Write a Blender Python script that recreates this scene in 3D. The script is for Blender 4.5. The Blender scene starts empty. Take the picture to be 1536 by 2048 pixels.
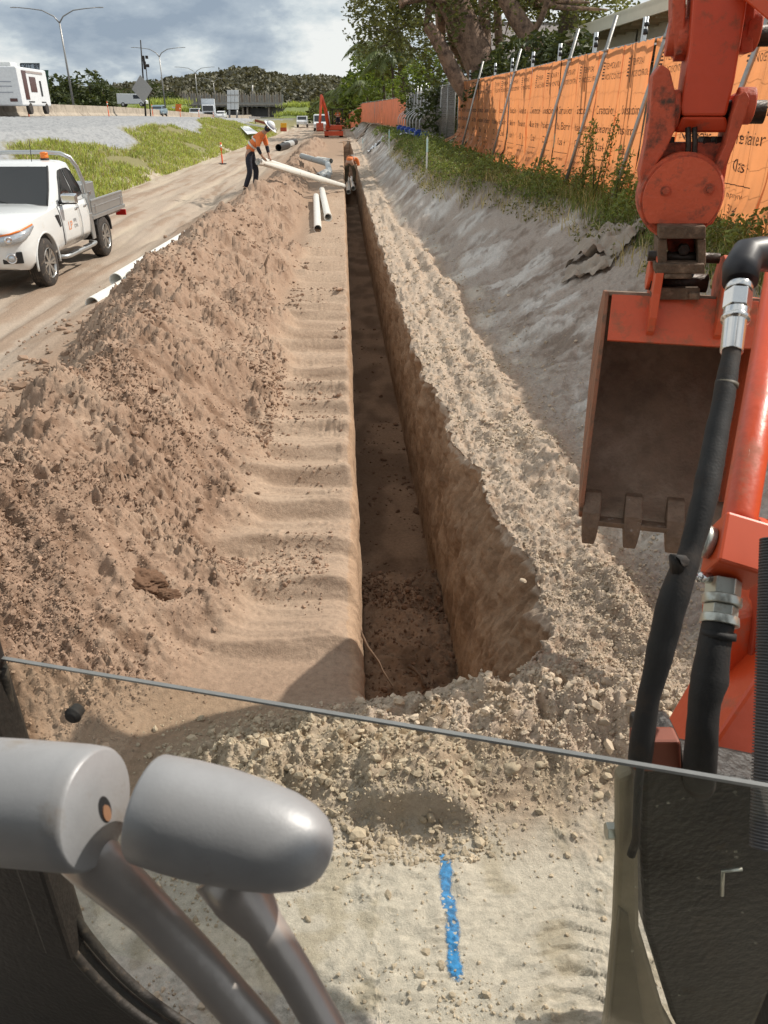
import bpy, bmesh, math, random
import numpy as np
from mathutils import Vector, Matrix, Euler

random.seed(7)
RNG = np.random.default_rng(11)
R = math.radians
SC = bpy.context.scene
COL = SC.collection

# ------------------------------------------------------------------ camera
F, TH, PS, CZ = 1500.0, R(28.1), R(2.83), 2.3
cam_d = bpy.data.cameras.new('camera')
cam_d.sensor_fit = 'VERTICAL'
cam_d.sensor_height = 36.0
cam_d.lens = 36.0 * F / 2048.0
cam_d.clip_start = 0.03
cam_d.clip_end = 12000
cam_d.dof.use_dof = True
cam_d.dof.focus_distance = 7.0
cam_d.dof.aperture_fstop = 14.0
cam = bpy.data.objects.new('camera', cam_d)
COL.objects.link(cam)
cam.location = (0, 0, CZ)
cam.rotation_euler = (R(90) - TH, 0, -PS)
SC.camera = cam

# ------------------------------------------------------------------ world: daylight sky with broken stratocumulus
SUN_EL, SUN_AZ = R(45.5), R(25)            # azimuth measured from +X towards +Y
world = bpy.data.worlds.new('World')
SC.world = world
world.use_nodes = True
wn, wl = world.node_tree.nodes, world.node_tree.links
wn.clear()
w_out = wn.new('ShaderNodeOutputWorld')
sky = wn.new('ShaderNodeTexSky')
sky.sky_type = 'NISHITA'
sky.sun_disc = False
sky.sun_elevation = SUN_EL
sky.sun_rotation = R(90) - SUN_AZ
bg_sky = wn.new('ShaderNodeBackground')
bg_sky.inputs['Strength'].default_value = 0.12
wl.new(sky.outputs[0], bg_sky.inputs['Color'])
tc = wn.new('ShaderNodeTexCoord')
sep = wn.new('ShaderNodeSeparateXYZ')
wl.new(tc.outputs['Generated'], sep.inputs[0])
def wmath(op, a, b=None):
    n = wn.new('ShaderNodeMath'); n.operation = op
    for k, v in ((0, a), (1, b)):
        if v is None: continue
        if isinstance(v, (int, float)): n.inputs[k].default_value = v
        else: wl.new(v, n.inputs[k])
    return n.outputs[0]
zc = wmath('ADD', wmath('MAXIMUM', sep.outputs[2], 0.0), 0.36)
comb = wn.new('ShaderNodeCombineXYZ')
wl.new(wmath('DIVIDE', sep.outputs[0], zc), comb.inputs[0])
wl.new(wmath('DIVIDE', sep.outputs[1], zc), comb.inputs[1])
def wnoise(scale, detail, rough, dist=0.0, w=0.0):
    n = wn.new('ShaderNodeTexNoise'); n.noise_dimensions = '4D'
    n.inputs['W'].default_value = w
    n.inputs['Scale'].default_value = scale; n.inputs['Detail'].default_value = detail
    n.inputs['Roughness'].default_value = rough; n.inputs['Distortion'].default_value = dist
    wl.new(comb.outputs[0], n.inputs['Vector'])
    return n.outputs[0]
def wramp(fac, stops):
    n = wn.new('ShaderNodeValToRGB')
    while len(n.color_ramp.elements) < len(stops): n.color_ramp.elements.new(0.5)
    for e, (p, c) in zip(n.color_ramp.elements, stops):
        e.position = p; e.color = (*c, 1)
    wl.new(fac, n.inputs[0])
    return n.outputs[0]
n1 = wnoise(1.75, 9, 0.56, 0.15, 3.1)
n2 = wnoise(5.2, 8, 0.62, 0.1, 8.7)
mixv = wmath('ADD', wmath('MULTIPLY', n1, 0.68), wmath('MULTIPLY', n2, 0.32))
cloud_col = wramp(mixv, [(0.38, (0.34, 0.42, 0.52)), (0.45, (0.50, 0.58, 0.66)), (0.495, (0.74, 0.81, 0.84)), (0.55, (1.0, 1.02, 1.0))])
bg_cl = wn.new('ShaderNodeBackground')
wl.new(cloud_col, bg_cl.inputs['Color'])
bg_cl.inputs['Strength'].default_value = 0.86
cover = wramp(wnoise(0.45, 5, 0.55, 0.0, 5.5), [(0.30, (0.80,) * 3), (0.5, (0.96,) * 3)])
mx = wn.new('ShaderNodeMixShader')
wl.new(cover, mx.inputs[0]); wl.new(bg_sky.outputs[0], mx.inputs[1]); wl.new(bg_cl.outputs[0], mx.inputs[2])
wl.new(mx.outputs[0], w_out.inputs['Surface'])

# ------------------------------------------------------------------ sun
sun_d = bpy.data.lights.new('sun', 'SUN')
sun_d.energy = 4.4
sun_d.angle = R(0.6)
sun_d.color = (1.0, 0.93, 0.83)
sun = bpy.data.objects.new('sun', sun_d)
COL.objects.link(sun)
sun.location = (40, 10, 60)
to_sun = Vector((math.cos(SUN_EL) * math.cos(SUN_AZ), math.cos(SUN_EL) * math.sin(SUN_AZ), math.sin(SUN_EL)))
sun.rotation_euler = to_sun.to_track_quat('Z', 'Y').to_euler()

SC.view_settings.view_transform = 'Standard'
SC.view_settings.look = 'None'
SC.view_settings.exposure = 0.05
SC.view_settings.gamma = 1.0
SC.view_settings.use_curve_mapping = False
SC.cycles.max_bounces = 8
SC.cycles.transparent_max_bounces = 16
SC.cycles.use_denoising = True

# ------------------------------------------------------------------ survey helpers: sight lines measured off the photograph give real points
_c, _s = math.cos(TH), math.sin(TH)
def ray(px, py):
    a, b = (px - 768) / F, (1024 - py) / F
    x, y, z = a, b * _s + _c, b * _c - _s
    return Vector((x * math.cos(PS) + y * math.sin(PS), -x * math.sin(PS) + y * math.cos(PS), z))
def atd(px, py, d): return Vector((0, 0, CZ)) + ray(px, py) * d
def onz(px, py, z): r = ray(px, py); return Vector((0, 0, CZ)) + r * ((z - CZ) / r.z)
def onx(px, py, x): r = ray(px, py); return Vector((0, 0, CZ)) + r * (x / r.x)
RIGHT = Vector((math.cos(PS), -math.sin(PS), 0))
AHEAD = Vector((math.sin(PS), math.cos(PS), 0))
UP = Vector((0, 0, 1))
def pl(px, py, D):                       # on the upright plane D metres ahead
    r = ray(px, py); return Vector((0, 0, CZ)) + r * (D / r.dot(AHEAD))

# ------------------------------------------------------------------ object helpers
def tag(o, label=None, cat=None, group=None, kind=None):
    if label: o['label'] = label
    if cat: o['category'] = cat
    if group: o['group'] = group
    if kind: o['kind'] = kind
    return o
def adopt(o, parent):
    if parent is not None:
        o.parent = parent
        m = Matrix.Identity(4); q = parent
        chain = []
        while q is not None: chain.append(q); q = q.parent
        for q in reversed(chain): m = m @ q.matrix_parent_inverse @ q.matrix_basis
        o.matrix_parent_inverse = m.inverted()
    return o
def thing(name, label, cat, loc=(0, 0, 0), group=None):
    o = bpy.data.objects.new(name, None)
    o.empty_display_size = 0.1
    COL.objects.link(o)
    o.location = loc
    return tag(o, label, cat, group)
def kids(o): return [c for c in bpy.data.objects if c.parent is o]
_kids = {}
def copy_tree(o, parent=None):
    c = o.copy(); COL.objects.link(c)
    if parent is not None: c.parent = parent
    for ch in list(o.children): copy_tree(ch, c)
    return c
def np_mesh(name, verts, faces, mat, parent=None, smooth=True, colors=None):
    """faces: list of (n,k) integer arrays"""
    me = bpy.data.meshes.new(name)
    verts = np.asarray(verts, dtype=np.float32)
    me.vertices.add(len(verts)); me.vertices.foreach_set('co', verts.ravel())
    if not isinstance(faces, list): faces = [faces]
    tot = sum(f.size for f in faces); nf = sum(len(f) for f in faces)
    me.loops.add(tot); me.polygons.add(nf)
    li = np.concatenate([f.ravel() for f in faces]).astype(np.int32)
    ls = np.concatenate([np.full(len(f), f.shape[1]) for f in faces]); st = np.concatenate([[0], np.cumsum(ls)[:-1]]).astype(np.int32)
    me.loops.foreach_set('vertex_index', li)
    me.polygons.foreach_set('loop_start', st)
    me.polygons.foreach_set('use_smooth', np.full(nf, smooth))
    if colors is not None:
        at = me.attributes.new('albedo', 'FLOAT_COLOR', 'POINT')
        c4 = np.ones((len(verts), 4), dtype=np.float32); c4[:, :3] = colors
        at.data.foreach_set('color', c4.ravel())
    me.update(calc_edges=True)
    me.validate()
    if mat: me.materials.append(mat)
    o = bpy.data.objects.new(name, me); COL.objects.link(o)
    return adopt(o, parent)

class MB:
    """collects shapes and links them as ONE mesh object"""
    def __init__(s): s.v = []; s.f = []; s.sm = []
    def add(s, vs, fs, smooth=False):
        b = len(s.v); s.v += [tuple(v) for v in vs]
        s.f += [tuple(b + i for i in f) for f in fs]; s.sm += [smooth] * len(fs); return s
    def box(s, c, d, rot=None):
        c = Vector(c); M = rot if isinstance(rot, Matrix) else (Euler(rot).to_matrix() if rot else Matrix.Identity(3))
        vs = [c + M @ Vector((sx * d[0] / 2, sy * d[1] / 2, sz * d[2] / 2)) for sz in (-1, 1) for sy in (-1, 1) for sx in (-1, 1)]
        return s.add(vs, [(0, 2, 3, 1), (4, 5, 7, 6), (0, 1, 5, 4), (2, 6, 7, 3), (0, 4, 6, 2), (1, 3, 7, 5)])
    def bar(s, a, b, w, h, up=(0, 0, 1)):
        a, b = Vector(a), Vector(b); d = (b - a); L = d.length; d.normalize()
        u = Vector(up); x = d.cross(u)
        if x.length < 1e-5: x = d.cross(Vector((1, 0, 0)))
        x.normalize(); y = x.cross(d)
        return s.box((a + b) / 2, (w, L, h), Matrix((x, d, y)).transposed())
    def tube(s, path, r, n=10, caps=True, smooth=True):
        path = [Vector(p) for p in path]; m = len(path)
        rs = r if isinstance(r, (list, tuple)) else [r] * m
        rings = []; ref = None
        for i, p in enumerate(path):
            t = (path[min(i + 1, m - 1)] - path[max(i - 1, 0)]); t.normalize()
            if ref is None:
                ref = Vector((0, 0, 1)) if abs(t.z) < .9 else Vector((1, 0, 0))
            x = ref - t * ref.dot(t); x.normalize(); ref = x; y = t.cross(x)
            rings.append([p + (x * math.cos(k * 2 * math.pi / n) + y * math.sin(k * 2 * math.pi / n)) * rs[i] for k in range(n)])
        vs = [v for rg in rings for v in rg]
        fs = [(i * n + k, i * n + (k + 1) % n, (i + 1) * n + (k + 1) % n, (i + 1) * n + k) for i in range(m - 1) for k in range(n)]
        s.add(vs, fs, smooth)
        if caps:
            b = len(s.v) - len(vs)
            s.f.append(tuple(b + k for k in reversed(range(n)))); s.sm.append(False)
            s.f.append(tuple(b + (m - 1) * n + k for k in range(n))); s.sm.append(False)
        return s
    def pipe(s, path, ro, ri, n=16):
        """hollow pipe, open ends"""
        path = [Vector(p) for p in path]
        a = path[0] + (path[1] - path[0]) * 1e-4
        s.tube(path, ro, n, caps=False); b0 = len(s.v) - len(path) * n
        s.tube(path, ri, n, caps=False); b1 = len(s.v) - len(path) * n
        m = len(path)
        for off in (0, (m - 1) * n):
            for k in range(n):
                s.f.append((b0 + off + k, b0 + off + (k + 1) % n, b1 + off + (k + 1) % n, b1 + off + k)); s.sm.append(False)
        return s
    def lathe(s, o, axis, prof, n=24, smooth=True):
        """prof: (distance along axis, radius)"""
        o, d = Vector(o), Vector(axis).normalized()
        x = d.cross(Vector((0, 0, 1)))
        if x.length < 1e-4: x = d.cross(Vector((1, 0, 0)))
        x.normalize(); y = d.cross(x)
        vs = []
        for h, r in prof:
            for k in range(n):
                a = 2 * math.pi * k / n
                vs.append(o + d * h + (x * math.cos(a) + y * math.sin(a)) * r)
        m = len(prof)
        fs = [(i * n + k, i * n + (k + 1) % n, (i + 1) * n + (k + 1) % n, (i + 1) * n + k) for i in range(m - 1) for k in range(n)]
        s.add(vs, fs, smooth)
        b = len(s.v) - len(vs)
        if prof[0][1] > 1e-5: s.f.append(tuple(b + k for k in reversed(range(n)))); s.sm.append(False)
        if prof[-1][1] > 1e-5: s.f.append(tuple(b + (m - 1) * n + k for k in range(n))); s.sm.append(False)
        return s
    def prism(s, pts, ext):
        pts = [Vector(p) for p in pts]; e = Vector(ext); n = len(pts)
        return s.add(pts + [p + e for p in pts], [tuple(range(n)), tuple(reversed(range(n, 2 * n)))] + [(i, n + i, n + (i + 1) % n, (i + 1) % n) for i in range(n)])
    def loft(s, rings, close=True, caps=True, smooth=True):
        n = len(rings[0]); vs = [v for r in rings for v in r]; m = len(rings)
        rng = range(n if close else n - 1)
        s.add(vs, [(i * n + k, i * n + (k + 1) % n, (i + 1) * n + (k + 1) % n, (i + 1) * n + k) for i in range(m - 1) for k in rng], smooth)
        if caps:
            b = len(s.v) - len(vs)
            s.f.append(tuple(b + k for k in reversed(range(n)))); s.sm.append(False)
            s.f.append(tuple(b + (m - 1) * n + k for k in range(n))); s.sm.append(False)
        return s
    def build(s, name, mat, parent=None, bevel=0, seg=2, flip=True, auto=None):
        me = bpy.data.meshes.new(name)
        me.from_pydata(s.v, [], s.f)
        for p, q in zip(me.polygons, s.sm): p.use_smooth = q
        bm = bmesh.new(); bm.from_mesh(me)
        if flip: bmesh.ops.recalc_face_normals(bm, faces=bm.faces)
        if auto: 
            for e in bm.edges:
                e.smooth = not (len(e.link_faces) == 2 and e.calc_face_angle(0) > auto)
            for fc in bm.faces: fc.smooth = True
        bm.to_mesh(me); bm.free()
        if mat: me.materials.append(mat)
        o = bpy.data.objects.new(name, me); COL.objects.link(o)
        if bevel:
            b = o.modifiers.new('bevel', 'BEVEL'); b.width = bevel; b.segments = seg; b.limit_method = 'ANGLE'; b.angle_limit = R(35)
        return adopt(o, parent)

def baked(o):
    """apply a finished object's modifiers"""
    dg = bpy.context.evaluated_depsgraph_get()
    me = bpy.data.meshes.new_from_object(o.evaluated_get(dg))
    o.modifiers.clear(); o.data = me
    return o

# ------------------------------------------------------------------ materials
def mat(name, col, rough=0.6, metal=0.0, var=0.12, nscale=6.0, bump=0.0, bscale=60.0, dirt=None, dirt_amt=0.0, dscale=3.0, spec=0.5, island=0.0, coat=0.0, stretch=None):
    m = bpy.data.materials.new(name); m.use_nodes = True
    nt = m.node_tree; N, L = nt.nodes, nt.links
    b = N['Principled BSDF']
    b.inputs['Roughness'].default_value = rough; b.inputs['Metallic'].default_value = metal
    b.inputs['Specular IOR Level'].default_value = spec
    b.inputs['Coat Weight'].default_value = coat
    t = N.new('ShaderNodeTexCoord'); vec = t.outputs['Object']
    if stretch:
        mp = N.new('ShaderNodeMapping'); mp.inputs['Scale'].default_value = stretch; L.new(vec, mp.inputs[0]); vec = mp.outputs[0]
    n = N.new('ShaderNodeTexNoise'); n.inputs['Scale'].default_value = nscale; n.inputs['Detail'].default_value = 6; n.inputs['Roughness'].default_value = 0.65
    L.new(vec, n.inputs['Vector'])
    mr = N.new('ShaderNodeMapRange'); mr.inputs[1].default_value = 0.25; mr.inputs[2].default_value = 0.75
    mr.inputs[3].default_value = 1 - var; mr.inputs[4].default_value = 1 + var
    L.new(n.outputs[0], mr.inputs[0])
    fac = mr.outputs[0]
    if island:
        g = N.new('ShaderNodeNewGeometry'); q = N.new('ShaderNodeMapRange'); q.inputs[3].default_value = 1 - island; q.inputs[4].default_value = 1 + island
        L.new(g.outputs['Random Per Island'], q.inputs[0])
        mm = N.new('ShaderNodeMath'); mm.operation = 'MULTIPLY'; L.new(fac, mm.inputs[0]); L.new(q.outputs[0], mm.inputs[1]); fac = mm.outputs[0]
    vm = N.new('ShaderNodeVectorMath'); vm.operation = 'SCALE'; vm.inputs[0].default_value = col; L.new(fac, vm.inputs['Scale'])
    out = vm.outputs[0]
    if dirt:
        d = N.new('ShaderNodeTexNoise'); d.inputs['Scale'].default_value = dscale; d.inputs['Detail'].default_value = 8; d.inputs['Roughness'].default_value = 0.7
        L.new(t.outputs['Object'], d.inputs['Vector'])
        cr = N.new('ShaderNodeMapRange'); cr.inputs[1].default_value = 0.62 - dirt_amt * .4; cr.inputs[2].default_value = 0.78 - dirt_amt * .35
        L.new(d.outputs[0], cr.inputs[0])
        mx = N.new('ShaderNodeMix'); mx.data_type = 'RGBA'; mx.inputs['B'].default_value = (*dirt, 1)
        L.new(cr.outputs[0], mx.inputs['Factor']); L.new(out, mx.inputs['A']); out = mx.outputs['Result']
        rm = N.new('ShaderNodeMapRange'); rm.inputs[3].default_value = rough; rm.inputs[4].default_value = 0.9
        L.new(cr.outputs[0], rm.inputs[0]); L.new(rm.outputs[0], b.inputs['Roughness'])
        if metal:
            r2 = N.new('ShaderNodeMapRange'); r2.inputs[3].default_value = metal; r2.inputs[4].default_value = 0.0
            L.new(cr.outputs[0], r2.inputs[0]); L.new(r2.outputs[0], b.inputs['Metallic'])
    L.new(out, b.inputs['Base Color'])
    if bump:
        bn = N.new('ShaderNodeTexNoise'); bn.inputs['Scale'].default_value = bscale; bn.inputs['Detail'].default_value = 5
        L.new(vec, bn.inputs['Vector'])
        bp = N.new('ShaderNodeBump'); bp.inputs['Strength'].default_value = bump; bp.inputs['Distance'].default_value = 1.0 / bscale
        L.new(bn.outputs[0], bp.inputs['Height']); L.new(bp.outputs[0], b.inputs['Normal'])
    return m
def leaf_mat(name, col, var=0.35, trans=0.35, island=0.45, rough=0.55):
    m = mat(name, col, rough, 0, var, 1.2, island=island, spec=0.3)
    N, L = m.node_tree.nodes, m.node_tree.links
    b = N['Principled BSDF']; o = N['Material Output']
    t = N.new('ShaderNodeBsdfTranslucent')
    src = b.inputs['Base Color'].links[0].from_socket
    g = N.new('ShaderNodeMix'); g.data_type = 'RGBA'; g.blend_type = 'MULTIPLY'; g.inputs['Factor'].default_value = 1; g.inputs['B'].default_value = (1.25, 1.15, 0.55, 1)
    L.new(src, g.inputs['A']); L.new(g.outputs['Result'], t.inputs['Color'])
    mx = N.new('ShaderNodeMixShader'); mx.inputs[0].default_value = trans
    L.new(b.outputs[0], mx.inputs[1]); L.new(t.outputs[0], mx.inputs[2]); L.new(mx.outputs[0], o.inputs['Surface'])
    return m

# ------------------------------------------------------------------ numpy noise
_perm = np.random.default_rng(5).permutation(256); _perm = np.concatenate([_perm, _perm, _perm]).astype(np.int32)
_ga = np.linspace(0, 2 * np.pi, 16, endpoint=False); _gx, _gy = np.cos(_ga).astype(np.float32), np.sin(_ga).astype(np.float32)
def perlin(x, y, seed=0):
    x = np.asarray(x, dtype=np.float64) + seed * 17.31; y = np.asarray(y, dtype=np.float64) + seed * 9.77
    xi = np.floor(x).astype(np.int64); yi = np.floor(y).astype(np.int64)
    xf = (x - xi).astype(np.float32); yf = (y - yi).astype(np.float32)
    u = xf * xf * xf * (xf * (xf * 6 - 15) + 10); v = yf * yf * yf * (yf * (yf * 6 - 15) + 10)
    xa, xb, ya, yb = xi & 255, (xi + 1) & 255, yi & 255, (yi + 1) & 255
    def g(a, b, dx, dy):
        h = _perm[_perm[a] + b] & 15
        return _gx[h] * dx + _gy[h] * dy
    n00 = g(xa, ya, xf, yf); n10 = g(xb, ya, xf - 1, yf); n01 = g(xa, yb, xf, yf - 1); n11 = g(xb, yb, xf - 1, yf - 1)
    a = n00 + u * (n10 - n00); b = n01 + u * (n11 - n01)
    return (a + v * (b - a)) * 1.4
def fbm(x, y, oct=4, seed=0, gain=.5):
    t = 0; a = 1
    for o in range(oct):
        t = t + a * perlin(x * 2 ** o, y * 2 ** o, seed + o * 3); a *= gain
    return t
def billow(x, y, oct=3, seed=0, gain=.55):
    t = 0; a = 1
    for o in range(oct):
        t = t + a * (1 - 2 * np.abs(perlin(x * 2 ** o, y * 2 ** o, seed + o * 3))); a *= gain
    return t
def sstep(a, b, x):
    t = np.clip((np.asarray(x, dtype=np.float64) - a) / (b - a), 0, 1); return t * t * (3 - 2 * t)
# ================================================================== TERRAIN
def road_z(X): return -0.3 * (1 - sstep(-4.6, -3.0, X))
def barrier_z(Y): return 2.05 - 0.0035 * (np.clip(Y, 45, 220) - 45)
def bank_start(Y): return 1.52 + .12 * perlin(np.asarray(Y) * .5, 0 * np.asarray(Y), 4) - .35 * sstep(13, 19, Y)
def verge_x(Y): return 3.55 - 1.15 * sstep(11, 19, Y)
def heap_crest(Y): return -1.98 + .16 * perlin(np.asarray(Y) * .35, 0 * np.asarray(Y), 2) - .1 * sstep(10, 20, Y) + .16 * (1 - sstep(5, 9, Y))
def heap_h(Y):
    Y = np.asarray(Y, dtype=np.float64)
    h = .82 * (1 - .12 * (1 - sstep(4, 8, Y))) * sstep(.6, 2.9, Y) * (1 - .22 * sstep(12, 17, Y) - .2 * sstep(19, 26, Y))
    h = h + .28 * perlin(Y * .21, 0 * Y, 9) * sstep(26, 34, Y) + .11 * perlin(Y * .55, 0 * Y, 7) + .07 * perlin(Y * 1.3, 0 * Y, 8)
    return np.maximum(h, 0.0) * (1 - sstep(66, 74, Y)) * sstep(.8, 1.5, Y)
def xr_top(Y):
    Y = np.asarray(Y, dtype=np.float64)
    x = .62 + .42 * np.exp(-(Y - 3.0) / 3.5)
    x = np.where(Y < 3.0, .58 + .46 * sstep(2.35, 3.0, Y), x)
    fade = sstep(2.4, 3.0, Y) * (1 - .6 * sstep(10, 30, Y))
    return x + fade * (.085 * perlin(Y * 1.6, 0 * Y, 3) + .05 * perlin(Y * 5, 0 * Y, 5) + .02 * perlin(Y * 14, 0 * Y, 6))
def xr_bot(Y): return .69 - .006 * np.clip(np.asarray(Y, dtype=np.float64) - 6, 0, 16)
def depth_trench(Y):
    Y = np.asarray(Y, dtype=np.float64)
    return (1.3 - .22 * (1 - sstep(5.2, 5.55, Y)) - .56 * sstep(35.6, 36.2, Y)) * sstep(2.42, 2.72, Y) * (1 - sstep(74, 80, Y))

def ground(X, Y, fine=True):
    """height and zone weights of the site, the trench left out"""
    X = np.asarray(X, dtype=np.float64); Y = np.asarray(Y, dtype=np.float64)
    z = road_z(X)
    wob = fbm(X * .9, Y * .9, 3, 20)
    fz = fbm(X * 5, Y * 5, 3, 21)
    # wheel ruts on the haul road
    rw = sstep(-8.6, -7.6, X) * (1 - sstep(-3.6, -3.0, X))
    rut = fbm(X * 1.9 + .25 * perlin(X * .3, Y * .15, 30), Y * .13, 3, 31)
    z = z + rw * (.055 * rut + .02 * wob * .5)
    deep = rw * np.exp(-((X + 4.6 + .5 * np.sin(Y * .22)) / .35) ** 2) * sstep(17, 21, Y) * (1 - sstep(31, 36, Y))
    z = z - .10 * deep + .06 * deep * np.sin(Y * 5 + 2 * wob)
    # spoil heap
    xc, h = heap_crest(Y), heap_h(Y)
    h = h + .10 * fbm(X * 1.1, Y * 1.1, 3, 40) * sstep(0, .5, h)
    dx = X - xc
    ax = np.sqrt(dx * dx + .03) - .10
    sl = np.where(dx > 0, .68, 1.10 - .28 * sstep(6, 11, Y))
    hp = h - ax * sl + .06 * wob * np.where(dx > 0, 1, 1)
    hp = np.log1p(np.exp(np.clip(hp * 16, -30, 30))) / 16
    hp = np.where(h < .02, 0, hp) * sstep(-.30, -.72, X) 
    heap = sstep(.02, .12, hp)
    z = z + hp
    if fine:
        z = z + heap * (.055 * billow(X * 3.1, Y * 3.1, 3, 41) + (.030 * billow(X * 12, Y * 12, 3, 44) + .016 * billow(X * 34, Y * 34, 3, 47)) * (.55 + .9 * sstep(-.3, .4, fbm(X * 1.3, Y * 1.3, 2, 48))) + .03 * fz)
    # scraped strip beside the trench: ridges drawn by the bucket
    strip = sstep(-.95, -.62, X) * (1 - sstep(-.02, .1, X)) * (1 - heap * .6) * sstep(2.5, 3.2, Y) * (1 - sstep(40, 50, Y))
    ph = Y * 2 * np.pi / .47 + .8 * perlin(X * 1.2, Y * .8, 50) + .9 * (X + .4) ** 2 * 3
    fr_ = (ph / (2 * np.pi)) % 1.0; rid = np.where(fr_ < .2, fr_ / .2, (1 - fr_) / .8) ** 1.5 * (perlin(X * .8, Y * 1.5, 52) * .5 + .75)
    z = z + strip * (.125 * rid + .020 * perlin(X * 1.2, Y * 14 + .8 * np.sin(X * 3), 51) + .008 * perlin(X * 3, Y * 40, 53) + .012 * billow(X * 14, Y * 14, 2, 55) * sstep(.0, .4, fbm(X * 2, Y * 2, 2, 56)))
    # berm and pad right of the trench
    bs = bank_start(Y)
    berm = sstep(.3, .55, X) * (1 - sstep(bs - .1, bs + .25, X)) * sstep(1.9, 2.4, Y)
    z = z + berm * (.05 * wob + .036 * billow(X * 4, Y * 4, 3, 60) + .022 * np.sin(X * 2 * np.pi / .26 + 2.5 * wob + .8 * fz) * sstep(3.5, 5, Y) * sstep(.85, 1.0, X) * np.clip(.6 + perlin(X * .7, Y * .4, 61), 0, 1))
    if fine: z = z + berm * (.017 * billow(X * 14, Y * 14, 3, 62) + .012 * billow(X * 40, Y * 40, 2, 63))
    # little windrow on the berm edge
    z = z + berm * .10 * np.exp(-((X - bs + .12) / .13) ** 2) * (.5 + perlin(Y * 1.3, X, 65))
    # mound of clods across the trench head
    md = np.exp(-((Y - (2.18 + .10 * np.sin(X * 2.4))) / .27) ** 2) * sstep(-.95, -.35, X) * (1 - sstep(1.3, 1.9, X) * .7)
    z = z + md * (.09 + .05 * billow(X * 4, Y * 4, 3, 70) + (.032 * billow(X * 11, Y * 11, 3, 72) + .012 * billow(X * 36, Y * 36, 2, 74) if fine else 0))
    # broken crust with a hollow in front
    cr = np.exp(-(((X - .2) / .20) ** 4)) 
    z = z + cr * (.10 * sstep(1.84, 1.87, Y + .05 * fz + .04 * wob) * (1 - sstep(1.98, 2.2, Y)) - .05 * np.exp(-((Y - 1.80 + .05 * fz) / .05) ** 2))
    # tracked-over sand pad under the machine
    pad = 1 - sstep(1.6, 2.1, Y + .1 * fz)
    pad = pad * sstep(-2.4, -1.6, X)
    if fine:
        z = z + pad * (.010 * wob + .013 * billow(X * 9, Y * 9, 3, 80) * sstep(-.2, .3, fbm(X * 2.3, Y * 2.3, 2, 81)) + .007 * billow(X * 36, Y * 36, 3, 82) * sstep(-.1, .4, fbm(X * 3, Y * 3, 2, 83)))
        tr = pad * np.exp(-((X - .62 - .2 * (Y - 1.3)) / .13) ** 2) * (1 - sstep(1.45, 1.6, Y))
        z = z + tr * .013 * np.sign(np.sin(Y * 2 * np.pi / .07 + 2.2 * np.abs(X - .62 - .2 * (Y - 1.3)) * 14)) * .6
    # cut batter up to the fence
    vx = verge_x(Y)
    t = np.clip((X - bs) / (vx - bs), 0, 1)
    top = 1.08 + .10 * sstep(20, 40, Y) 
    z = z + top * (t ** 1.1) * (1 - .25 * t * (1 - t)) 
    slope = sstep(bs - .02, bs + .22, X)
    bat = slope * (1 - sstep(vx - .1, vx + .25, X))
    gro = fbm(X * .7 + Y * .45, Y * 1.1 - X * 1.0, 5, 90) * (.6 + .6 * perlin(X * .5, Y * .3, 91))
    z = z + bat * (.05 * gro + .05 * wob + .07 * wob * np.exp(-((X - bs - .5) / .5) ** 2))
    if fine: z = z + bat * (.030 * fbm(X * 3 + Y * 2, Y * 9 - X * 4, 4, 92) + .016 * billow(X * 15, Y * 15, 3, 93))
    # left embankment up to the motorway
    emb = sstep(-8.3, -12.9, X)
    bz = barrier_z(Y)
    cut = 1 - .0 * sstep(80, 120, Y)
    up = (1.62 + .3) * np.clip((-8.3 - X) / 4.6, 0, 1) * cut + (bz - 1.62) * np.clip((-12.9 - X) / 11.5, 0, 1)
    z = z + np.where(X < -8.3, up, 0)
    if fine: z = z + sstep(-8.0, -9.5, X) * (1 - sstep(-23, -25, X)) * (.05 * wob + .03 * fz)
    # far ground evens out
    far = sstep(90, 200, Y)
    z = z * (1 - .6 * far) 
    W = dict(heap=heap, strip=strip, berm=berm, md=md, pad=pad, bat=bat, t=t, verge=sstep(vx - .35, vx + .1, X + .25 * fz), emb=emb, wob=wob, fz=fz, rut=rut, gro=gro, bs=bs)
    return z, W
def gz(x, y): return float(ground(np.array([x]), np.array([y]), False)[0][0])

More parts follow.
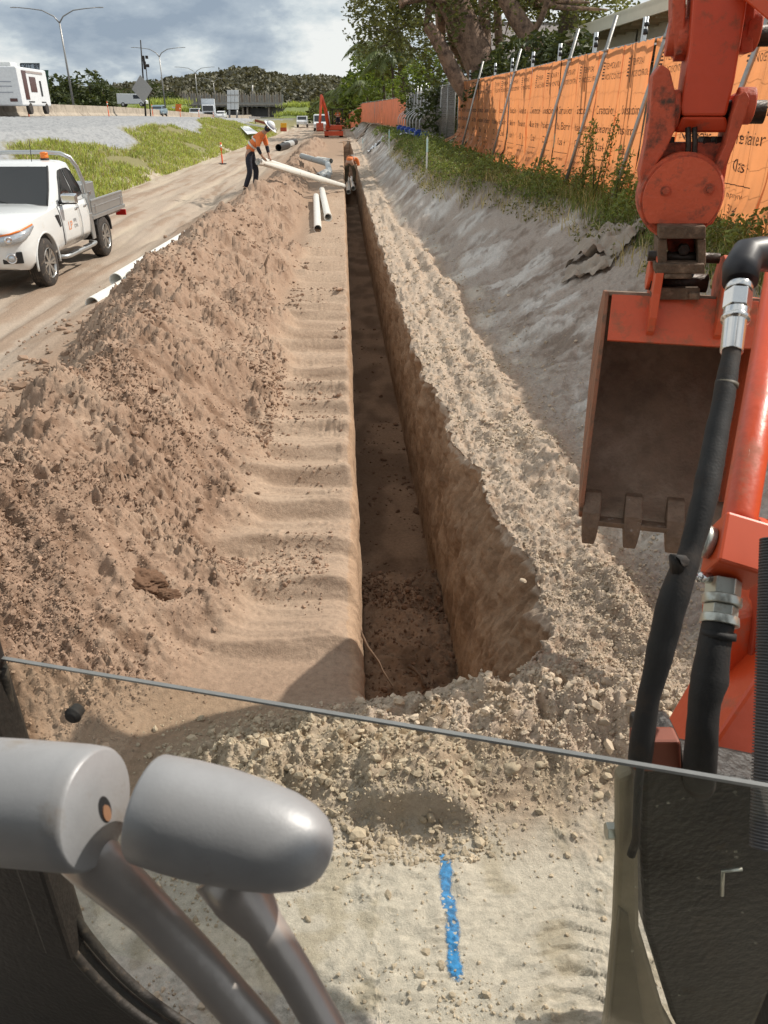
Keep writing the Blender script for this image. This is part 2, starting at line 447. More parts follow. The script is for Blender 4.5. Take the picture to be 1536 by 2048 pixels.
def lerp(a, b, t): return a + (b - a) * t[..., None]
def ground_color(X, Y, Z, W):
    n1 = fbm(X * 1.7, Y * 1.7, 4, 100); n2 = fbm(X * 7, Y * 7, 3, 101)
    c = np.zeros(X.shape + (3,))
    c[...] = (.39, .315, .25)                                                  # haul road sand
    c = lerp(c, np.array((.30, .215, .155)), sstep(.0, .5, W['rut'] + .3 * n1) * .8)
    c = lerp(c, np.array((.47, .39, .30)), sstep(.15, .6, -W['rut'] + .2 * n2) * .7)
    c = lerp(c, np.array((.32, .225, .16)), sstep(-4.0, -2.9, X) )           # general site sand
    c = lerp(c, np.array((.33, .23, .166)), W['heap'])
    c = lerp(c, np.array((.385, .28, .205)), W['heap'] * sstep(.15, .6, n1) * .8)
    c = lerp(c, np.array((.19, .12, .08)), W['heap'] * sstep(.1, .55, n2 - .4 * n1) * .75)
    c = lerp(c, np.array((.41, .31, .23)), W['strip'] * (.75 + .25 * n1))
    c = lerp(c, np.array((.43, .35, .275)), np.clip(W['berm'] * (1.0 + .3 * n1), 0, 1))
    c = lerp(c, np.array((.34, .24, .165)), W['berm'] * sstep(.2, .6, n2 + .3 * n1) * .6)
    c = lerp(c, np.array((.50, .41, .32)), np.clip(W['md'] * 1.1, 0, 1) * .9)
    c = lerp(c, np.array((.33, .25, .17)), np.clip(W['md'] * 1.1, 0, 1) * sstep(.1, .5, n2))
    c = lerp(c, np.array((.52, .475, .41)), W['pad'])
    c = lerp(c, np.array((.36, .31, .23)), W['pad'] * sstep(.15, .5, n2 + .4 * n1) * .6)
    # batter: grey sand with pale streaks and darker patches
    b = W['bat']
    c = lerp(c, np.array((.37, .315, .27)), b)
    c = lerp(c, np.array((.58, .55, .51)), b * sstep(.15, .55, W['gro'] * .8 + .45 * n1 + .5 * np.exp(-((X - W['bs'] - .75) / .45) ** 2) - .12) * .85)
    c = lerp(c, np.array((.20, .15, .115)), b * sstep(.0, .45, -W['gro'] * .5 + .4 * n1 + .45 * n2) * .75)
    c = lerp(c, np.array((.56, .50, .42)), b * np.exp(-((X - W['bs'] - .1) / .16) ** 2) * sstep(-.1, .3, n1))
    c = lerp(c, np.array((.13, .11, .065)), W['verge'] * (X > .5))
    # embankment: grass soil low down, blue grey gravel above
    e = sstep(-8.4, -9.0, X + .8 * n1)
    c = lerp(c, np.array((.46, .40, .31)), sstep(-7.3, -8.2, X) * sstep(-.2, .3, n1))
    c = lerp(c, np.array((.22, .20, .10)), e)
    gl = sstep(-11.2, -11.8, X + 1.0 * sstep(36, 60, Y) - 1.5 * fbm(Y * .11, Y * 0, 3, 111) + .35 * n2)
    c = lerp(c, np.array((.33, .335, .34)), gl)
    c = lerp(c, np.array((.22, .225, .235)), gl * sstep(-.1, .5, n2 + .4 * n1) * .7)
    f = sstep(150, 260, Y); c = lerp(c, np.array((.12, .12, .07)), f)
    return c

# ---- parametric sheet: rows run across the site, the cross-section dips through the trench as real walls
def rows():
    ys = [-1500., -300, -80, -30, -14, -7, -4, -2, -1, -.4, 0., .3]
    y = .5
    while y < 2800:
        ys.append(y)
        dy = .00068 * (y * y + 5.3)
        if y < 48: dy = min(dy, .26)
        elif y < 110: dy = min(dy, .7)
        elif y > 300: dy = min(dy, y * .25)
        y += dy
    return np.array(ys)
YS = rows()
NY = len(YS)
def colcurve():
    Y = np.clip(YS, .5, 400.)[:, None]; Yr = YS[:, None]
    wL = 2.0 + .47 * Y; wR = 2.3 + .56 * Y
    xt = xr_top(YS)[:, None]; xb = xr_bot(YS)[:, None]
    xt = np.maximum(xt, xb + .03)
    D = depth_trench(YS)[:, None]
    g = np.geomspace(1, 1500, 34)[::-1][None, :]
    A = -wL - g + 1
    s = np.linspace(1, 0, 331)[1:][None, :]; lw0 = .055 + .15 * np.exp(-np.clip(Yr - 2.8, 0, 30) / 2.2); B = .03 - lw0 - (wL - lw0) * s ** 1.15
    tl = np.linspace(0, 1, 46)[1:][None, :]
    lw = .055 + .15 * np.exp(-np.clip(Yr - 2.8, 0, 30) / 2.2)
    lipx = .035 - lw + lw * np.sin(np.clip(tl / .38, 0, 1) * np.pi / 2) ** .9
    Cx = lipx + np.clip(tl - .38, 0, 1) * .03
    Cz = np.where(tl < .38, -.13 * (np.clip(tl / .38, 0, 1)) ** 2.2, -.13 - (1 - .13) * (tl - .38) / .62)
    tf = np.linspace(0, 1, 31)[1:][None, :]
    Dx = .05 + (xb - .05) * tf
    tr = np.linspace(0, 1, 61)[1:][None, :]
    Ex = xb + (xt - xb) * tr ** 2.2
    Ez = -(1 - tr)
    sr = np.linspace(0, 1, 291)[1:][None, :]; Fx = xt + (wR - .4) * sr ** 1.25
    G = Fx[:, -1:] + np.geomspace(1, 1500, 30)[None, :]
    one = np.ones((NY, 1))
    X = np.concatenate([A, B, Cx * one, Dx, Ex, Fx, G], 1)
    Zf = np.concatenate([0 * A, 0 * B, Cz * one, -1 + 0 * Dx, Ez * one, 0 * Fx, 0 * G], 1)
    zone = np.concatenate([[0] * A.shape[1], [1] * B.shape[1], [2] * 45, [3] * 30, [4] * 60, [5] * 290, [6] * 30])
    return X, Zf, D, zone
XX, ZF, DD, ZONE = colcurve()
YY = np.repeat(YS[:, None], XX.shape[1], 1)
ZZ, WW = ground(XX, YY)
tw = np.clip(-ZF, 0, 1)                                   # 1 at the trench floor
lipz = ZZ
base = ZZ * (1 - tw * np.clip(DD / .6, 0, 1))
ZT = base + ZF * DD
inT = (DD > .05) 
wallL = (ZONE[None, :] == 2) & (tw > .02); wallR = (ZONE[None, :] == 4); floor_ = (ZONE[None, :] == 3)
amt = np.clip(DD / .6, 0, 1)
# tooth-combed and crumbling wall faces
fr = 1 - sstep(10, 25, YY) * .5
lipw = np.clip(1 - np.abs(XX + .02) / .22, 0, 1) * (ZONE[None, :] <= 2)
bite = .030 * fbm(YY * 1.7, 0 * YY, 3, 121) + .014 * fbm(YY * 9, 0 * YY, 3, 123)
XX = XX + np.where(lipw > 0, amt * lipw * bite * (1 - .7 * tw), 0) + np.where(wallL, amt * (.012 * fbm(YY * 3, ZT * 3, 3, 120) + .008 * fbm(YY * 20, ZT * 5, 3, 122)), 0)
edge = np.clip(1.15 - tw, 0, 1)
XX = XX + np.where(wallR, amt * fr * edge * (.065 * fbm(YY * 2.6, ZT * 1.6, 3, 130) + .034 * fbm(YY * 10 + ZT * 2, ZT * 2.5, 3, 132) + .018 * billow(YY * 20, ZT * 18, 3, 134) + .012 * fbm(YY * 34, ZT * 6, 2, 133)), 0)
ZT = ZT + np.where(floor_, amt * (.012 * fbm(XX * 3, YY * 3, 3, 140) + (.035 * billow(XX * 7, YY * 7, 3, 141) + .014 * billow(XX * 24, YY * 24, 2, 143)) * (1 - sstep(5.1, 5.4, YY)) + .01 * np.sign(np.sin(YY * 6.5)) * sstep(5.4, 5.6, YY)), 0)
CC = ground_color(XX, YY, ZT, WW)
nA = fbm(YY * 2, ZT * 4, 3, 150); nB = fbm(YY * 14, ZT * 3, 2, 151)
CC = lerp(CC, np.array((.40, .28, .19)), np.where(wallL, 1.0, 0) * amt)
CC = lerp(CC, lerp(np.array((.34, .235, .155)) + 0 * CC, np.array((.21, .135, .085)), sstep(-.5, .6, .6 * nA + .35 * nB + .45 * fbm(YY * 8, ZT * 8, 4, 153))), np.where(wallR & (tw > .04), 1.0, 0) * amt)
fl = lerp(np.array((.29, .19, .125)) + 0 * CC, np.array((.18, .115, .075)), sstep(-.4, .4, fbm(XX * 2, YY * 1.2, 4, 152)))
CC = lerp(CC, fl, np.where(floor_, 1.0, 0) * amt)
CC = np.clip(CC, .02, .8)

def terrain_material():
    m = bpy.data.materials.new('site_soil'); m.use_nodes = True
    N, L = m.node_tree.nodes, m.node_tree.links; b = N['Principled BSDF']
    b.inputs['Roughness'].default_value = .95; b.inputs['Specular IOR Level'].default_value = .12
    a = N.new('ShaderNodeAttribute'); a.attribute_name = 'albedo'
    t = N.new('ShaderNodeTexCoord')
    def noise(s, d, r=.6):
        n = N.new('ShaderNodeTexNoise'); n.inputs['Scale'].default_value = s; n.inputs['Detail'].default_value = d; n.inputs['Roughness'].default_value = r
        L.new(t.outputs['Object'], n.inputs['Vector']); return n.outputs[0]
    def rng(src, lo, hi, a0=.3, a1=.7):
        q = N.new('ShaderNodeMapRange'); q.inputs[1].default_value = a0; q.inputs[2].default_value = a1; q.inputs[3].default_value = lo; q.inputs[4].default_value = hi
        L.new(src, q.inputs[0]); return q.outputs[0]
    def mul(x, y):
        q = N.new('ShaderNodeMath'); q.operation = 'MULTIPLY'; L.new(x, q.inputs[0]); L.new(y, q.inputs[1]); return q.outputs[0]
    f = mul(rng(noise(38, 4), .84, 1.16), rng(noise(260, 3), .86, 1.14))
    v = N.new('ShaderNodeVectorMath'); v.operation = 'SCALE'; L.new(a.outputs['Color'], v.inputs[0]); L.new(f, v.inputs['Scale'])
    L.new(v.outputs[0], b.inputs['Base Color'])
    b1 = N.new('ShaderNodeBump'); b1.inputs['Strength'].default_value = .6; b1.inputs['Distance'].default_value = .016; L.new(noise(28, 6, .7), b1.inputs['Height'])
    b2 = N.new('ShaderNodeBump'); b2.inputs['Strength'].default_value = .6; b2.inputs['Distance'].default_value = .0045; L.new(noise(120, 6, .75), b2.inputs['Height']); L.new(b1.outputs[0], b2.inputs['Normal'])
    L.new(b2.outputs[0], b.inputs['Normal'])
    return m
M_SOIL = terrain_material()
nx = XX.shape[1]
idx = np.arange(NY * nx).reshape(NY, nx)
quads = np.stack([idx[:-1, :-1], idx[:-1, 1:], idx[1:, 1:], idx[1:, :-1]], -1).reshape(-1, 4)
TV = np.stack([XX, YY, ZT], -1).reshape(-1, 3)
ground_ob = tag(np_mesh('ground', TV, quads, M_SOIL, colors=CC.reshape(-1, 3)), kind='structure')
print('terrain', XX.shape, len(quads))
# ================================================================== LOOSE SOIL: clods, roots, paint
M_CLOD = mat('crumbled_soil', (.32, .222, .16), .95, 0, .25, 9, .3, 90, island=.35, spec=.1)
M_CLODPALE = mat('pale_clod', (.47, .39, .295), .95, 0, .22, 14, .3, 70, island=.25, spec=.1)
M_CLODDARK = mat('damp_clod', (.19, .115, .075), .95, 0, .25, 14, .3, 70, island=.3, spec=.1)
def ico():
    t = (1 + 5 ** .5) / 2
    v = np.array([(-1, t, 0), (1, t, 0), (-1, -t, 0), (1, -t, 0), (0, -1, t), (0, 1, t), (0, -1, -t), (0, 1, -t), (t, 0, -1), (t, 0, 1), (-t, 0, -1), (-t, 0, 1)]) / math.hypot(1, t)
    f = np.array([(0, 11, 5), (0, 5, 1), (0, 1, 7), (0, 7, 10), (0, 10, 11), (1, 5, 9), (5, 11, 4), (11, 10, 2), (10, 7, 6), (7, 1, 8), (3, 9, 4), (3, 4, 2), (3, 2, 6), (3, 6, 8), (3, 8, 9), (4, 9, 5), (2, 4, 11), (6, 2, 10), (8, 6, 7), (9, 8, 1)])
    return v, f
IV, IF = ico()
def scatter_clods(name, weight, count, smin, smax, mat_, power=2.4, sink=.25, ymax=40):
    Z2 = ZONE[None, :] + 0 * YY
    w = weight * ((YY > .9) & (YY < ymax))
    w[:, 0] = 0; w[:, -1] = 0
    dxc = np.gradient(XX, axis=1); w = w * np.clip(dxc / (.004 + .002 * YY), 0, 3)
    p = (w / w.sum()).ravel()
    pick = RNG.choice(p.size, size=count, p=p)
    c = TV[pick].astype(np.float64)
    u = RNG.random(count)
    size = smin * (1 - u * (1 - (smin / smax) ** power)) ** (-1 / power) * np.clip(.30 + .10 * c[:, 1], .42, 1.7)
    n = count
    V = IV[None] * (1 + .24 * RNG.standard_normal((n, 12, 1)).clip(-1.5, 1.5))
    sc = size[:, None, None] * (.6 + .6 * RNG.random((n, 1, 3)))
    a = RNG.random(n) * 2 * np.pi; ca, sa = np.cos(a), np.sin(a)
    V = V * sc
    x = V[:, :, 0] * ca[:, None] - V[:, :, 1] * sa[:, None]; y = V[:, :, 0] * sa[:, None] + V[:, :, 1] * ca[:, None]
    jit = RNG.standard_normal((n, 2)) * .004
    P = np.stack([x + c[:, 0:1] + jit[:, 0:1], y + c[:, 1:2] + jit[:, 1:2], V[:, :, 2] * .8 + c[:, 2:3] + size[:, None] * (.5 - sink)], -1)
    faces = (IF[None] + 12 * np.arange(n)[:, None, None]).reshape(-1, 3)
    return tag(np_mesh(name, P.reshape(-1, 3), faces, mat_, smooth=False), kind='stuff')
clump = sstep(-.1, .5, fbm(XX * 1.1, YY * 1.1, 3, 200))
okz = np.isin(ZONE, (1, 5))[None, :] * 1.0
yf = 1 / (1 + (YY / 16) ** 2)
scatter_clods('spoil_crumbs', okz * WW['heap'] * (.2 + clump) * yf, 42000, .005, .032, M_CLOD, 2.7)
scatter_clods('berm_crumbs', okz * (WW['berm'] * (.25 + clump) + .25 * WW['bat'] * np.exp(-((XX - WW['bs'] - .2) / .3) ** 2)) * yf, 24000, .005, .028, M_CLODPALE, 2.7)
scatter_clods('mound_crumbs', (np.isin(ZONE, (1, 2, 3, 4, 5))[None, :] * 1.0) * (YY < 2.5) * (np.clip(WW['md'] * 1.4, 0, 1) + .22 * WW['pad'] * (.1 + clump ** 2) * (YY > 1.0) + .8 * np.exp(-((XX - .2) / .28) ** 4) * (YY > 1.70) * (YY < 2.0)), 21000, .006, .055, M_CLODPALE, 2.3)
scatter_clods('trench_floor_crumbs', np.isin(ZONE, (3,))[None, :] * (.15 + clump) * (YY > 2.8) * (1 - .9 * sstep(5.2, 5.5, YY)), 2500, .008, .05, M_CLODDARK, ymax=14)
scatter_clods('strip_crumbs', okz * WW['strip'] * clump * yf * (.3 + (np.abs(XX + .75) < .15) * 2), 3000, .006, .035, M_CLOD)
scatter_clods('road_edge_crumbs', okz * sstep(-4.3, -3.3, XX) * (XX < -2.7) * (.2 + clump) * yf, 1500, .012, .08, M_CLOD)

# clods big enough to lift one by one: eight shapes, shared
def clod_mesh(seed, sub=3):
    bm = bmesh.new(); bmesh.ops.create_icosphere(bm, subdivisions=sub, radius=1)
    r = random.Random(seed); o = Vector((r.uniform(-9, 9), r.uniform(-9, 9), 0)); sc = (1, r.uniform(.65, .95), r.uniform(.55, .8))
    co = np.array([v.co[:] for v in bm.verts])
    d = 1 + .30 * fbm(co[:, 0] * 1.3 + o.x + co[:, 2], co[:, 1] * 1.3 + o.y - co[:, 2] * .7, 3, seed) + .16 * billow(co[:, 0] * 4 + o.x, co[:, 1] * 4 + co[:, 2] * 4, 2, seed + 5)
    for v, k in zip(bm.verts, d): v.co = Vector((v.co.x * k * sc[0], v.co.y * k * sc[1], v.co.z * k * sc[2]))
    me = bpy.data.meshes.new('soil_clod'); bm.to_mesh(me); bm.free()
    for p in me.polygons: p.use_smooth = True
    return me
CLODS = [clod_mesh(s) for s in range(8)]
CLODS_D = [m.copy() for m in CLODS]
BIG = [clod_mesh(21, 5), clod_mesh(22, 5)]
for m in BIG: m.materials.append(M_CLODDARK)
for m in CLODS: m.materials.append(M_CLODPALE)
for m in CLODS_D: m.materials.append(M_CLOD)
def clods(n, region, size, meshes, label, group):
    k = 0; tries = 0
    while k < n and tries < 5000:
        tries += 1
        x, y = region()
        z = gz(x, y)
        o = bpy.data.objects.new('soil_clod', random.choice(meshes)); COL.objects.link(o)
        s = size[0] + (size[1] - size[0]) * random.random() ** 2.2
        o.location = (x, y, z + s * .12); o.scale = (s, s, s * random.uniform(.7, 1)); o.rotation_euler = (random.uniform(-.4, .4), random.uniform(-.4, .4), random.uniform(0, 6.3))
        tag(o, label, 'clod', group); k += 1
clods(95, lambda: (random.gauss(.35, .45), random.gauss(2.14, .16)), (.012, .040), CLODS, 'pale clod lying in the mound across the near end of the trench', 'pale clods on the mound at the trench end')
clods(60, lambda: (random.uniform(-1.7, -.7), 2.6 + 7 * random.random() ** 1.2), (.012, .032), CLODS_D, 'brown clod lying on the spoil heap beside the trench', 'brown clods on the spoil heap')
clods(26, lambda: (random.uniform(-3.5, -2.95), random.uniform(5.6, 12)), (.025, .07), CLODS_D, 'brown clod rolled off the spoil heap onto the haul road edge', 'brown clods at the haul road edge')
clods(24, lambda: (random.uniform(.9, 1.5), 2.5 + 6 * random.random() ** 1.5), (.012, .032), CLODS, 'pale clod lying on the berm right of the trench', 'pale clods on the berm')
o = bpy.data.objects.new('soil_clod', BIG[0]); COL.objects.link(o); o.location = (-1.0, 3.02, gz(-1.0, 3.02) + .03); o.scale = (.12, .085, .075); o.rotation_euler = (.2, .3, .4)
tag(o, 'large dark clod with a hollow under it, low on the near spoil heap', 'clod')
o = bpy.data.objects.new('soil_clod', BIG[1]); COL.objects.link(o); o.location = (-.90, 2.99, gz(-.9, 2.99) + .06); o.scale = (.07, .06, .05)
tag(o, 'small clod leaning against the large dark clod on the near spoil heap', 'clod')

# roots and sticks
M_ROOT = mat('root_bark', (.15, .095, .06), .9, 0, .3, 30, .5, 120)
def stick(name, pts, r, label):
    m = MB(); n = len(pts); m.tube(pts, [r * (1 - .65 * i / (n - 1)) for i in range(n)], 7); return tag(m.build(name, M_ROOT), label, 'root' if 'root' in name else 'stick')
stick('tree_root', [(-.03, 3.42, -.12), (.02, 3.36, -.20), (.07, 3.26, -.27), (.13, 3.20, -.33), (.15, 3.16, -.36), (.20, 3.10, -.42)], .010, 'thin brown root poking out of the left trench wall')
stick('broken_stick', [(.37, 3.98, -1.02), (.40, 3.90, -.98), (.43, 3.82, -.97), (.45, 3.74, -1.0)], .017, 'short dark stick lying on the trench floor at the near end')
p = onz(522, 500, .6); stick('bark_strip', [(p.x, p.y, gz(p.x, p.y) - .03), (p.x + .02, p.y + .05, gz(p.x, p.y) + .14), (p.x + .09, p.y + .1, gz(p.x, p.y) + .30)], .035, 'dark strip of bark standing up from the spoil heap crest')

# blue survey paint, sprayed on the sand: thin and patchy, soft edged
def paint_mat():
    m = mat('blue_spray_paint', (.03, .22, .50), .85, 0, .35, 60, .3, 130)
    N, L = m.node_tree.nodes, m.node_tree.links; b = N['Principled BSDF']
    a = N.new('ShaderNodeAttribute'); a.attribute_name = 'albedo'; t = N.new('ShaderNodeTexCoord')
    n = N.new('ShaderNodeTexNoise'); n.inputs['Scale'].default_value = 150; n.inputs['Detail'].default_value = 5; n.inputs['Roughness'].default_value = .75; L.new(t.outputs['Object'], n.inputs['Vector'])
    q = N.new('ShaderNodeMath'); q.operation = 'ADD'; L.new(a.outputs['Fac'], q.inputs[0]); L.new(n.outputs[0], q.inputs[1])
    r = N.new('ShaderNodeMapRange'); r.inputs[1].default_value = .80; r.inputs[2].default_value = 1.05; L.new(q.outputs[0], r.inputs[0]); L.new(r.outputs[0], b.inputs['Alpha'])
    return m
def paint_line():
    n, k = 150, 15; vs = []; ed = []
    for i in range(n):
        y = 1.77 - .48 * i / (n - 1); xm = .296 - .012 * i / (n - 1) + .004 * math.sin(i * .09)
        w = .033 + .004 * math.sin(i * .21)
        for j in range(k):
            u = 2 * j / (k - 1) - 1
            vs.append((xm + w * u, y)); ed.append(max(0, 1 - abs(u) ** 1.4) * min(1, min(i, n - 1 - i) / 9) * (.74 + .14 * math.sin(i * .13) * math.sin(i * .31 + 1)))
    vs = np.array(vs); Z = ground(vs[:, 0], vs[:, 1])[0] + .003
    idx = np.arange(n * k).reshape(n, k)
    q = np.stack([idx[:-1, :-1], idx[:-1, 1:], idx[1:, 1:], idx[1:, :-1]], -1).reshape(-1, 4)
    return np_mesh('paint_mark', np.column_stack([vs, Z]), q, paint_mat(), colors=np.array(ed)[:, None] * np.ones(3))
tag(paint_line(), 'blue spray paint line along the pale sand in front of the windscreen', 'paint mark')
# ================================================================== FENCE, BANNERS, VERGE
FX = 4.35
M_GALV = mat('galvanised_steel', (.36, .35, .335), .45, .7, .15, 14, .15, 90, dirt=(.30, .26, .22), dirt_amt=.1, dscale=9)
M_GALVB = mat('bright_galvanised', (.62, .64, .65), .4, .4, .12, 14)
M_BAND = mat('black_band', (.02, .02, .022), .6)
M_TEXT = mat('banner_print', (.11, .045, .02), .7, 0, .2, 40)
M_BLUE = mat('blue_plastic', (.015, .06, .33), .45, 0, .2, 8)
def banner_mat():
    m = mat('orange_barrier_vinyl', (.74, .29, .11), .42, 0, .10, 3, .25, 30, dirt=(.72, .42, .24), dirt_amt=.2, dscale=2.2)
    N, L = m.node_tree.nodes, m.node_tree.links
    b = N['Principled BSDF']; t = N.new('ShaderNodeBsdfTranslucent'); t.inputs['Color'].default_value = (.90, .37, .15, 1)
    mx = N.new('ShaderNodeMixShader'); mx.inputs[0].default_value = .62
    L.new(b.outputs[0], mx.inputs[1]); L.new(t.outputs[0], mx.inputs[2]); L.new(mx.outputs[0], N['Material Output'].inputs['Surface'])
    return m
M_BANNER = banner_mat()
def text_mesh(body, size, align='CENTER'):
    cu = bpy.data.curves.new('lettering', 'FONT'); cu.body = body; cu.size = size; cu.align_x = align; cu.resolution_u = 3
    cu.space_character = 1.02
    o = bpy.data.objects.new('lettering', cu); COL.objects.link(o)
    dg = bpy.context.evaluated_depsgraph_get()
    me = bpy.data.meshes.new_from_object(o.evaluated_get(dg))
    bpy.data.objects.remove(o)
    bm = bmesh.new(); bm.from_mesh(me)
    bmesh.ops.triangulate(bm, faces=bm.faces)
    for it in range(2): bmesh.ops.subdivide_edges(bm, edges=[e for e in bm.edges if e.calc_length() > size * .35], cuts=1)
    bmesh.ops.triangulate(bm, faces=bm.faces)
    v = np.array([x.co[:] for x in bm.verts]); bm.verts.index_update(); f = np.array([[x.index for x in fc.verts] for fc in bm.faces])
    bm.free(); bpy.data.meshes.remove(me)
    return v, f
def layout():
    V, Fc, n = [], [], 0
    def put(body, size, h, u=0, align='CENTER'):
        nonlocal n
        v, f = text_mesh(body, size, align); v = v.copy(); v[:, 0] += u; v[:, 1] += h
        V.append(v); Fc.append(f + n); n += len(v)
    put('TEMPORARY', .125, 1.80, -.18, 'LEFT'); put('NOISE CONTROL', .115, 1.65, -.18, 'LEFT')
    put('Construction', .185, 1.16); put('Noise Barrier', .185, .89); put('Class 4', .185, .62)
    put('temporarynoise', .085, .36); put('1300 43', .13, .20)
    for k in range(6):                                     # the logo: short bars beside a stroke
        x0, x1, y = -.40, -.28 + .02 * (k % 2), 1.66 + .045 * k
        V.append(np.array([(x0, y, 0), (x1, y, 0), (x1, y + .022, 0), (x0, y + .022, 0)])); Fc.append(np.array([(0, 1, 2), (0, 2, 3)]) + n); n += 4
    for (x0, x1, y0, y1) in ((-.245, -.225, 1.58, 1.93), (-.42, .42, .485, .495)):
        xs = np.linspace(x0, x1, 14 if x1 - x0 > .2 else 2)
        for a, b in zip(xs[:-1], xs[1:]):
            V.append(np.array([(a, y0, 0), (b, y0, 0), (b, y1, 0), (a, y1, 0)])); Fc.append(np.array([(0, 1, 2), (0, 2, 3)]) + n); n += 4
    return np.concatenate(V), np.concatenate(Fc)
TXT_V, TXT_F = layout(); TXT_V[:, 0] *= .84
def fence_base(y): return gz(FX - .15, y) 
def banner_x(y, h, k, flare):
    """how far the cloth stands off the fence line, folds and all"""
    g = fbm(y * 2.1 + k, h * .35, 3, 300); e = fbm(y * 6 + .5 * h, h * .9, 3, 302)
    low = 1 - sstep(.0, .75, h)
    return FX - .045 - .040 * (g + .7) - .024 * e * (.45 + sstep(2.1, 1.2, h)) - low ** 2 * (flare + .12 * fbm(y * 3.5, h * 2, 2, 304)) - low * .05 * perlin(y * 9, h * 3, 306)
def banner(y0, w, k, label, flare=.10, H=2.08, text=True, x_off=0.0, skew=0.0):
    nu, nv = 46, 60
    u = np.linspace(-w / 2, w / 2, nu)[None, :] + np.zeros((nv, 1)); h = np.linspace(.0, H, nv)[:, None] + np.zeros((1, nu))
    yc = y0 + w / 2
    def place(u, h, off=0.0):
        y = yc - u - skew * (H - h)
        sag = .018 * np.sin((u / w + .5) * math.pi * 5) ** 2 * sstep(1.6, H, h)
        zb = np.interp(y, [y0 - 1, y0 + w + 1], [fence_base(y0 - 1), fence_base(y0 + w + 1)])
        return np.stack([banner_x(y, h, k, flare) - off + x_off, y, zb + .02 + h - sag + .02 * perlin(y * 4, h * 0, 310) * (1 - sstep(0, .2, h))], -1)
    P = place(u, h).reshape(-1, 3); idx = np.arange(nu * nv).reshape(nv, nu)
    q = np.stack([idx[:-1, :-1], idx[:-1, 1:], idx[1:, 1:], idx[1:, :-1]], -1).reshape(-1, 4)
    o = np_mesh('noise_barrier_banner', P, q, M_BANNER)
    tag(o, label, 'banner', 'orange noise barrier banners on the fence')
    if text:
        T = place(TXT_V[:, 0], TXT_V[:, 1], .010)
        tag(np_mesh('lettering', T, TXT_F, M_TEXT, o, smooth=False), kind='stuff')
    return o
# fence panels with tubular frames; each leans on one raking stay
def panel(y0, w, infill, label, group, posts=True):
    zb0, zb1 = fence_base(y0), fence_base(y0 + w)
    t = thing('temporary_fence', label, 'fence', (FX, y0 + w / 2, zb0), group)
    m = MB(); H = 2.1
    m.tube([(FX, y0 + .04, zb0 + .03), (FX, y0 + .04, zb0 + H)], .021, 8); m.tube([(FX, y0 + w - .04, zb1 + .03), (FX, y0 + w - .04, zb1 + H)], .021, 8)
    m.tube([(FX, y0 + .04, zb0 + H), (FX, y0 + w - .04, zb1 + H)], .021, 8); m.tube([(FX, y0 + .04, zb0 + .12), (FX, y0 + w - .04, zb1 + .12)], .019, 8)
    m.build('frame', M_GALV, t)
    m = MB()
    n = 14 if infill else 6
    for k in range(1, n): m.tube([(FX, y0 + w * k / n, zb0 + .1), (FX, y0 + w * k / n, zb0 + H)], .004 if infill else .003, 4)
    for k in range(1, 8): m.tube([(FX, y0 + .04, zb0 + H * k / 8), (FX, y0 + w - .04, zb1 + H * k / 8)], .003, 4)
    tag(m.build('wire_mesh', M_GALV, t), kind='stuff')
    if posts:
        for dy in (.0, .11):
            p = MB(); p.tube([(FX + .05, y0 + dy, zb0 + 1.7), (FX + .05, y0 + dy, zb0 + 2.42 + .04 * dy)], .022, 8); p.build('post', M_GALVB, t)
        c = MB(); c.lathe((FX + .05, y0 + .0, zb0 + 2.20), (0, 0, 1), [(0, .034), (.07, .034)], 10); c.lathe((FX + .05, y0 + .0, zb0 + 2.30), (0, 0, 1), [(0, .034), (.05, .034)], 10); c.build('clamp', M_BAND, t)
    if infill:
        s = MB()
        for k in range(26): 
            h = .15 + 1.9 * k / 26
            s.box((FX + .02, y0 + w / 2, (zb0 + zb1) / 2 + h + .03), (.012 + .01 * (k % 2), w - .1, .058))
        tag(s.build('slat_infill', mat('weathered_slats', (.15, .125, .11), .8, 0, .25, 5), t), kind='stuff')
    return t
def stay(yfoot, label, xfoot=None, ztop=2.55, dy=0.0, group='raking stays that prop the fence'):
    xf = FX - .62 if xfoot is None else xfoot
    zb = gz(xf, yfoot)
    t = thing('fence_stay', label, 'fence stay', (xf, yfoot, zb), group)
    a, b = Vector((xf, yfoot, zb - .05)), Vector((FX - .01, yfoot + dy, zb + ztop))
    m = MB(); m.tube([a, a.lerp(b, .5), b], .030, 10); m.build('pole', M_GALV, t)
    c = MB(); q = a.lerp(b, .82); c.lathe(q - (b - a).normalized() * .03, b - a, [(0, .036), (.06, .036)], 10); c.box(q + Vector((.03, 0, 0)), (.06, .03, .05)); c.build('coupler', M_GALV, t)
    return t
PY = [.6 + 2.4 * k for k in range(13)]
ordn = ['nearest', 'second', 'third', 'fourth', 'fifth', 'sixth', 'seventh', 'eighth', 'ninth', 'tenth', 'eleventh', 'twelfth', 'thirteenth', 'fourteenth', 'fifteenth', 'sixteenth', 'seventeenth', 'eighteenth', 'nineteenth', 'twentieth', 'twenty first', 'twenty second', 'twenty third', 'twenty fourth', 'twenty fifth', 'twenty sixth', 'twenty seventh', 'twenty eighth', 'twenty ninth', 'thirtieth']
for k, y in enumerate(PY):
    panel(y, 2.36, False, 'galvanised fence panel behind the orange banners, %s from the excavator' % ordn[k], 'fence panels behind the orange banners')
n = 0; y = .6
while y < 30.2:
    last = y > 28.9
    banner(y, 1.27, n * 3.7, x_off=-.018 * (n % 2), label= 'orange noise barrier banner with dark print, %s along the fence from the excavator' % ordn[n], flare=.10 + .06 * math.sin(n * 1.9) + (.30 if y > 27 else 0), skew=0 if not last else .15)
    y += 1.24; n += 1
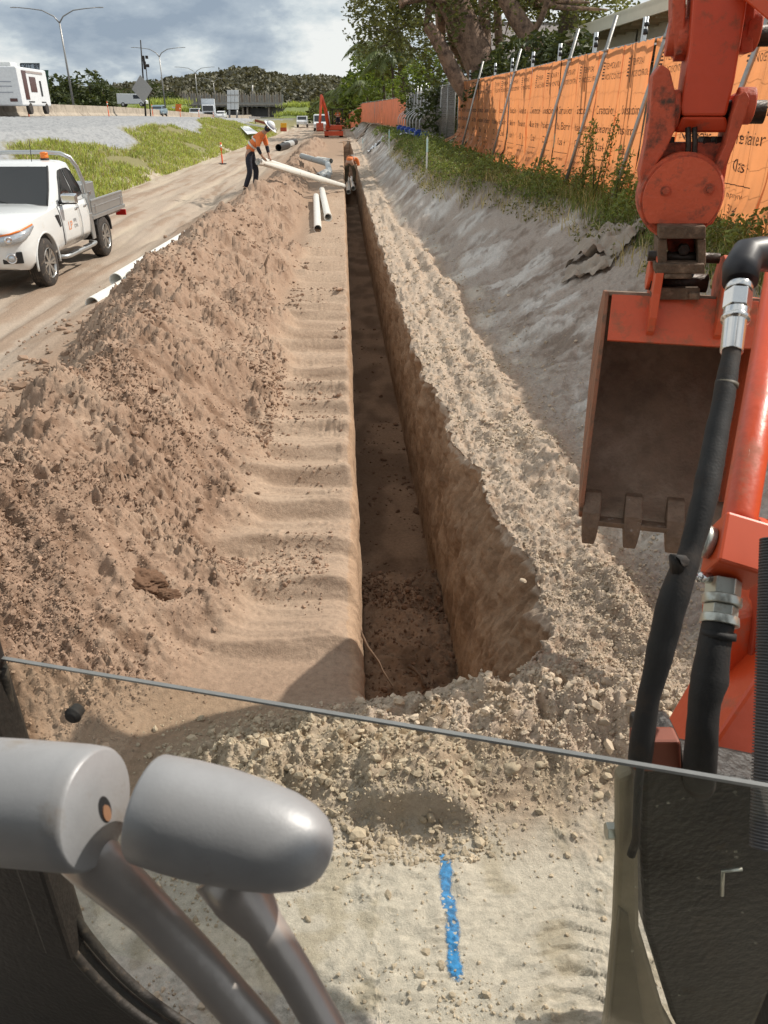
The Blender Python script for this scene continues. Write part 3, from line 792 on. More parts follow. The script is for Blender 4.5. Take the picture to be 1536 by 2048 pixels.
banner(y + .05, 1.0, 91, 'crumpled orange banner trailing on the ground at the far end of the orange fence', flare=.75, text=True, skew=.25)
for k, (yy, dy) in enumerate([(8.55, .1), (11.2, .15), (13.75, .1), (15.9, .1), (20.9, .1), (26.4, .1), (3.5, 0), (6.1, 0)]):
    stay(yy, 'grey raking stay pole propping the orange fence, %s' % ['just right of the digger arm', 'just left of the digger arm', 'among the tall weeds', 'left of the tall weeds', 'in front of the middle bays', 'at the crumpled end of the banners', 'nearest the digger cab', 'behind the digger boom'][k], dy=dy)
# grey bays beyond, with stays on blue ballast blocks
yg = 32.6
for k in range(10):
    panel(yg + 2.4 * k, 2.36, True, 'grey slatted fence panel beyond the orange banners, %s along' % ordn[k], 'grey slatted fence panels beyond the orange banners')
for k in range(9):
    yy = yg + 6.6 + 1.9 * k; xf = FX - .75; zb = gz(xf, yy)
    t = thing('fence_stay', 'bent steel stay tied to a blue ballast block, %s along the grey fence' % ordn[k], 'fence stay', (xf, yy, zb), 'bent stays along the grey fence')
    MB().tube([(xf, yy, zb + .08), (xf, yy, zb + .75), (xf + .12, yy, zb + .95), (FX - .03, yy, zb + 1.35), (FX - .02, yy, zb + 2.3)], .022, 8).build('pole', M_GALVB, t)
for k in range(6):
    yy = yg + 3.0 + 3.1 * k; xf = FX - .85; zb = gz(xf, yy)
    b = MB().box((xf, yy, zb + .16), (.36, .62, .34)).box((xf, yy - .18, zb + .36), (.2, .12, .08)).build('ballast_block', M_BLUE, None, .03)
    tag(b, 'blue plastic ballast block at the foot of the grey fence, %s along' % ordn[k], 'ballast block', 'blue ballast blocks under the grey fence')
# far orange mesh fence that swings across the end of the works
M_FARO = mat('orange_barrier_mesh', (.80, .20, .07), .6, 0, .22, 1.5)
farp = [(4.35, 57.5), (4.1, 70), (3.4, 88), (2.2, 108), (.8, 130), (-1.5, 160)]
kf = 0
for (xa, ya), (xb_, yb) in zip(farp[:-1], farp[1:]):
    nseg = max(2, int((yb - ya) / 4.5))
    for j in range(nseg):
        a = Vector((xa + (xb_ - xa) * j / nseg, ya + (yb - ya) * j / nseg, 0)); b = Vector((xa + (xb_ - xa) * (j + 1) / nseg, ya + (yb - ya) * (j + 1) / nseg, 0))
        za, zb = gz(a.x, a.y), gz(b.x, b.y)
        m = MB(); cols = 12; vs = []
        for q in range(cols + 1):
            p = a.lerp(b, q / cols); off = .07 * math.sin(q * 2.4 + kf)
            for hh in (.05, .7, 1.4, 2.0): vs.append((p.x + off * (1 - hh / 2.6) - .02, p.y, za + (zb - za) * q / cols + hh))
        m.add(vs, [(q * 4 + r, q * 4 + r + 1, q * 4 + r + 5, q * 4 + r + 4) for q in range(cols) for r in range(3)], True)
        t = thing('temporary_fence', 'far bay of orange mesh fence behind the small excavator, %s bay along' % ordn[kf % 30], 'fence', (a.x, a.y, za), 'far bays of orange mesh fence')
        m.build('barrier_mesh', M_FARO, t)
        MB().tube([(a.x, a.y, za), (a.x, a.y, za + 2.1)], .03, 6).tube([(a.x, a.y, za + 2.05), (b.x, b.y, zb + 2.05)], .02, 6).build('frame', M_GALV, t)
        kf += 1

# ---- weeds on the verge below the fence: many small leaves on arching stems
M_WEED = leaf_mat('weed_leaves', (.155, .20, .055), .3, .3)
M_WEED2 = leaf_mat('dry_weed_leaves', (.16, .17, .055), .3, .25)
M_GRASS = leaf_mat('grass_blades', (.37, .43, .12), .3, .3)
M_DRYGRASS = leaf_mat('dry_grass', (.42, .36, .18), .3, .2)
def leaves(name, C, size, mat_, parent=None, up=.35, aspect=.45, kind=None):
    """one bent diamond leaf per centre"""
    n = len(C); d = RNG.standard_normal((n, 3)); d[:, 2] = np.abs(d[:, 2]) * .7 + up - .4 * RNG.random(n); d /= np.linalg.norm(d, axis=1)[:, None]
    r = RNG.standard_normal((n, 3)); s = np.cross(d, r); s /= np.linalg.norm(s, axis=1)[:, None] + 1e-9
    nn = np.cross(d, s)
    L = (size * (.55 + .9 * RNG.random(n)))[:, None]
    P = np.stack([C - d * L * .5, C + s * L * aspect * .5 + nn * L * .1, C + d * L * .5 - nn * L * .08, C - s * L * aspect * .5 + nn * L * .1], 1).reshape(-1, 3)
    f = np.arange(n * 4).reshape(n, 4)
    tri = np.concatenate([f[:, [0, 1, 2]], f[:, [0, 2, 3]]])
    return tag(np_mesh(name, P, tri, mat_, parent, smooth=False), kind=kind)
def blades(name, C, hgt, mat_, lean=.5, wid=.02, kind='stuff', parent=None):
    n = len(C); a = RNG.random(n) * 2 * np.pi; l = lean * RNG.random(n); H = hgt * (.5 + .8 * RNG.random(n)); w = wid * (.6 + .8 * RNG.random(n))
    dx, dy = np.cos(a), np.sin(a); b = RNG.random(n) * 2 * np.pi; wx, wy = np.cos(b) * w, np.sin(b) * w
    z0 = C[:, 2]
    def pt(t, s): return np.stack([C[:, 0] + dx * l * H * t * t + s * wx, C[:, 1] + dy * l * H * t * t + s * wy, z0 + H * t * (1 - .25 * l * t)], -1)
    P = np.stack([pt(0, -.5), pt(0, .5), pt(.55, .4), pt(.55, -.4), pt(1, 0)], 1).reshape(-1, 3)
    i = (np.arange(n) * 5)[:, None]
    tri = np.concatenate([i + np.array([[0, 1, 2]]), i + np.array([[0, 2, 3]]), i + np.array([[3, 2, 4]])])
    return tag(np_mesh(name, P, tri, mat_, parent, smooth=False), kind=kind)
def on_ground(x, y, dz=0): return np.column_stack([x, y, ground(x, y, False)[0] + dz])
def verge_points(n, y0, y1, lo, hi, thr=-.25, seed=0):
    y = y0 + (y1 - y0) * RNG.random(n * 3) ** 1.3; x = verge_x(y) - lo + (hi + lo) * RNG.random(n * 3)
    k = fbm(x * 1.3, y * .8, 3, 400 + seed) > thr
    return x[k][:n], y[k][:n]
x, y = verge_points(22000, 6.5, 34, .22, 1.1, -.25)
hh = .34 * np.clip(fbm(x * 1.7, y * 1.2, 3, 410) + .75, .08, 1.4) * sstep(0, .35, x - verge_x(y) + .42)
leaves('weeds', on_ground(x, y) + np.column_stack([0 * x, 0 * x, hh * RNG.random(len(x)) ** .6]), .062, M_WEED, kind='stuff')
x, y = verge_points(6000, 6.5, 30, .5, 1.0, -.1, 2)
leaves('pale_weeds', on_ground(x, y) + np.column_stack([0 * x, 0 * x, .22 * RNG.random(len(x))]), .055, M_WEED2, kind='stuff')
x, y = verge_points(9000, 4, 36, .5, 1.2, -.5, 3); blades('verge_grass', on_ground(x, y, -.01), .22, M_DRYGRASS, .8, .010)
x, y = verge_points(5000, 4, 14, .2, 1.0, -.6, 4); blades('verge_green_grass', on_ground(x, y, -.01), .25, M_WEED, .8, .012)
# far verge, wilder
y = 20 + 42 * RNG.random(12000); x = 2.1 + 2.2 * RNG.random(12000); k = fbm(x * .8, y * .5, 3, 420) > .08
x, y = x[k], y[k]; hh = .32 * np.clip(fbm(x * .9, y * .6, 3, 421) + .5, .05, 1.2)
leaves('verge_scrub', on_ground(x, y) + np.column_stack([0 * x, 0 * x, hh * RNG.random(len(x))]), .11, M_WEED, kind='stuff')
def tall_weed(x, y, h, label):
    z = gz(x, y); t = thing('tall_weed', label, 'weed', (x, y, z), 'tall seeding weeds against the banners')
    m = MB(); pts = []
    for k in range(5):
        a = random.random() * 6.28; l = h * random.uniform(.7, 1); q = .18 * l
        p = [(x, y, z), (x + q * .4 * math.cos(a), y + q * .4 * math.sin(a), z + l * .55), (x + q * math.cos(a), y + q * math.sin(a), z + l)]
        m.tube(p, [.008, .006, .003], 5)
        for f in np.linspace(.25, 1, 12):
            b = Vector(p[0]).lerp(Vector(p[2]), f); pts += [(b.x + random.gauss(0, .035), b.y + random.gauss(0, .035), b.z + random.gauss(0, .03)) for _ in range(4)]
    m.build('stem', mat('weed_stem', (.08, .09, .03), .8), t)
    leaves('foliage', np.array(pts), .06, M_WEED, t)
tall_weed(3.72, 11.9, 1.25, 'tall seeding weed against the orange banner left of the digger arm')
tall_weed(3.80, 12.8, 1.15, 'tall weed at the foot of the stay pole over the thick weeds')
tall_weed(3.66, 10.7, .8, 'lower bushy weed beside the rag on the bank')
tall_weed(2.3, 22.5, .9, 'tall pale weed beside the white survey stake')
# ---- embankment grass
n = 90000
y = 24 + 84 * RNG.random(n) ** 1.5; x = -8.2 - 5.4 * RNG.random(n)
k = (fbm(x * .5, y * .25, 3, 430) > -.35) & (x > -11.3 - 1.0 * sstep(36, 60, y) + 1.5 * fbm(y * .11, y * 0, 3, 111)) & (RNG.random(n) < .35 + .65 * sstep(-.3, .3, fbm(x * .9, y * .4, 3, 432)))
x, y = x[k], y[k]; m_ = RNG.random(len(x)) < .75
blades('embankment_grass', on_ground(x[m_], y[m_], -.02), .24, M_GRASS, 1.0, .040)
blades('embankment_dry_grass', on_ground(x[~m_], y[~m_], -.02), .24, M_DRYGRASS, 1.0, .035)

# ---- things lying on the bank
def sheet(name, c, w, l, rot, mat_, label, cat, amp=.05, crumple=3.0, n=26, drape=True, lift=.02):
    u = np.linspace(-.5, .5, n)[None, :] + np.zeros((n, 1)); v = np.linspace(-.5, .5, n)[:, None] + np.zeros((1, n))
    wob = .12 * fbm(u * 3 + c[0], v * 3 + c[1], 2, 440)
    x = c[0] + (u * w * (1 + wob)) * math.cos(rot) - v * l * math.sin(rot); y = c[1] + u * w * math.sin(rot) + v * l * math.cos(rot) * (1 + wob)
    z = ground(x, y, False)[0] + lift + amp * np.abs(fbm(u * crumple + 5 * c[0], v * crumple, 3, 441)) + amp * .5 * billow(u * crumple, v * crumple * 1.7, 2, 443)
    idx = np.arange(n * n).reshape(n, n); q = np.stack([idx[:-1, :-1], idx[:-1, 1:], idx[1:, 1:], idx[1:, :-1]], -1).reshape(-1, 4)
    return tag(np_mesh(name, np.stack([x, y, z], -1).reshape(-1, 3), q, mat_), label, cat)
M_CLOTH = mat('geotextile', (.33, .28, .23), .95, 0, .25, 5, .4, 40)
M_TARP = mat('white_tarp', (.62, .64, .66), .5, 0, .1, 3)
sheet('geotextile_rag', (3.18, 9.35), .62, .75, .5, M_CLOTH, 'crumpled grey brown geotextile rag lying on the bank below the fence', 'rag', .15, 1.9)
sheet('geotextile_rag', (2.85, 8.95), .30, .55, .9, M_CLOTH, 'rolled end of brown geotextile trailing down the bank from the larger rag', 'rag', .10, 2)
sheet('ground_sheet', (3.0, 26.0), 1.6, 5.0, .05, mat('grey_ground_sheet', (.26, .25, .24), .8, 0, .2, 4), 'flat grey ground sheet on the bank at the end of the orange banners', 'ground sheet', .02, 2)
for (px, py, zz, lab) in [(752, 305, .3, 'scrap of pale blue plastic half buried in the bank beside the trench'), (815, 305, .5, 'scrap of white plastic caught in the scrub beside the survey stake')]:
    p = onz(px, py, zz); sheet('plastic_scrap', (p.x, p.y), .5, 1.0, .8, M_TARP, lab, 'plastic scrap', .16, 2.5, 12)
def stake(x, y, h, label, col=(.75, .78, .74), cap=None):
    z = gz(x, y); t = thing('survey_stake', label, 'survey stake', (x, y, z), 'white survey stakes on the bank')
    MB().box((x, y, z + h / 2), (.045, .02, h)).add([(x - .022, y - .012, z + h), (x + .022, y - .012, z + h), (x, y, z + h + .05)], [(0, 1, 2)]).build('post', mat('stake_paint', col, .7), t)
    MB().box((x, y - .014, z + h * .8), (.05, .006, h * .35)).build('tape', mat('stake_tape', (.55, .80, .80), .6), t)
stake(2.16, 21.3, .85, 'white survey stake with pale tape standing in the weeds nearest the trench')
stake(2.0, 36, .8, 'white survey stake halfway along the bank before the grey fence')
stake(1.25, 52, .7, 'small white survey stake by the trench near the small excavator')
# flattened black standpipes behind the fence
for (yy, hh, lab) in [(37, 2.1, 'taller black pipe standing upright behind the grey fence'), (41, 1.7, 'shorter black pipe standing upright behind the grey fence')]:
    zb = gz(5.2, yy); tag(MB().tube([(5.2, yy, zb), (5.2, yy, zb + hh + 1.6)], .07, 10).build('standpipe', M_BAND), lab, 'pipe')
# ================================================================== EXCAVATOR (the machine the view is taken from)
OR_ = (.62, .075, .020)
M_ORANGE = mat('excavator_orange', OR_, .40, 0, .12, 5, .08, 30, dirt=(.33, .14, .085), dirt_amt=.20, dscale=7, coat=.1)
M_ORWORN = mat('worn_orange_paint', (.50, .085, .035), .6, 0, .18, 9, .25, 60, dirt=(.09, .05, .035), dirt_amt=.32, dscale=14)
M_HITCH = mat('muddy_hitch_steel', (.105, .068, .042), .75, .1, .4, 16, .5, 70, dirt=(.22, .15, .10), dirt_amt=.4, dscale=20)
M_BKT_IN = mat('muddy_bucket_inside', (.23, .16, .11), .85, .0, .35, 7, .4, 60, dirt=(.33, .245, .18), dirt_amt=.35, dscale=5)
M_BKT = mat('bucket_orange', (.62, .10, .035), .5, 0, .12, 6, .15, 50, dirt=(.24, .13, .075), dirt_amt=.28, dscale=7)
M_TOOTH = mat('worn_tooth_steel', (.16, .105, .07), .55, .35, .35, 20, .4, 60, dirt=(.50, .48, .47), dirt_amt=.05, dscale=16)
M_RUBBER = mat('hose_sleeve', (.016, .0145, .014), .72, 0, .3, 25, .2, 260, dirt=(.05, .035, .026), dirt_amt=.2, dscale=9)
M_FIT = mat('zinc_fitting', (.52, .53, .48), .35, .75, .1, 20, dirt=(.30, .26, .20), dirt_amt=.08, dscale=18)
M_CHROME = mat('chrome_fitting', (.74, .72, .70), .18, .95, .06, 20)
M_PIN = mat('greasy_pin', (.035, .024, .018), .45, .5, .4, 20, .3, 60)
M_CAST = mat('dusty_black_casting', (.010, .008, .006), .55, 0, .6, 14, .4, 60, dirt=(.06, .045, .03), dirt_amt=.10, dscale=22)
M_PLATE = mat('dusty_beige_plate', (.26, .215, .15), .7, 0, .22, 7, .15, 40)
M_LEVER = mat('grey_grip_plastic', (.35, .352, .36), .46, .2, .14, 12, .06, 300, spec=.5, dirt=(.24, .205, .17), dirt_amt=.16, dscale=14)
M_STEM = mat('lever_stem', (.42, .38, .35), .34, .35, .15, 12, .05, 90)
M_DARK = mat('cab_trim', (.022, .017, .014), .7, 0, .3, 10, .3, 70)
M_SEAL = mat('rubber_seal', (.030, .026, .022), .6, 0, .3, 18, .3, 90, dirt=(.11, .085, .06), dirt_amt=.2, dscale=30)
EX = thing('excavator', 'orange excavator seen from its own cab, with boom, hoses, bucket and control levers in the foreground', 'excavator', (.35, -.6, 0))
EX['label'] = 'orange digger in the foreground with hanging bucket, black hoses, windscreen and grey levers'

A0, A1 = onz(0, 1320, 1.45), onz(1536, 1580, 1.45)
GX = (A1 - A0); GX.z = 0; GX.normalize(); GN = Vector((-GX.y, GX.x, 0))        # along the pane, and out through it
# the digging gear works in the plane of the cab: its parts face the cab squarely
def pe(px, py, D):
    r = ray(px, py); o = Vector((0, 0, CZ)); ref = pl(1360, 600, D)
    return o + r * ((ref - o).dot(GN) / r.dot(GN))
# ---- bucket, hanging with its mouth towards the cab
K = -GN
def sub(name, mb, m, parent, bevel=0, **kw): return mb.build(name, m, parent, bevel, **kw)
Dk = 3.0
P1 = pe(1208, 682, Dk); WB = .585
zt = P1.z; P2 = pe(1190, 972, Dk + .10); zb = P2.z
def bp(u, w, v): return P1 + GX * u + K * (w + .21 * max(0.0, -v) / (zt - zb)) + UP * v          # u across, w towards the cab, v up
hB = zt - zb
prof = [(0.0, 0.0), (-.055, .085), (-.10, .165)]                  # top plate, lip to back edge
back = [(-.10, .165), (-.30, .13), (-.47, .0), (-.56, -.17), (-.55, -.33), (-.46, -.46), (-.30, -hB + .04), (-.16, -hB + .01), (-.02, -hB)]
def sheet_loft(pts, th, u0=0.0, u1=WB):
    m = MB(); n = len(pts); pts = [Vector((a, b)) for a, b in pts]; off = []
    for i, p in enumerate(pts):
        t = (pts[min(i + 1, n - 1)] - pts[max(i - 1, 0)]).normalized(); off.append(p + Vector((-t.y, t.x)) * -th)
    ring0 = [bp(u0, p.x, p.y) for p in pts] + [bp(u0, p.x, p.y) for p in reversed(off)]
    ring1 = [bp(u1, p.x, p.y) for p in pts] + [bp(u1, p.x, p.y) for p in reversed(off)]
    return m.loft([ring0, ring1], smooth=False)
bucket = sheet_loft(back, .014).build('bucket', M_BKT_IN, EX, auto=R(40))
sheet_loft(prof, .016, .012, WB - .012).build('top_plate', M_BKT, bucket, .002)
side = [(0, .005), (-.05, .095), (-.105, .178), (-.30, .145), (-.48, .01), (-.575, -.17), (-.565, -.34), (-.47, -.475), (-.30, -hB + .02), (-.16, -hB - .01), (-.01, -hB - .01), (.015, -hB + .06), (.0, -hB * .5)]
for u in (-.016, WB):
    MB().prism([bp(u, a, b) for a, b in side], GX * .016).build('side_plate', M_BKT if u > 0 else mat('bucket_side_worn', (.30, .12, .06), .65, 0, .35, 12, .3, 60, dirt=(.14, .09, .06), dirt_amt=.4, dscale=12), bucket, .003)
lip = MB(); lip.box(bp(WB / 2, -.03, -hB - .012), (WB, .12, .024), Matrix((GX, K, UP)).transposed()); lip.build('cutting_edge', M_TOOTH, bucket, .004)
for k in range(4):
    u = .035 + k * (WB - .07) / 3
    def tp(a, w, v): return bp(u + a, w, -hB + v)
    m = MB()
    r = [[tp(-.036, -.03, .09), tp(.036, -.03, .09), tp(.036, -.07, .09), tp(-.036, -.07, .09)], [tp(-.037, .030, .03), tp(.037, .030, .03), tp(.037, -.05, .0), tp(-.037, -.05, .0)], [tp(-.034, .035, -.03), tp(.034, .035, -.03), tp(.034, -.035, -.045), tp(-.034, -.035, -.045)], [tp(-.030, .03, -.075), tp(.030, .03, -.075), tp(.030, .0, -.08), tp(-.030, .0, -.08)], [tp(-.025, .024, -.105), tp(.025, .024, -.105), tp(.025, .010, -.107), tp(-.025, .010, -.107)]]
    m.loft(r, smooth=False).build('tooth', M_TOOTH, bucket, .006)
# ears that the hitch pins pass through
for px0, px1 in ((1285, 1300), (1408, 1420)):
    s = 1 if px0 < 1350 else -1
    a = [pe(px0 - 12 * s, 545, Dk + .08), pe(px0 - 8 * s, 528, Dk + .10), pe(px0 + 8 * s, 526, Dk + .13), pe(px0 + 18 * s, 545, Dk + .13), pe(px0 + 18 * s, 590, Dk + .10), pe(px0 + 8 * s, 664, Dk - .005), pe(px0 + 1 * s, 664, Dk - .005)]
    c = P1 + GX * ((px0 - 1208) / 1500 * 3.15)
    u = (px0 - 1208) / 282 * WB
    ear = [bp(u, -.012, .022), bp(u, .016, .055), bp(u, .022, .11), bp(u, .006, .20), bp(u, .0, .28), bp(u, -.05, .325), bp(u, -.13, .335), bp(u, -.22, .31), bp(u, -.26, .22), bp(u, -.22, .15), bp(u, -.102, .166)]
    MB().prism(ear, GX * .030).lathe(bp(u - (.018 if s > 0 else -.030), -.15, .245), GX, [(0, .06), (.02, .06)], 18).build('ear', M_BKT, bucket, .004)
# ---- quick hitch: dark frame, pin barrels and locking jaw
hitch = MB()
def hb(px0, px1, y0, y1, D, th): 
    hitch.prism([pe(px0, y0, D), pe(px1, y0, D), pe(px1, y1, D), pe(px0, y1, D)], GN * th)
hb(1318, 1412, 452, 478, Dk + .02, .10); hb(1316, 1334, 478, 532, Dk + .03, .2); hb(1396, 1412, 478, 532, Dk + .03, .2)
hb(1310, 1410, 528, 548, Dk - .0, .16); hb(1328, 1384, 548, 558, Dk + .0, .08); hb(1304, 1400, 576, 600, Dk + .05, .12); hb(1302, 1320, 586, 600, Dk + .03, .05); hb(1378, 1400, 586, 600, Dk + .03, .05)
hitch = hitch.build('quick_hitch', M_HITCH, EX, .005)
MB().prism([pe(1334, 478, Dk + .16), pe(1396, 478, Dk + .16), pe(1390, 528, Dk + .12), pe(1340, 528, Dk + .12)], GN * .06).build('locking_wedge', M_ORWORN, hitch, .004)
MB().lathe(pe(1366, 497, Dk + .11), K, [(0, .024), (.04, .024)], 6, False).build('bolt', M_PIN, hitch, .003)
MB().lathe(pe(1300, 562, Dk + .12), GX, [(0, .036), (.22, .036)], 18).build('pin', M_PIN, hitch)
MB().lathe(pe(1306, 512, Dk + .10), GX, [(-.02, .02), (.25, .02)], 12).build('pin', M_PIN, hitch)
# ---- tilt body: drum facing the cab, its flat cover, backing plates
Dd = 3.10
drum_c = pe(1363, 395, Dd)
dr = MB(); dr.lathe(drum_c - K * .22, K, [(0, .150), (.02, .158), (.19, .158), (.205, .15)], 40); drum = dr.build('tilt_drum', M_ORWORN, EX, auto=R(30))
cover = [drum_c + GX * (.142 * math.cos(a)) + UP * (.142 * math.sin(a)) for a in np.linspace(R(-42), R(222), 34)]
cover = cover + [pe(1316, 446, Dd), pe(1414, 446, Dd)]
MB().prism([p + K * .012 for p in cover], -K * .045).build('drum_cover', mat('drum_cover_paint', (.58, .10, .04), .55, 0, .18, 8, .2, 50, dirt=(.20, .07, .045), dirt_amt=.22, dscale=16), drum, .004)
for px, py in ((1331, 381), (1418, 378)): 
    q = pe(px, py, Dd); MB().lathe(q, K, [(0, .022), (.014, .022)], 8, False).lathe(q, K, [(.014, .014), (.03, .014)], 6, False).build('bolt', M_ORWORN, drum, .002)
# side cheeks and yoke between drum and dipper
yoke = MB()
yoke.prism([pe(x, y, Dd + .12) for x, y in [(1300, 285), (1470, 285), (1455, 330), (1440, 420), (1425, 450), (1300, 450), (1288, 420), (1284, 340)]], GN * .10)
yoke = yoke.build('yoke', M_ORWORN, EX, .006)
for pts in ([(1306, 150), (1322, 128), (1340, 140), (1352, 190), (1350, 260), (1332, 300), (1312, 330), (1300, 400), (1316, 455), (1304, 455), (1288, 420), (1280, 345), (1292, 290), (1300, 230)], [(1478, 190), (1492, 182), (1500, 196), (1492, 230), (1466, 300), (1440, 350), (1424, 345), (1450, 290), (1464, 230)]):
    MB().prism([pe(x, y, Dd + .03) for x, y in pts], GN * .20).build('cheek', M_ORWORN, yoke, .006)
MB().lathe(pe(1298, 224, Dd + .12), GX, [(0, .075), (.10, .075), (.11, .06)], 24).build('pin_boss', M_ORWORN, yoke, .004)
MB().lathe(pe(1470, 212, Dd + .10), GX, [(0, .062), (.06, .062), (.065, .05)], 24).build('pin_boss', M_ORWORN, yoke, .004)
MB().lathe(pe(1296, 224, Dd + .14), GX, [(0, .04), (.42, .04)], 16).build('pin', M_PIN, yoke)
for x in (1376, 1389):
    MB().tube([pe(x, 255, Dd + .06), pe(x + 1, 285, Dd + .05), pe(x - 1, 330, Dd + .03)], .011, 8).build('chain', M_PIN, yoke)
for x in (1312, 1336, 1408, 1432):
    MB().box(pe(x, 283, Dd + .15), (.03, .06, .035)).build('lug', M_PIN, yoke, .004)
# ---- dipper arm: tapering box with a bevelled foot, bosses at the cylinder end
Da = 3.16
arm = MB()
fr_ = [pe(x, y, Da) for x, y in [(1392, -70), (1504, -70), (1491, 30), (1470, 160), (1455, 222), (1452, 232), (1364, 232), (1362, 215), (1380, 90)]]
arm.prism(fr_, GN * .22)
arm.prism([pe(1364, 233, Da + .002), pe(1452, 233, Da + .002), pe(1462, 265, Da + .03), pe(1350, 265, Da + .03)], GN * .17)
top0 = [pe(1392, -69, Da), pe(1504, -69, Da)]
arm = arm.build('dipper_arm', mat('dipper_paint', (.56, .062, .018), .42, 0, .08, 4, .06, 30, dirt=(.24, .085, .05), dirt_amt=.16, dscale=13), EX, .010)
for x, y, r in ((1334, 75, .062), (1352, 80, .07), (1489, 60, .07)):
    MB().lathe(pe(x, y, Da + .12), GX, [(0, r), (.045, r), (.05, r * .85)], 26).build('pin_boss', M_ORWORN, arm, .004)
for pts in ([(1346, -60), (1372, -60), (1372, 20), (1366, 108), (1350, 112), (1344, 60)], [(1494, -60), (1512, -60), (1510, 40), (1506, 104), (1480, 104), (1482, 50)]):
    MB().prism([pe(x, y, Da + .06) for x, y in pts], GN * .16).build('tipping_link', M_ORWORN, arm, .006)
MB().lathe(pe(1340, 75, Da + .14), GX, [(0, .035), (.36, .035)], 16).build('pin', M_PIN, arm)
# dipper on up to the boom nose, then the boom back down to the swing post (outside the frame but for its edge)
tip = pe(1448, -69, Da + .11)
up_ = MB(); a = tip + UP * .10 + GX * .02
up_.loft([[tip + GX * s * .115 + K * t * .11 for s, t in ((-1, -1), (1, -1), (1, 1), (-1, 1))], [a + GX * s * .13 + K * t * .16 for s, t in ((-1, -1), (1, -1), (1, 1), (-1, 1))]], smooth=False).build('upper_dipper', M_ORANGE, arm)
foot = Vector((.86, 1.26, .95)); knee = Vector((1.80, 1.90, 2.2)); nose = a - UP * .02
boom = MB()
def ring_at(p, t, w, h, x=RIGHT):
    y = t.cross(x).normalized(); return [p + x * (sx * w) + y * (sy * h) for sx, sy in ((-1, -1), (1, -1), (1, 1), (-1, 1))]
d1, d2 = (knee - foot).normalized(), (nose - knee).normalized()
boom.loft([ring_at(foot, d1, .11, .12), ring_at(foot.lerp(knee, .5), d1, .115, .18), ring_at(knee, (d1 + d2).normalized(), .115, .18), ring_at(nose, d2, .095, .08)], smooth=False)
boom = boom.build('boom', M_ORANGE, EX, .01)
MB().prism([pl(x, y, 1.38) for x, y in [(1442, 1240), (1500, 1225), (1560, 1080), (1620, 1100), (1620, 1660), (1420, 1600), (1424, 1500)]], AHEAD * .12).build('boom_foot', M_ORANGE, boom, .012)
MB().prism([pl(x, y, 1.36) for x, y in [(1498, 1352), (1520, 1180), (1536, 1150), (1640, 1140), (1640, 1380)]], AHEAD * .05).build('boom_rib', mat('boom_rib_paint', (.40, .048, .018), .5, 0, .1, 6), boom, .006)
# ---- boom cylinder
c0, c1 = atd(1476, 1056, 1.33), atd(1580, 440, 1.62)
cyl = MB(); cyl.lathe(c0, c1 - c0, [(0, .0295), (.02, .030), ((c1 - c0).length, .031)], 36)
cyl = cyl.build('boom_cylinder', M_ORANGE, EX)
ax = (c1 - c0).normalized(); sx = RIGHT - ax * RIGHT.dot(ax); sx.normalize(); sy = ax.cross(sx)
Mx = Matrix((sx, sy, ax)).transposed()
MB().box(c0 - ax * .045 + sx * .006, (.088, .085, .098), Mx).build('gland_block', mat('block_paint', (.60, .080, .022), .4, 0, .06, 6), cyl, .006)
MB().box(c0 - ax * .01 + sx * .085, (.07, .05, .02), Mx).build('bracket', M_ORANGE, cyl, .004)
MB().lathe(c0 - ax * .045 - sx * .040, -sx, [(0, .028), (.012, .030), (.02, .030)], 20).build('washer', M_FIT, cyl)
MB().lathe(c0 - ax * .045 - sx * .055, -sx, [(0, .031), (.012, .031), (.016, .026)], 6, False).build('bolt_head', M_FIT, cyl, .002)
g0 = atd(1418, 1156, 1.30); g1 = atd(1363, 1150, 1.27)
MB().lathe(g0, g1 - g0, [(0, .010), (.030, .010), (.032, .007), (.040, .007), (.042, .0085), (.052, .0085)], 14).build('bleed_screw', M_CHROME, cyl)
b0 = atd(1448, 1160, 1.31); b1 = atd(1438, 1250, 1.29)
bd = (b1 - b0); bl = bd.length
MB().lathe(b0, bd, [(0, .030), (bl * .36, .030)], 6, False).lathe(b0 + bd * .37, bd, [(0, .033), (bl * .2, .033)], 24).lathe(b0 + bd * .58, bd, [(0, .029), (bl * .22, .029)], 6, False).lathe(b0 + bd * .8, bd, [(0, .031), (bl * .2, .033)], 24).build('hose_fitting', M_FIT, cyl, .0015)
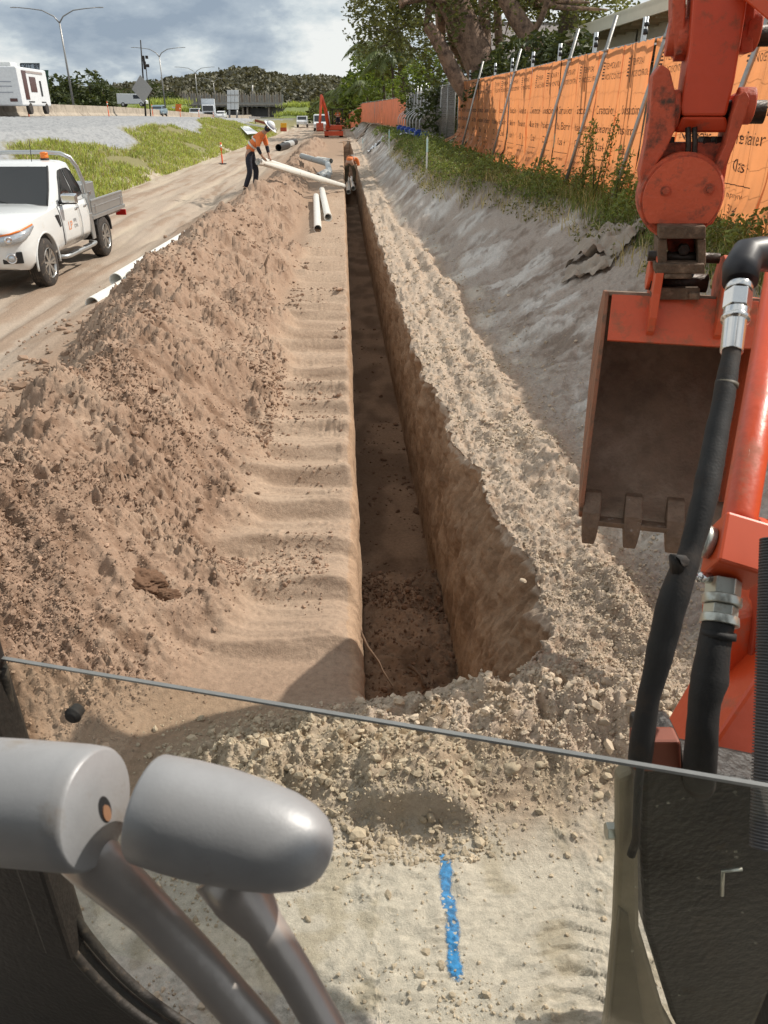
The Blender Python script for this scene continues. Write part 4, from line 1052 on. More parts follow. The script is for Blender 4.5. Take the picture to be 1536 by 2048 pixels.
def sleeve(name, pts, rad, parent, seed, fold=.06, n=22, m_=None):
    """sleeved hose with folds: tube whose radius and centre wander"""
    P = [Vector(p) for p in pts]; fine = []; rr = []
    N = 64
    L = [0]
    for a, b in zip(P[:-1], P[1:]): L.append(L[-1] + (b - a).length)
    for i in range(N):
        s = L[-1] * i / (N - 1); k = max(j for j in range(len(L)) if L[j] <= s + 1e-9); k = min(k, len(P) - 2)
        u = (s - L[k]) / (L[k + 1] - L[k])
        p0, p1, p2, p3 = P[max(k - 1, 0)], P[k], P[k + 1], P[min(k + 2, len(P) - 1)]
        fine.append(.5 * ((2 * p1) + (p2 - p0) * u + (2 * p0 - 5 * p1 + 4 * p2 - p3) * u * u + (3 * p1 - p0 - 3 * p2 + p3) * u ** 3))
        rr.append(rad[k] + (rad[k + 1] - rad[k]) * u)
    mb = MB(); mb.tube(fine, rr, n)
    o = mb.build(name, m_ or M_RUBBER, parent)
    me = o.data
    co = np.array([v.co[:] for v in me.vertices]); nz = fbm(co[:, 2] * 16 + seed, (co[:, 0] * 30 + co[:, 1] * 24), 3, seed) + .6 * billow(co[:, 2] * 9 + co[:, 0] * 20, co[:, 1] * 20, 2, seed + 2)
    ctr = np.repeat(np.array([p[:] for p in fine]), n, 0)
    d = (co - ctr); co2 = ctr + d * (1 + fold * nz[:, None] * 1.5)
    for v, c in zip(me.vertices, co2): v.co = c
    return o
# hose with black elbow and swaged steel ferrule, running down to the swing post
h = EX
elb = MB(); elb.tube([atd(1580, 512, 1.36), atd(1520, 508, 1.34), atd(1494, 512, 1.33), atd(1482, 535, 1.32), atd(1480, 566, 1.31)], [.030, .030, .031, .031, .029], 20)
elb = elb.build('hose_elbow', mat('black_elbow', (.022, .020, .024), .45, 0, .2, 12), EX)
f0, f1 = atd(1479, 570, 1.305), atd(1463, 704, 1.27); fd = f1 - f0; fl_ = fd.length
MB().lathe(f0, fd, [(0, .022), (.10 * fl_, .023)], 18).lathe(f0 + fd * .11, fd, [(0, .0235), (.26 * fl_, .0235)], 6, False).lathe(f0 + fd * .38, fd, [(0, .021), (.10 * fl_, .021), (.12 * fl_, .024), (.16 * fl_, .024), (.18 * fl_, .0195), (.62 * fl_, .0185)], 20).build('ferrule', M_CHROME, elb, .0012)
s1 = sleeve('hose_sleeve', [atd(x, y, d) for x, y, d in [(1464, 700, 1.27), (1452, 770, 1.25), (1437, 850, 1.23), (1408, 1000, 1.19), (1381, 1100, 1.175), (1372, 1130, 1.17), (1346, 1200, 1.165), (1321, 1300, 1.17), (1297, 1400, 1.18), (1285, 1480, 1.19), (1280, 1520, 1.2)]], [.0145, .0165, .0180, .0195, .0165, .0195, .022, .0205, .0165, .0185, .018], EX, 500, .04)
MB().lathe(atd(1454, 765, 1.251), atd(1450, 785, 1.25) - atd(1454, 765, 1.251), [(0, .0185), (.008, .0185)], 20).build('cable_tie', mat('pale_cable_tie', (.10, .085, .06), .6), s1)
MB().tube([atd(1372, 1125, 1.165), atd(1350, 1120, 1.15), atd(1356, 1140, 1.16)], .012, 8).build('sleeve_end', M_RUBBER, s1)
s2 = sleeve('hose_sleeve', [atd(x, y, d) for x, y, d in [(1436, 1246, 1.29), (1427, 1300, 1.28), (1419, 1360, 1.275), (1409, 1405, 1.27), (1404, 1480, 1.275), (1399, 1550, 1.32), (1399, 1590, 1.55)]], [.0255, .026, .0295, .025, .026, .027, .027], EX, 520, .03)
MB().lathe(atd(1437, 1262, 1.285), atd(1435, 1276, 1.285) - atd(1437, 1262, 1.285), [(0, .029), (.012, .030)], 20).build('hose_clamp', M_RUBBER, s2)
# ribbed conduit at the right edge
cd_ = MB(); q0, q1 = atd(1548, 1080, 1.20), atd(1530, 1700, 1.10); prof_ = []
ln = (q1 - q0).length; N_ = 100
for i in range(N_): prof_ += [(ln * i / N_, .0215), (ln * (i + .45) / N_, .0215), (ln * (i + .5) / N_, .0185), (ln * (i + .95) / N_, .0185)]
cd_.lathe(q0, q1 - q0, prof_, 20).build('conduit', mat('grey_conduit', (.10, .095, .098), .5, 0, .15, 20), EX)

# ---- swing post bracket seen through the glass
post = MB().prism([pl(x, y, .98) for x, y in [(1284, 1488), (1366, 1486), (1372, 1540), (1600, 1585), (1600, 2260), (1420, 2180), (1345, 2040), (1290, 1860), (1282, 1700)]], AHEAD * .09).build('swing_post', M_CAST, EX, .012)
MB().prism([pl(x, y, .975) for x, y in [(1270, 1484), (1362, 1484), (1364, 1545), (1268, 1545)]], AHEAD * .04).build('hose_bracket', mat('shaded_bracket_orange', (.22, .055, .028), .6, 0, .2, 9), post, .006)  # orange bracket, its shade put into a darker, browner colour
MB().prism([pl(x, y, .965) for x, y in [(1236, 1560), (1268, 1545), (1278, 1690), (1280, 1860), (1330, 2030), (1410, 2180), (1190, 2180), (1216, 2020), (1230, 1860), (1236, 1720)]], AHEAD * .035).build('side_plate', M_PLATE, post, .010)
MB().prism([pl(x, y, .955) for x, y in [(1240, 1820), (1258, 1835), (1290, 2060), (1330, 2190), (1196, 2190), (1220, 2040)]], AHEAD * .03).build('gusset', mat('gusset_plate', (.17, .14, .095), .7, 0, .2, 9), post, .004)
MB().lathe(pl(1240, 1662, 1.0), -RIGHT, [(0, .026), (.006, .026)], 20).lathe(pl(1236, 1662, 1.0), -RIGHT, [(.006, .0175), (.024, .0175)], 6, False).build('bolt', M_FIT, post, .001)
MB().tube([pl(1284, 1500, .95), pl(1276, 1580, .94), pl(1272, 1680, .94), pl(1262, 1710, .94)], .008, 8).build('cable', M_RUBBER, post)
MB().tube([pl(1444, 1790, .93), pl(1446, 1742, .93), pl(1484, 1738, .93)], .004, 8).build('clip', M_FIT, post)
# ---- windscreen: lower pane, its plane square to the cab, which is slewed a little to the right
def onglass(px, py, off=0.0):
    r = ray(px, py); o = Vector((0, 0, CZ)); t = (A0 + GN * off - o).dot(GN) / r.dot(GN); return o + r * t
def glass_mat():
    m = bpy.data.materials.new('dusty_tinted_glass'); m.use_nodes = True
    N, L = m.node_tree.nodes, m.node_tree.links
    b = N['Principled BSDF']; N.remove(b)
    tr = N.new('ShaderNodeBsdfTransparent'); tr.inputs[0].default_value = (.985, .992, .965, 1)
    gl = N.new('ShaderNodeBsdfGlossy'); gl.inputs['Roughness'].default_value = .02; gl.inputs[0].default_value = (.9, .9, .9, 1)
    lw = N.new('ShaderNodeLayerWeight'); pw = N.new('ShaderNodeMath'); pw.operation = 'POWER'; pw.inputs[1].default_value = 4.0; L.new(lw.outputs['Facing'], pw.inputs[0]); fr = N.new('ShaderNodeMapRange'); fr.inputs[3].default_value = .025; fr.inputs[4].default_value = .6; L.new(pw.outputs[0], fr.inputs[0])
    m1 = N.new('ShaderNodeMixShader'); L.new(fr.outputs[0], m1.inputs[0]); L.new(tr.outputs[0], m1.inputs[1]); L.new(gl.outputs[0], m1.inputs[2])
    di = N.new('ShaderNodeBsdfDiffuse'); di.inputs[0].default_value = (.62, .58, .46, 1)
    t = N.new('ShaderNodeTexCoord')
    n = N.new('ShaderNodeTexNoise'); n.inputs['Scale'].default_value = 6; n.inputs['Detail'].default_value = 7; L.new(t.outputs['Object'], n.inputs['Vector'])
    mr = N.new('ShaderNodeMapRange'); mr.inputs[1].default_value = .45; mr.inputs[2].default_value = .75; mr.inputs[3].default_value = .004; mr.inputs[4].default_value = .028; L.new(n.outputs[0], mr.inputs[0])
    v = N.new('ShaderNodeTexVoronoi'); v.inputs['Scale'].default_value = 42; L.new(t.outputs['Object'], v.inputs['Vector'])
    v2 = N.new('ShaderNodeTexNoise'); v2.inputs['Scale'].default_value = 24; L.new(t.outputs['Object'], v2.inputs['Vector'])
    q = N.new('ShaderNodeMapRange'); q.inputs[1].default_value = .16; q.inputs[2].default_value = .08; q.inputs[3].default_value = 0; q.inputs[4].default_value = .30; L.new(v.outputs['Distance'], q.inputs[0])
    q2 = N.new('ShaderNodeMapRange'); q2.inputs[1].default_value = .56; q2.inputs[2].default_value = .66; L.new(v2.outputs[0], q2.inputs[0])
    mm = N.new('ShaderNodeMath'); mm.operation = 'MULTIPLY'; L.new(q.outputs[0], mm.inputs[0]); L.new(q2.outputs[0], mm.inputs[1])
    ad = N.new('ShaderNodeMath'); ad.operation = 'ADD'; L.new(mr.outputs[0], ad.inputs[0]); L.new(mm.outputs[0], ad.inputs[1])
    m2 = N.new('ShaderNodeMixShader'); L.new(ad.outputs[0], m2.inputs[0]); L.new(m1.outputs[0], m2.inputs[1]); L.new(di.outputs[0], m2.inputs[2])
    L.new(m2.outputs[0], N['Material Output'].inputs['Surface'])
    return m
g0, g1 = A0 - GX * .02, A1 + GX * .10
zlo = .62
pane = MB().prism([g0, g1, Vector((g1.x, g1.y, zlo)), Vector((g0.x, g0.y, zlo))], GN * .006)
pane = pane.build('windscreen', glass_mat(), EX)
MB().prism([g0 + UP * .0005 - GN * .0005, g1 + UP * .0005 - GN * .0005, g1 + UP * .0065 - GN * .0005, g0 + UP * .0035 - GN * .0005], GN * .0075).build('glass_edge', mat('ground_glass_edge', (.22, .225, .22), .3, .2, .12, 30), pane)
k0 = onglass(150, 1426, -.004)
MB().lathe(k0, -GN, [(-.012, .012), (0, .013), (.004, .0155), (.008, .0155), (.010, .012), (.013, .012), (.015, .008)], 22).build('rubber_stop', M_RUBBER, pane)
edge = [(2, 1335), (32, 1480), (66, 1620), (108, 1745), (160, 1850), (246, 1952), (342, 2029), (480, 2110), (700, 2190), (1000, 2250)]
E3 = [onglass(x, y) for x, y in edge]
for (dx, dy, r, off, mm_) in ((0, 0, .011, -.004, M_SEAL), (-20, 10, .010, -.010, M_SEAL), (-40, 20, .011, -.006, M_SEAL)):
    fine = []
    Q = [onglass(x + dx, y + dy, off) for x, y in edge]
    for i in range(len(Q) - 1):
        for t in np.linspace(0, 1, 6)[:-1]:
            p0, p1, p2, p3 = Q[max(i - 1, 0)], Q[i], Q[i + 1], Q[min(i + 2, len(Q) - 1)]
            fine.append(.5 * ((2 * p1) + (p2 - p0) * t + (2 * p0 - 5 * p1 + 4 * p2 - p3) * t * t + (3 * p1 - p0 - 3 * p2 + p3) * t ** 3))
    MB().tube(fine, r, 10).build('window_seal', mm_, EX)
wall = MB(); out = [onglass(x - 46, y + 24, -.012) for x, y in edge]
cor = [Vector((p.x, p.y, p.z)) - GX * .5 - UP * .7 for p in out]
for i in range(len(out) - 1): wall.add([out[i], out[i + 1], cor[i + 1], cor[i]], [(0, 1, 2, 3)])
wall.build('cab_front_panel', M_DARK, EX)
# left pillar, roof, floor, right pillar, side wall: the cab the levers stand in
lp = onglass(2, 1335, -.02) - GX * .05
MB().box((lp.x, lp.y, 1.75), (.07, .07, 2.2), Matrix((GX, GN, UP)).transposed()).build('cab_pillar', M_DARK, EX, .01)
rp = g1 + GX * .05
MB().box((rp.x, rp.y, 1.75), (.07, .07, 2.2), Matrix((GX, GN, UP)).transposed()).build('cab_pillar', M_DARK, EX, .01)
mid = (A0 + A1) / 2
MB().box(Vector((mid.x, mid.y, 2.86)) - GN * .80 + GX * .05, (1.55, 1.05, .06), Matrix((GX, GN, UP)).transposed()).build('cab_roof', M_DARK, EX, .02)  # roof out of view, added to shade the levers and glass
MB().box(Vector((mid.x, mid.y, .60)) - GN * .92 + GX * .05, (1.5, .75, .05), Matrix((GX, GN, UP)).transposed()).build('cab_floor', M_DARK, EX, .01)
MB().box(Vector((mid.x, mid.y, 1.75)) - GN * 1.32 + GX * .05, (1.5, .05, 2.2), Matrix((GX, GN, UP)).transposed()).build('cab_rear_wall', M_DARK, EX, .01)
for sgn in (-1, 1):
    tr = MB(); c = Vector((mid.x, mid.y, 0)) - GN * 1.35 + GX * (.05 + sgn * .75)
    pts = []
    for k in range(24):
        a = 2 * math.pi * k / 24; pts.append(c + GN * (1.0 * math.copysign(abs(math.cos(a)) ** .45, math.cos(a))) + UP * (.28 + .27 * math.copysign(abs(math.sin(a)) ** .7, math.sin(a))) - GX * .19)
    tr.prism(pts, GX * .38).build('crawler_track', M_RUBBER, EX, .01)
# ---- travel levers: grey bullet grips on cranked stems
def grip(name, a, b, prof, m_=M_LEVER):
    d = b - a; L = d.length
    return MB().lathe(a, d, [(t * L, r) for t, r in prof], 48).build(name, m_, EX, auto=R(48))
ga, gb = atd(291, 1613, .60), atd(664, 1708, .575)
gr2 = grip('lever_grip', ga, gb, [(0, .036), (.012, .040), (.03, .0418), (.2, .0432), (.4, .0430), (.6, .0405), (.75, .0370), (.86, .0315), (.93, .025), (.97, .018), (.992, .009), (1, .0)])
ha, hb_ = atd(-330, 1572, .665), atd(196, 1617, .60)
gr1 = grip('lever_grip', ha, hb_, [(0, .01), (.05, .040), (.3, .049), (.7, .0495), (.94, .0485), (.985, .0475), (.997, .0455), (1, .0445)])
e = (hb_ - ha).normalized(); f_ = hb_ + e * .0004
sl = f_ + UP * (-.008) + (K - e * K.dot(e)).normalized() * -.006
v_ = (UP - e * UP.dot(e)).normalized(); w_ = e.cross(v_)
slot = MB(); slot.prism([sl + e * .0003 + v_ * (.013 * math.sin(t)) + w_ * (.0072 * math.cos(t)) for t in np.linspace(0, 2 * math.pi, 20, endpoint=False)], e * .0006).build('slot', M_BAND, gr1)
MB().prism([sl - v_ * .004 + e * .0009 + v_ * (.008 * math.sin(t)) + w_ * (.0045 * math.cos(t)) for t in np.linspace(0, 2 * math.pi, 16, endpoint=False)], e * .0008).build('rivet', mat('copper_rivet', (.55, .30, .18), .4, .5), gr1)
def stem_(pts, rad, parent):
    return MB().tube(pts, rad, 24).build('lever_stem', M_STEM, parent)
stem_([atd(150, 1680, .62), atd(205, 1738, .615), atd(300, 1824, .605), atd(400, 1928, .595), atd(505, 2048, .585), atd(630, 2200, .57)], [.024, .0215, .0175, .0165, .0158, .0155], gr1)
stem_([atd(450, 1735, .61), atd(487, 1795, .605), atd(530, 1856, .60), atd(590, 1950, .59), atd(648, 2050, .58), atd(715, 2170, .57)], [.027, .0235, .0160, .0148, .0145, .0145], gr2)
# ================================================================== PIPES
M_PVC = mat('white_pvc', (.82, .81, .76), .35, 0, .06, 6, dirt=(.36, .27, .19), dirt_amt=.12, dscale=5)
M_PVCG = mat('grey_pvc', (.46, .48, .48), .4, 0, .08, 6, dirt=(.34, .26, .19), dirt_amt=.2, dscale=6)
M_BLKP = mat('black_polypipe', (.016, .015, .015), .5, 0, .2, 5)
def pipe(a, b, ro, label, m_=M_PVC, socket=False, group=None, name='drainage_pipe'):
    a, b = Vector(a), Vector(b); m = MB(); m.pipe([a, b], ro, ro * .90, 20)
    if socket: m.pipe([a, a + (b - a).normalized() * ro * 2.2], ro * 1.14, ro * 1.0, 20)
    return tag(m.build(name, m_, None, flip=False), label, 'pipe', group)
def settle(p, dz): return Vector((p[0], p[1], gz(p[0], p[1]) + dz))
# pair held by the standing worker, laid across the heap to the trench edge
wk = Vector((-2.42, 21.7, 0)); wk.z = gz(wk.x, wk.y)
h0 = wk + Vector((.20, -.02, .74)); h1 = Vector((.0, 25.6, gz(-.1, 25.6) + .16))
pipe(h0, h1, .075, 'long white drainage pipe held up by the standing worker, nearer of the pair', socket=True)
pipe(h0 + Vector((.12, .22, .02)), h1 + Vector((-.25, .25, .05)), .075, 'long white drainage pipe held by the standing worker, further one of the pair')
pipe(settle((-.57, 16.9), .10), settle((-.80, 23.4), .14), .085, 'left of two white pipes lying along the trench on the heap foot')
pipe(settle((-.38, 18.7), .10), settle((-.66, 24.6), .13), .085, 'right of two white pipes lying along the trench on the heap foot', socket=True)
# grey pipe with its bend and junction, and a second one beside it
q0 = pl(603, 312, 34.5); q1 = pl(655, 327, 33.0)
pipe(q0, q1, .11, 'grey drainage pipe on the far heap, upper one leading to the bend', M_PVCG)
pipe(pl(635, 318, 35.5), pl(662, 322, 34.5), .10, 'short pale pipe lying behind the grey pipe bend on the far heap', M_PVC)
t = thing('pipe_junction', 'grey pipe bend with a branch junction lying on the far heap', 'pipe fitting', pl(655, 340, 32))
MB().tube([pl(655, 327, 32.9), pl(657, 335, 32.3), pl(659, 345, 31.8), pl(654, 356, 31.2)], .115, 16).build('bend', M_PVCG, t)
MB().pipe([pl(636, 353, 31.0), pl(652, 345, 31.6)], .125, .105, 18).build('branch', M_PVCG, t, flip=False)
MB().pipe([pl(641, 358, 31.0), pl(650, 352, 31.3)], .115, .095, 18).build('outlet', M_PVCG, t, flip=False)
# white pipes stacked along the outer foot of the heap
pipe((-3.52, 12.0, .02), (-3.05, 17.6, .12), .105, 'left of two white pipe ends side by side at the outer heap foot')
pipe((-3.29, 12.05, .04), (-2.83, 17.6, .14), .105, 'right of two white pipe ends side by side at the outer heap foot')
pipe((-3.58, 10.9, -.10), (-3.35, 12.4, -.06), .105, 'nearest white pipe end at the outer heap foot, below the other two')
pipe((.20, 34.6, -.72), (.19, 40.6, -.60), .09, 'pale pipe laid on the trench floor by the bending worker, left one')
pipe((.42, 35.6, -.66), (.38, 40.6, -.60), .09, 'pale pipe laid on the trench floor by the bending worker, right one')
for k, (px, py, D) in enumerate([(556, 282, 62), (566, 277, 66), (574, 273, 70)]):
    a = pl(px, py, D); a.z = gz(a.x, a.y) + .24; b = a + Vector((.5, 3.0, 0)); b.z = gz(b.x, b.y) + .24
    pipe(a, b, .24, ['large black pipe by the haul road, nearest of three', 'large black pipe by the haul road, middle of three', 'large black pipe by the haul road, furthest of three'][k], M_BLKP if k != 1 else M_PVCG)

# ================================================================== PEOPLE
M_SKIN = mat('skin', (.42, .25, .17), .55, 0, .08, 20)
M_HIVIS = mat('hi_vis_orange', (.80, .22, .06), .7, 0, .12, 8, .3, 30)
M_NAVY = mat('dark_work_trousers', (.016, .018, .030), .8, 0, .2, 8, .3, 30)
M_OLIVE = mat('khaki_work_trousers', (.10, .085, .055), .85, 0, .2, 8, .3, 30)
M_BOOT = mat('muddy_boots', (.10, .07, .045), .85, 0, .3, 20)
M_HELM = mat('white_hard_hat', (.78, .80, .82), .35)
M_REFL = mat('reflective_tape', (.66, .66, .62), .3, .3)
def skin(name, P, E_, m_, parent, root=0, sub=2):
    me = bpy.data.meshes.new(name); me.from_pydata([p[:3] for p in P], E_, []); o = bpy.data.objects.new(name, me); COL.objects.link(o)
    s = o.modifiers.new('skin', 'SKIN'); s.use_smooth_shade = True
    for i, p in enumerate(P):
        d = me.skin_vertices[0].data[i]; d.radius = (p[3], p[4] if len(p) > 4 else p[3]); d.use_root = (i == root)
    u = o.modifiers.new('sub', 'SUBSURF'); u.levels = sub; u.render_levels = sub
    baked(o)
    for p in o.data.polygons: p.use_smooth = True
    o.data.materials.clear(); o.data.materials.append(m_)
    return adopt(o, parent)
def person(label, at_, rot, J, trousers, sc=1.0, helmet=True, group=None):
    """J: joint positions facing +x, feet at z 0: pelvis, waist, chest, neck, head, (shoulder, elbow, wrist) x2, (hip, knee, ankle, toe) x2"""
    t = thing('person', label, 'person', at_, group)
    Rz = Matrix.Rotation(rot, 3, 'Z')
    def W(p): return Vector(at_) + Rz @ (Vector(p) * sc)
    def n(p, r, r2=None): w = W(p); return (w.x, w.y, w.z, r * sc, (r2 or r) * sc)
    j = J
    P = [n(j['pelvis'], .10, .085), n(j['waist'], .105, .085), n(j['chest'], .145, .105), n(j['neck'], .055), n(j['skull'], .075), n(j['head'], .088), ]
    E_ = [(0, 1), (1, 2), (2, 3), (3, 4), (4, 5)]
    for s in ('l', 'r'):
        b = len(P); sh, el, wr, ha = j['arm_' + s]
        P += [n(sh, .06), n(el, .042), n(wr, .030), n(ha, .036, .020)]; E_ += [(2, b), (b, b + 1), (b + 1, b + 2), (b + 2, b + 3)]
        d = (Vector(ha) - Vector(wr)).normalized(); side = d.cross(Vector((0, 0, 1))).normalized(); dn = d.cross(side)
        for k in range(4):
            c = len(P); o = side * (.026 - .0175 * k); L = (.062, .075, .07, .055)[k]
            f1 = Vector(ha) + o + d * (L * .55); f2 = f1 + (d * .5 + dn * .5) * L * .5
            P += [n(f1, .0095), n(f2, .008)]; E_ += [(b + 3, c), (c, c + 1)]
        c = len(P); th = Vector(wr).lerp(Vector(ha), .6) + side * .05 + d * .02; P += [n(th, .011), n(th + d * .03 + dn * .01, .009)]; E_ += [(b + 3, c), (c, c + 1)]
    for s in ('l', 'r'):
        b = len(P); hp, kn, an, to = j['leg_' + s]
        P += [n(hp, .085), n(kn, .058), n(an, .042), n(to, .038, .03)]; E_ += [(0, b), (b, b + 1), (b + 1, b + 2), (b + 2, b + 3)]
    skin('body', P, E_, M_SKIN, t)
    # clothes follow the limbs, a little looser
    P = [n(Vector(j['pelvis']).lerp(Vector(j['waist']), -.15), .160, .132), n(j['waist'], .145, .118), n(j['chest'], .168, .128), n(Vector(j['chest']).lerp(Vector(j['neck']), .7), .075)]; E_ = [(0, 1), (1, 2), (2, 3)]
    for s in ('l', 'r'):
        b = len(P); sh, el, wr, ha = j['arm_' + s]; P += [n(sh, .080), n(Vector(sh).lerp(Vector(el), .9), .062)]; E_ += [(2, b), (b, b + 1)]
    sh_ = skin('hi_vis_shirt', P, E_, M_HIVIS, t, 2)
    P = []; E_ = []
    for s in ('l', 'r'):
        b = len(P); sh, el, wr, ha = j['arm_' + s]; P += [n(Vector(sh).lerp(Vector(el), .8), .058), n(el, .053), n(Vector(el).lerp(Vector(wr), .75), .044)]; E_ += [(b, b + 1), (b + 1, b + 2)]
    for k in (0, 3): skin('dark_sleeve', P[k:k + 3], [(0, 1), (1, 2)], trousers, t)
    P = [n(j['pelvis'], .140, .118), n(Vector(j['pelvis']).lerp(Vector(j['waist']), .75), .125, .10)]; E_ = [(0, 1)]
    for s in ('l', 'r'):
        b = len(P); hp, kn, an, to = j['leg_' + s]; P += [n(Vector(hp).lerp(Vector(kn), .25), .098), n(kn, .078), n(Vector(kn).lerp(Vector(an), .92), .066)]; E_ += [(0, b), (b, b + 1), (b + 1, b + 2)]
    skin('trousers', P, E_, trousers, t)
    for s in ('l', 'r'):
        hp, kn, an, to = j['leg_' + s]; an, to = Vector(an), Vector(to)
        skin('boot', [n(an + Vector((0, 0, .06)), .056), n(an - Vector((0, 0, .02)), .058), n(an.lerp(to, .6) - Vector((0, 0, .02)), .050, .04), n(to, .045, .032)], [(0, 1), (1, 2), (2, 3)], M_BOOT, t)
    hd, sk = W(j['head']), W(j['skull']); up = (hd - sk).normalized(); fw = Rz @ Vector(j['face']); fw = (fw - up * fw.dot(up)).normalized()
    # face: nose, eyes, ears
    m = MB(); sd = up.cross(fw); c = sk.lerp(hd, .55)
    m.lathe(c + fw * .085 * sc - up * .005, fw, [(0, .016 * sc), (.03 * sc, .007 * sc)], 8)
    for s in (-1, 1): m.lathe(c + sd * (s * .088 * sc), sd * s, [(0, .026 * sc), (.014 * sc, .016 * sc)], 10)
    m.build('nose_and_ears', M_SKIN, t)
    for s in (-1, 1): MB().lathe(c + fw * .086 * sc + sd * (s * .032 * sc) + up * .022 * sc, fw, [(0, .009 * sc), (.005 * sc, .004 * sc)], 8).build('eye', M_BAND, t)
    MB().box(c + fw * .088 * sc - up * .045 * sc, (.006, .045 * sc, .010 * sc), Matrix((fw, sd, up)).transposed()).build('mouth', mat('lips', (.30, .13, .10), .6), t)
    if helmet:
        b = hd + up * .012 * sc
        m = MB(); m.lathe(b - up * .02 * sc, up, [(0, .120 * sc), (.03 * sc, .119 * sc), (.07 * sc, .105 * sc), (.10 * sc, .075 * sc), (.117 * sc, .035 * sc), (.12 * sc, 0)], 24)
        hm = m.build('hard_hat', M_HELM, t)
        rg = []
        for q in (.118, .185):
            rg.append([b - up * (.022 + .10 * (q - .118)) * sc + fw * math.cos(a) * q * sc * (1.12 if math.cos(a) > 0 else 1) + sd * math.sin(a) * q * sc for a in np.linspace(0, 2 * math.pi, 28, endpoint=False)])
        n_ = 28; mb = MB(); mb.add(rg[0] + rg[1], [(k, (k + 1) % n_, n_ + (k + 1) % n_, n_ + k) for k in range(n_)], True)
        o = mb.build('brim', M_HELM, hm); sm = o.modifiers.new('thick', 'SOLIDIFY'); sm.thickness = .006
        MB().lathe(b - up * .005 * sc, up, [(0, .122 * sc), (.022 * sc, .121 * sc)], 24).build('band', mat('hat_band', (.25, .26, .36), .5), hm)
        skin('neck_flap', [tuple(sk - fw * .03 * sc - up * .07 * sc) + (.085 * sc, .06 * sc), tuple(sk - fw * .015 * sc) + (.098 * sc, .09 * sc), tuple(hd - fw * .01 * sc) + (.105 * sc, .1 * sc)], [(0, 1), (1, 2)], M_NAVY, t)
    else:
        skin('hair', [tuple(hd - fw * .02 * sc - up * .02 * sc) + (.088 * sc,), tuple(hd + up * .02 * sc - fw * .01 * sc) + (.086 * sc,)], [(0, 1)], mat('dark_hair', (.02, .014, .01), .6), t)
    # reflective bands
    wv, ch = Vector(j['waist']), Vector(j['chest'])
    for f in (.05, .6):
        c = wv.lerp(ch, f); a = W(c); d = (W(ch) - W(wv)).normalized(); x = Rz @ Vector((0, 1, 0)); y = d.cross(x)
        ring = [[a + d * (k * .05 - .025) * sc + x * math.cos(q) * (.160 + .016 * f) * sc + y * math.sin(q) * (.130 + .012 * f) * sc for q in np.linspace(0, 2 * math.pi, 22, endpoint=False)] for k in (0, 1)]
        MB().loft(ring, caps=False).build('reflective_band', M_REFL, sh_)
    return t
stand = dict(pelvis=(-.02, 0, .98), waist=(.09, 0, 1.12), chest=(.30, 0, 1.33), neck=(.46, 0, 1.45), skull=(.53, 0, 1.49), head=(.61, 0, 1.57), face=(.7, -.15, -.8),
    arm_l=((.35, .19, 1.36), (.42, .21, 1.06), (.48, .13, .88), (.52, .08, .81)), arm_r=((.33, -.19, 1.34), (.32, -.26, 1.05), (.40, -.20, .87), (.45, -.14, .81)),
    leg_l=((-.01, .11, .92), (.10, .15, .52), (.02, .16, .09), (.19, .18, .045)), leg_r=((-.02, -.11, .92), (.03, -.16, .50), (-.14, -.19, .09), (.03, -.21, .045)))
person('worker in white hard hat, orange shirt and dark trousers bending to hold white pipes', (wk.x, wk.y, wk.z), R(-12), stand, M_NAVY, 1.0)
bend = dict(pelvis=(-.12, 0, .90), waist=(.02, 0, .98), chest=(.28, 0, .98), neck=(.45, 0, .88), skull=(.51, 0, .84), head=(.58, 0, .77), face=(.4, 0, -.9),
    arm_l=((.30, .20, .94), (.34, .26, .62), (.40, .20, .36), (.42, .16, .28)), arm_r=((.30, -.20, .94), (.34, -.26, .62), (.42, -.18, .36), (.45, -.14, .28)),
    leg_l=((-.10, .11, .86), (.06, .16, .48), (-.06, .17, .09), (.10, .18, .045)), leg_r=((-.10, -.11, .86), (.05, -.16, .48), (-.08, -.17, .09), (.08, -.18, .045)))
person('worker in orange shirt and khaki trousers bent double down in the trench', (.32, 38.2, -.74), R(70), bend, M_OLIVE, 1.15, helmet=False)

# ================================================================== WHITE TRAY UTE
M_WHITE = mat('white_car_paint', (.72, .74, .74), .22, 0, .03, 3, coat=.6, dirt=(.42, .34, .26), dirt_amt=.02, dscale=4)
M_GLASS = mat('dark_car_glass', (.012, .014, .016), .06, 0, .1, 3, spec=.7)
M_TRIM = mat('black_plastic_trim', (.020, .020, .021), .6, 0, .2, 10)
M_TYRE = mat('tyre_rubber', (.040, .034, .030), .85, 0, .25, 14, .3, 60, dirt=(.20, .15, .11), dirt_amt=.2, dscale=12)
M_ALLOY = mat('alloy_wheel', (.52, .51, .49), .3, .85, .08, 12)
M_ALU = mat('aluminium_tray', (.50, .51, .51), .38, .75, .1, 6)
M_LAMP = mat('headlamp_lens', (.50, .54, .58), .08, .4, .25, 18)
M_AMBER = mat('amber_lens', (.85, .22, .03), .3)
M_CHR = mat('bright_chrome', (.75, .76, .78), .10, .95, .04, 10)
UT = thing('utility_truck', 'white dual cab ute with an aluminium tray parked on the haul road', 'utility truck')
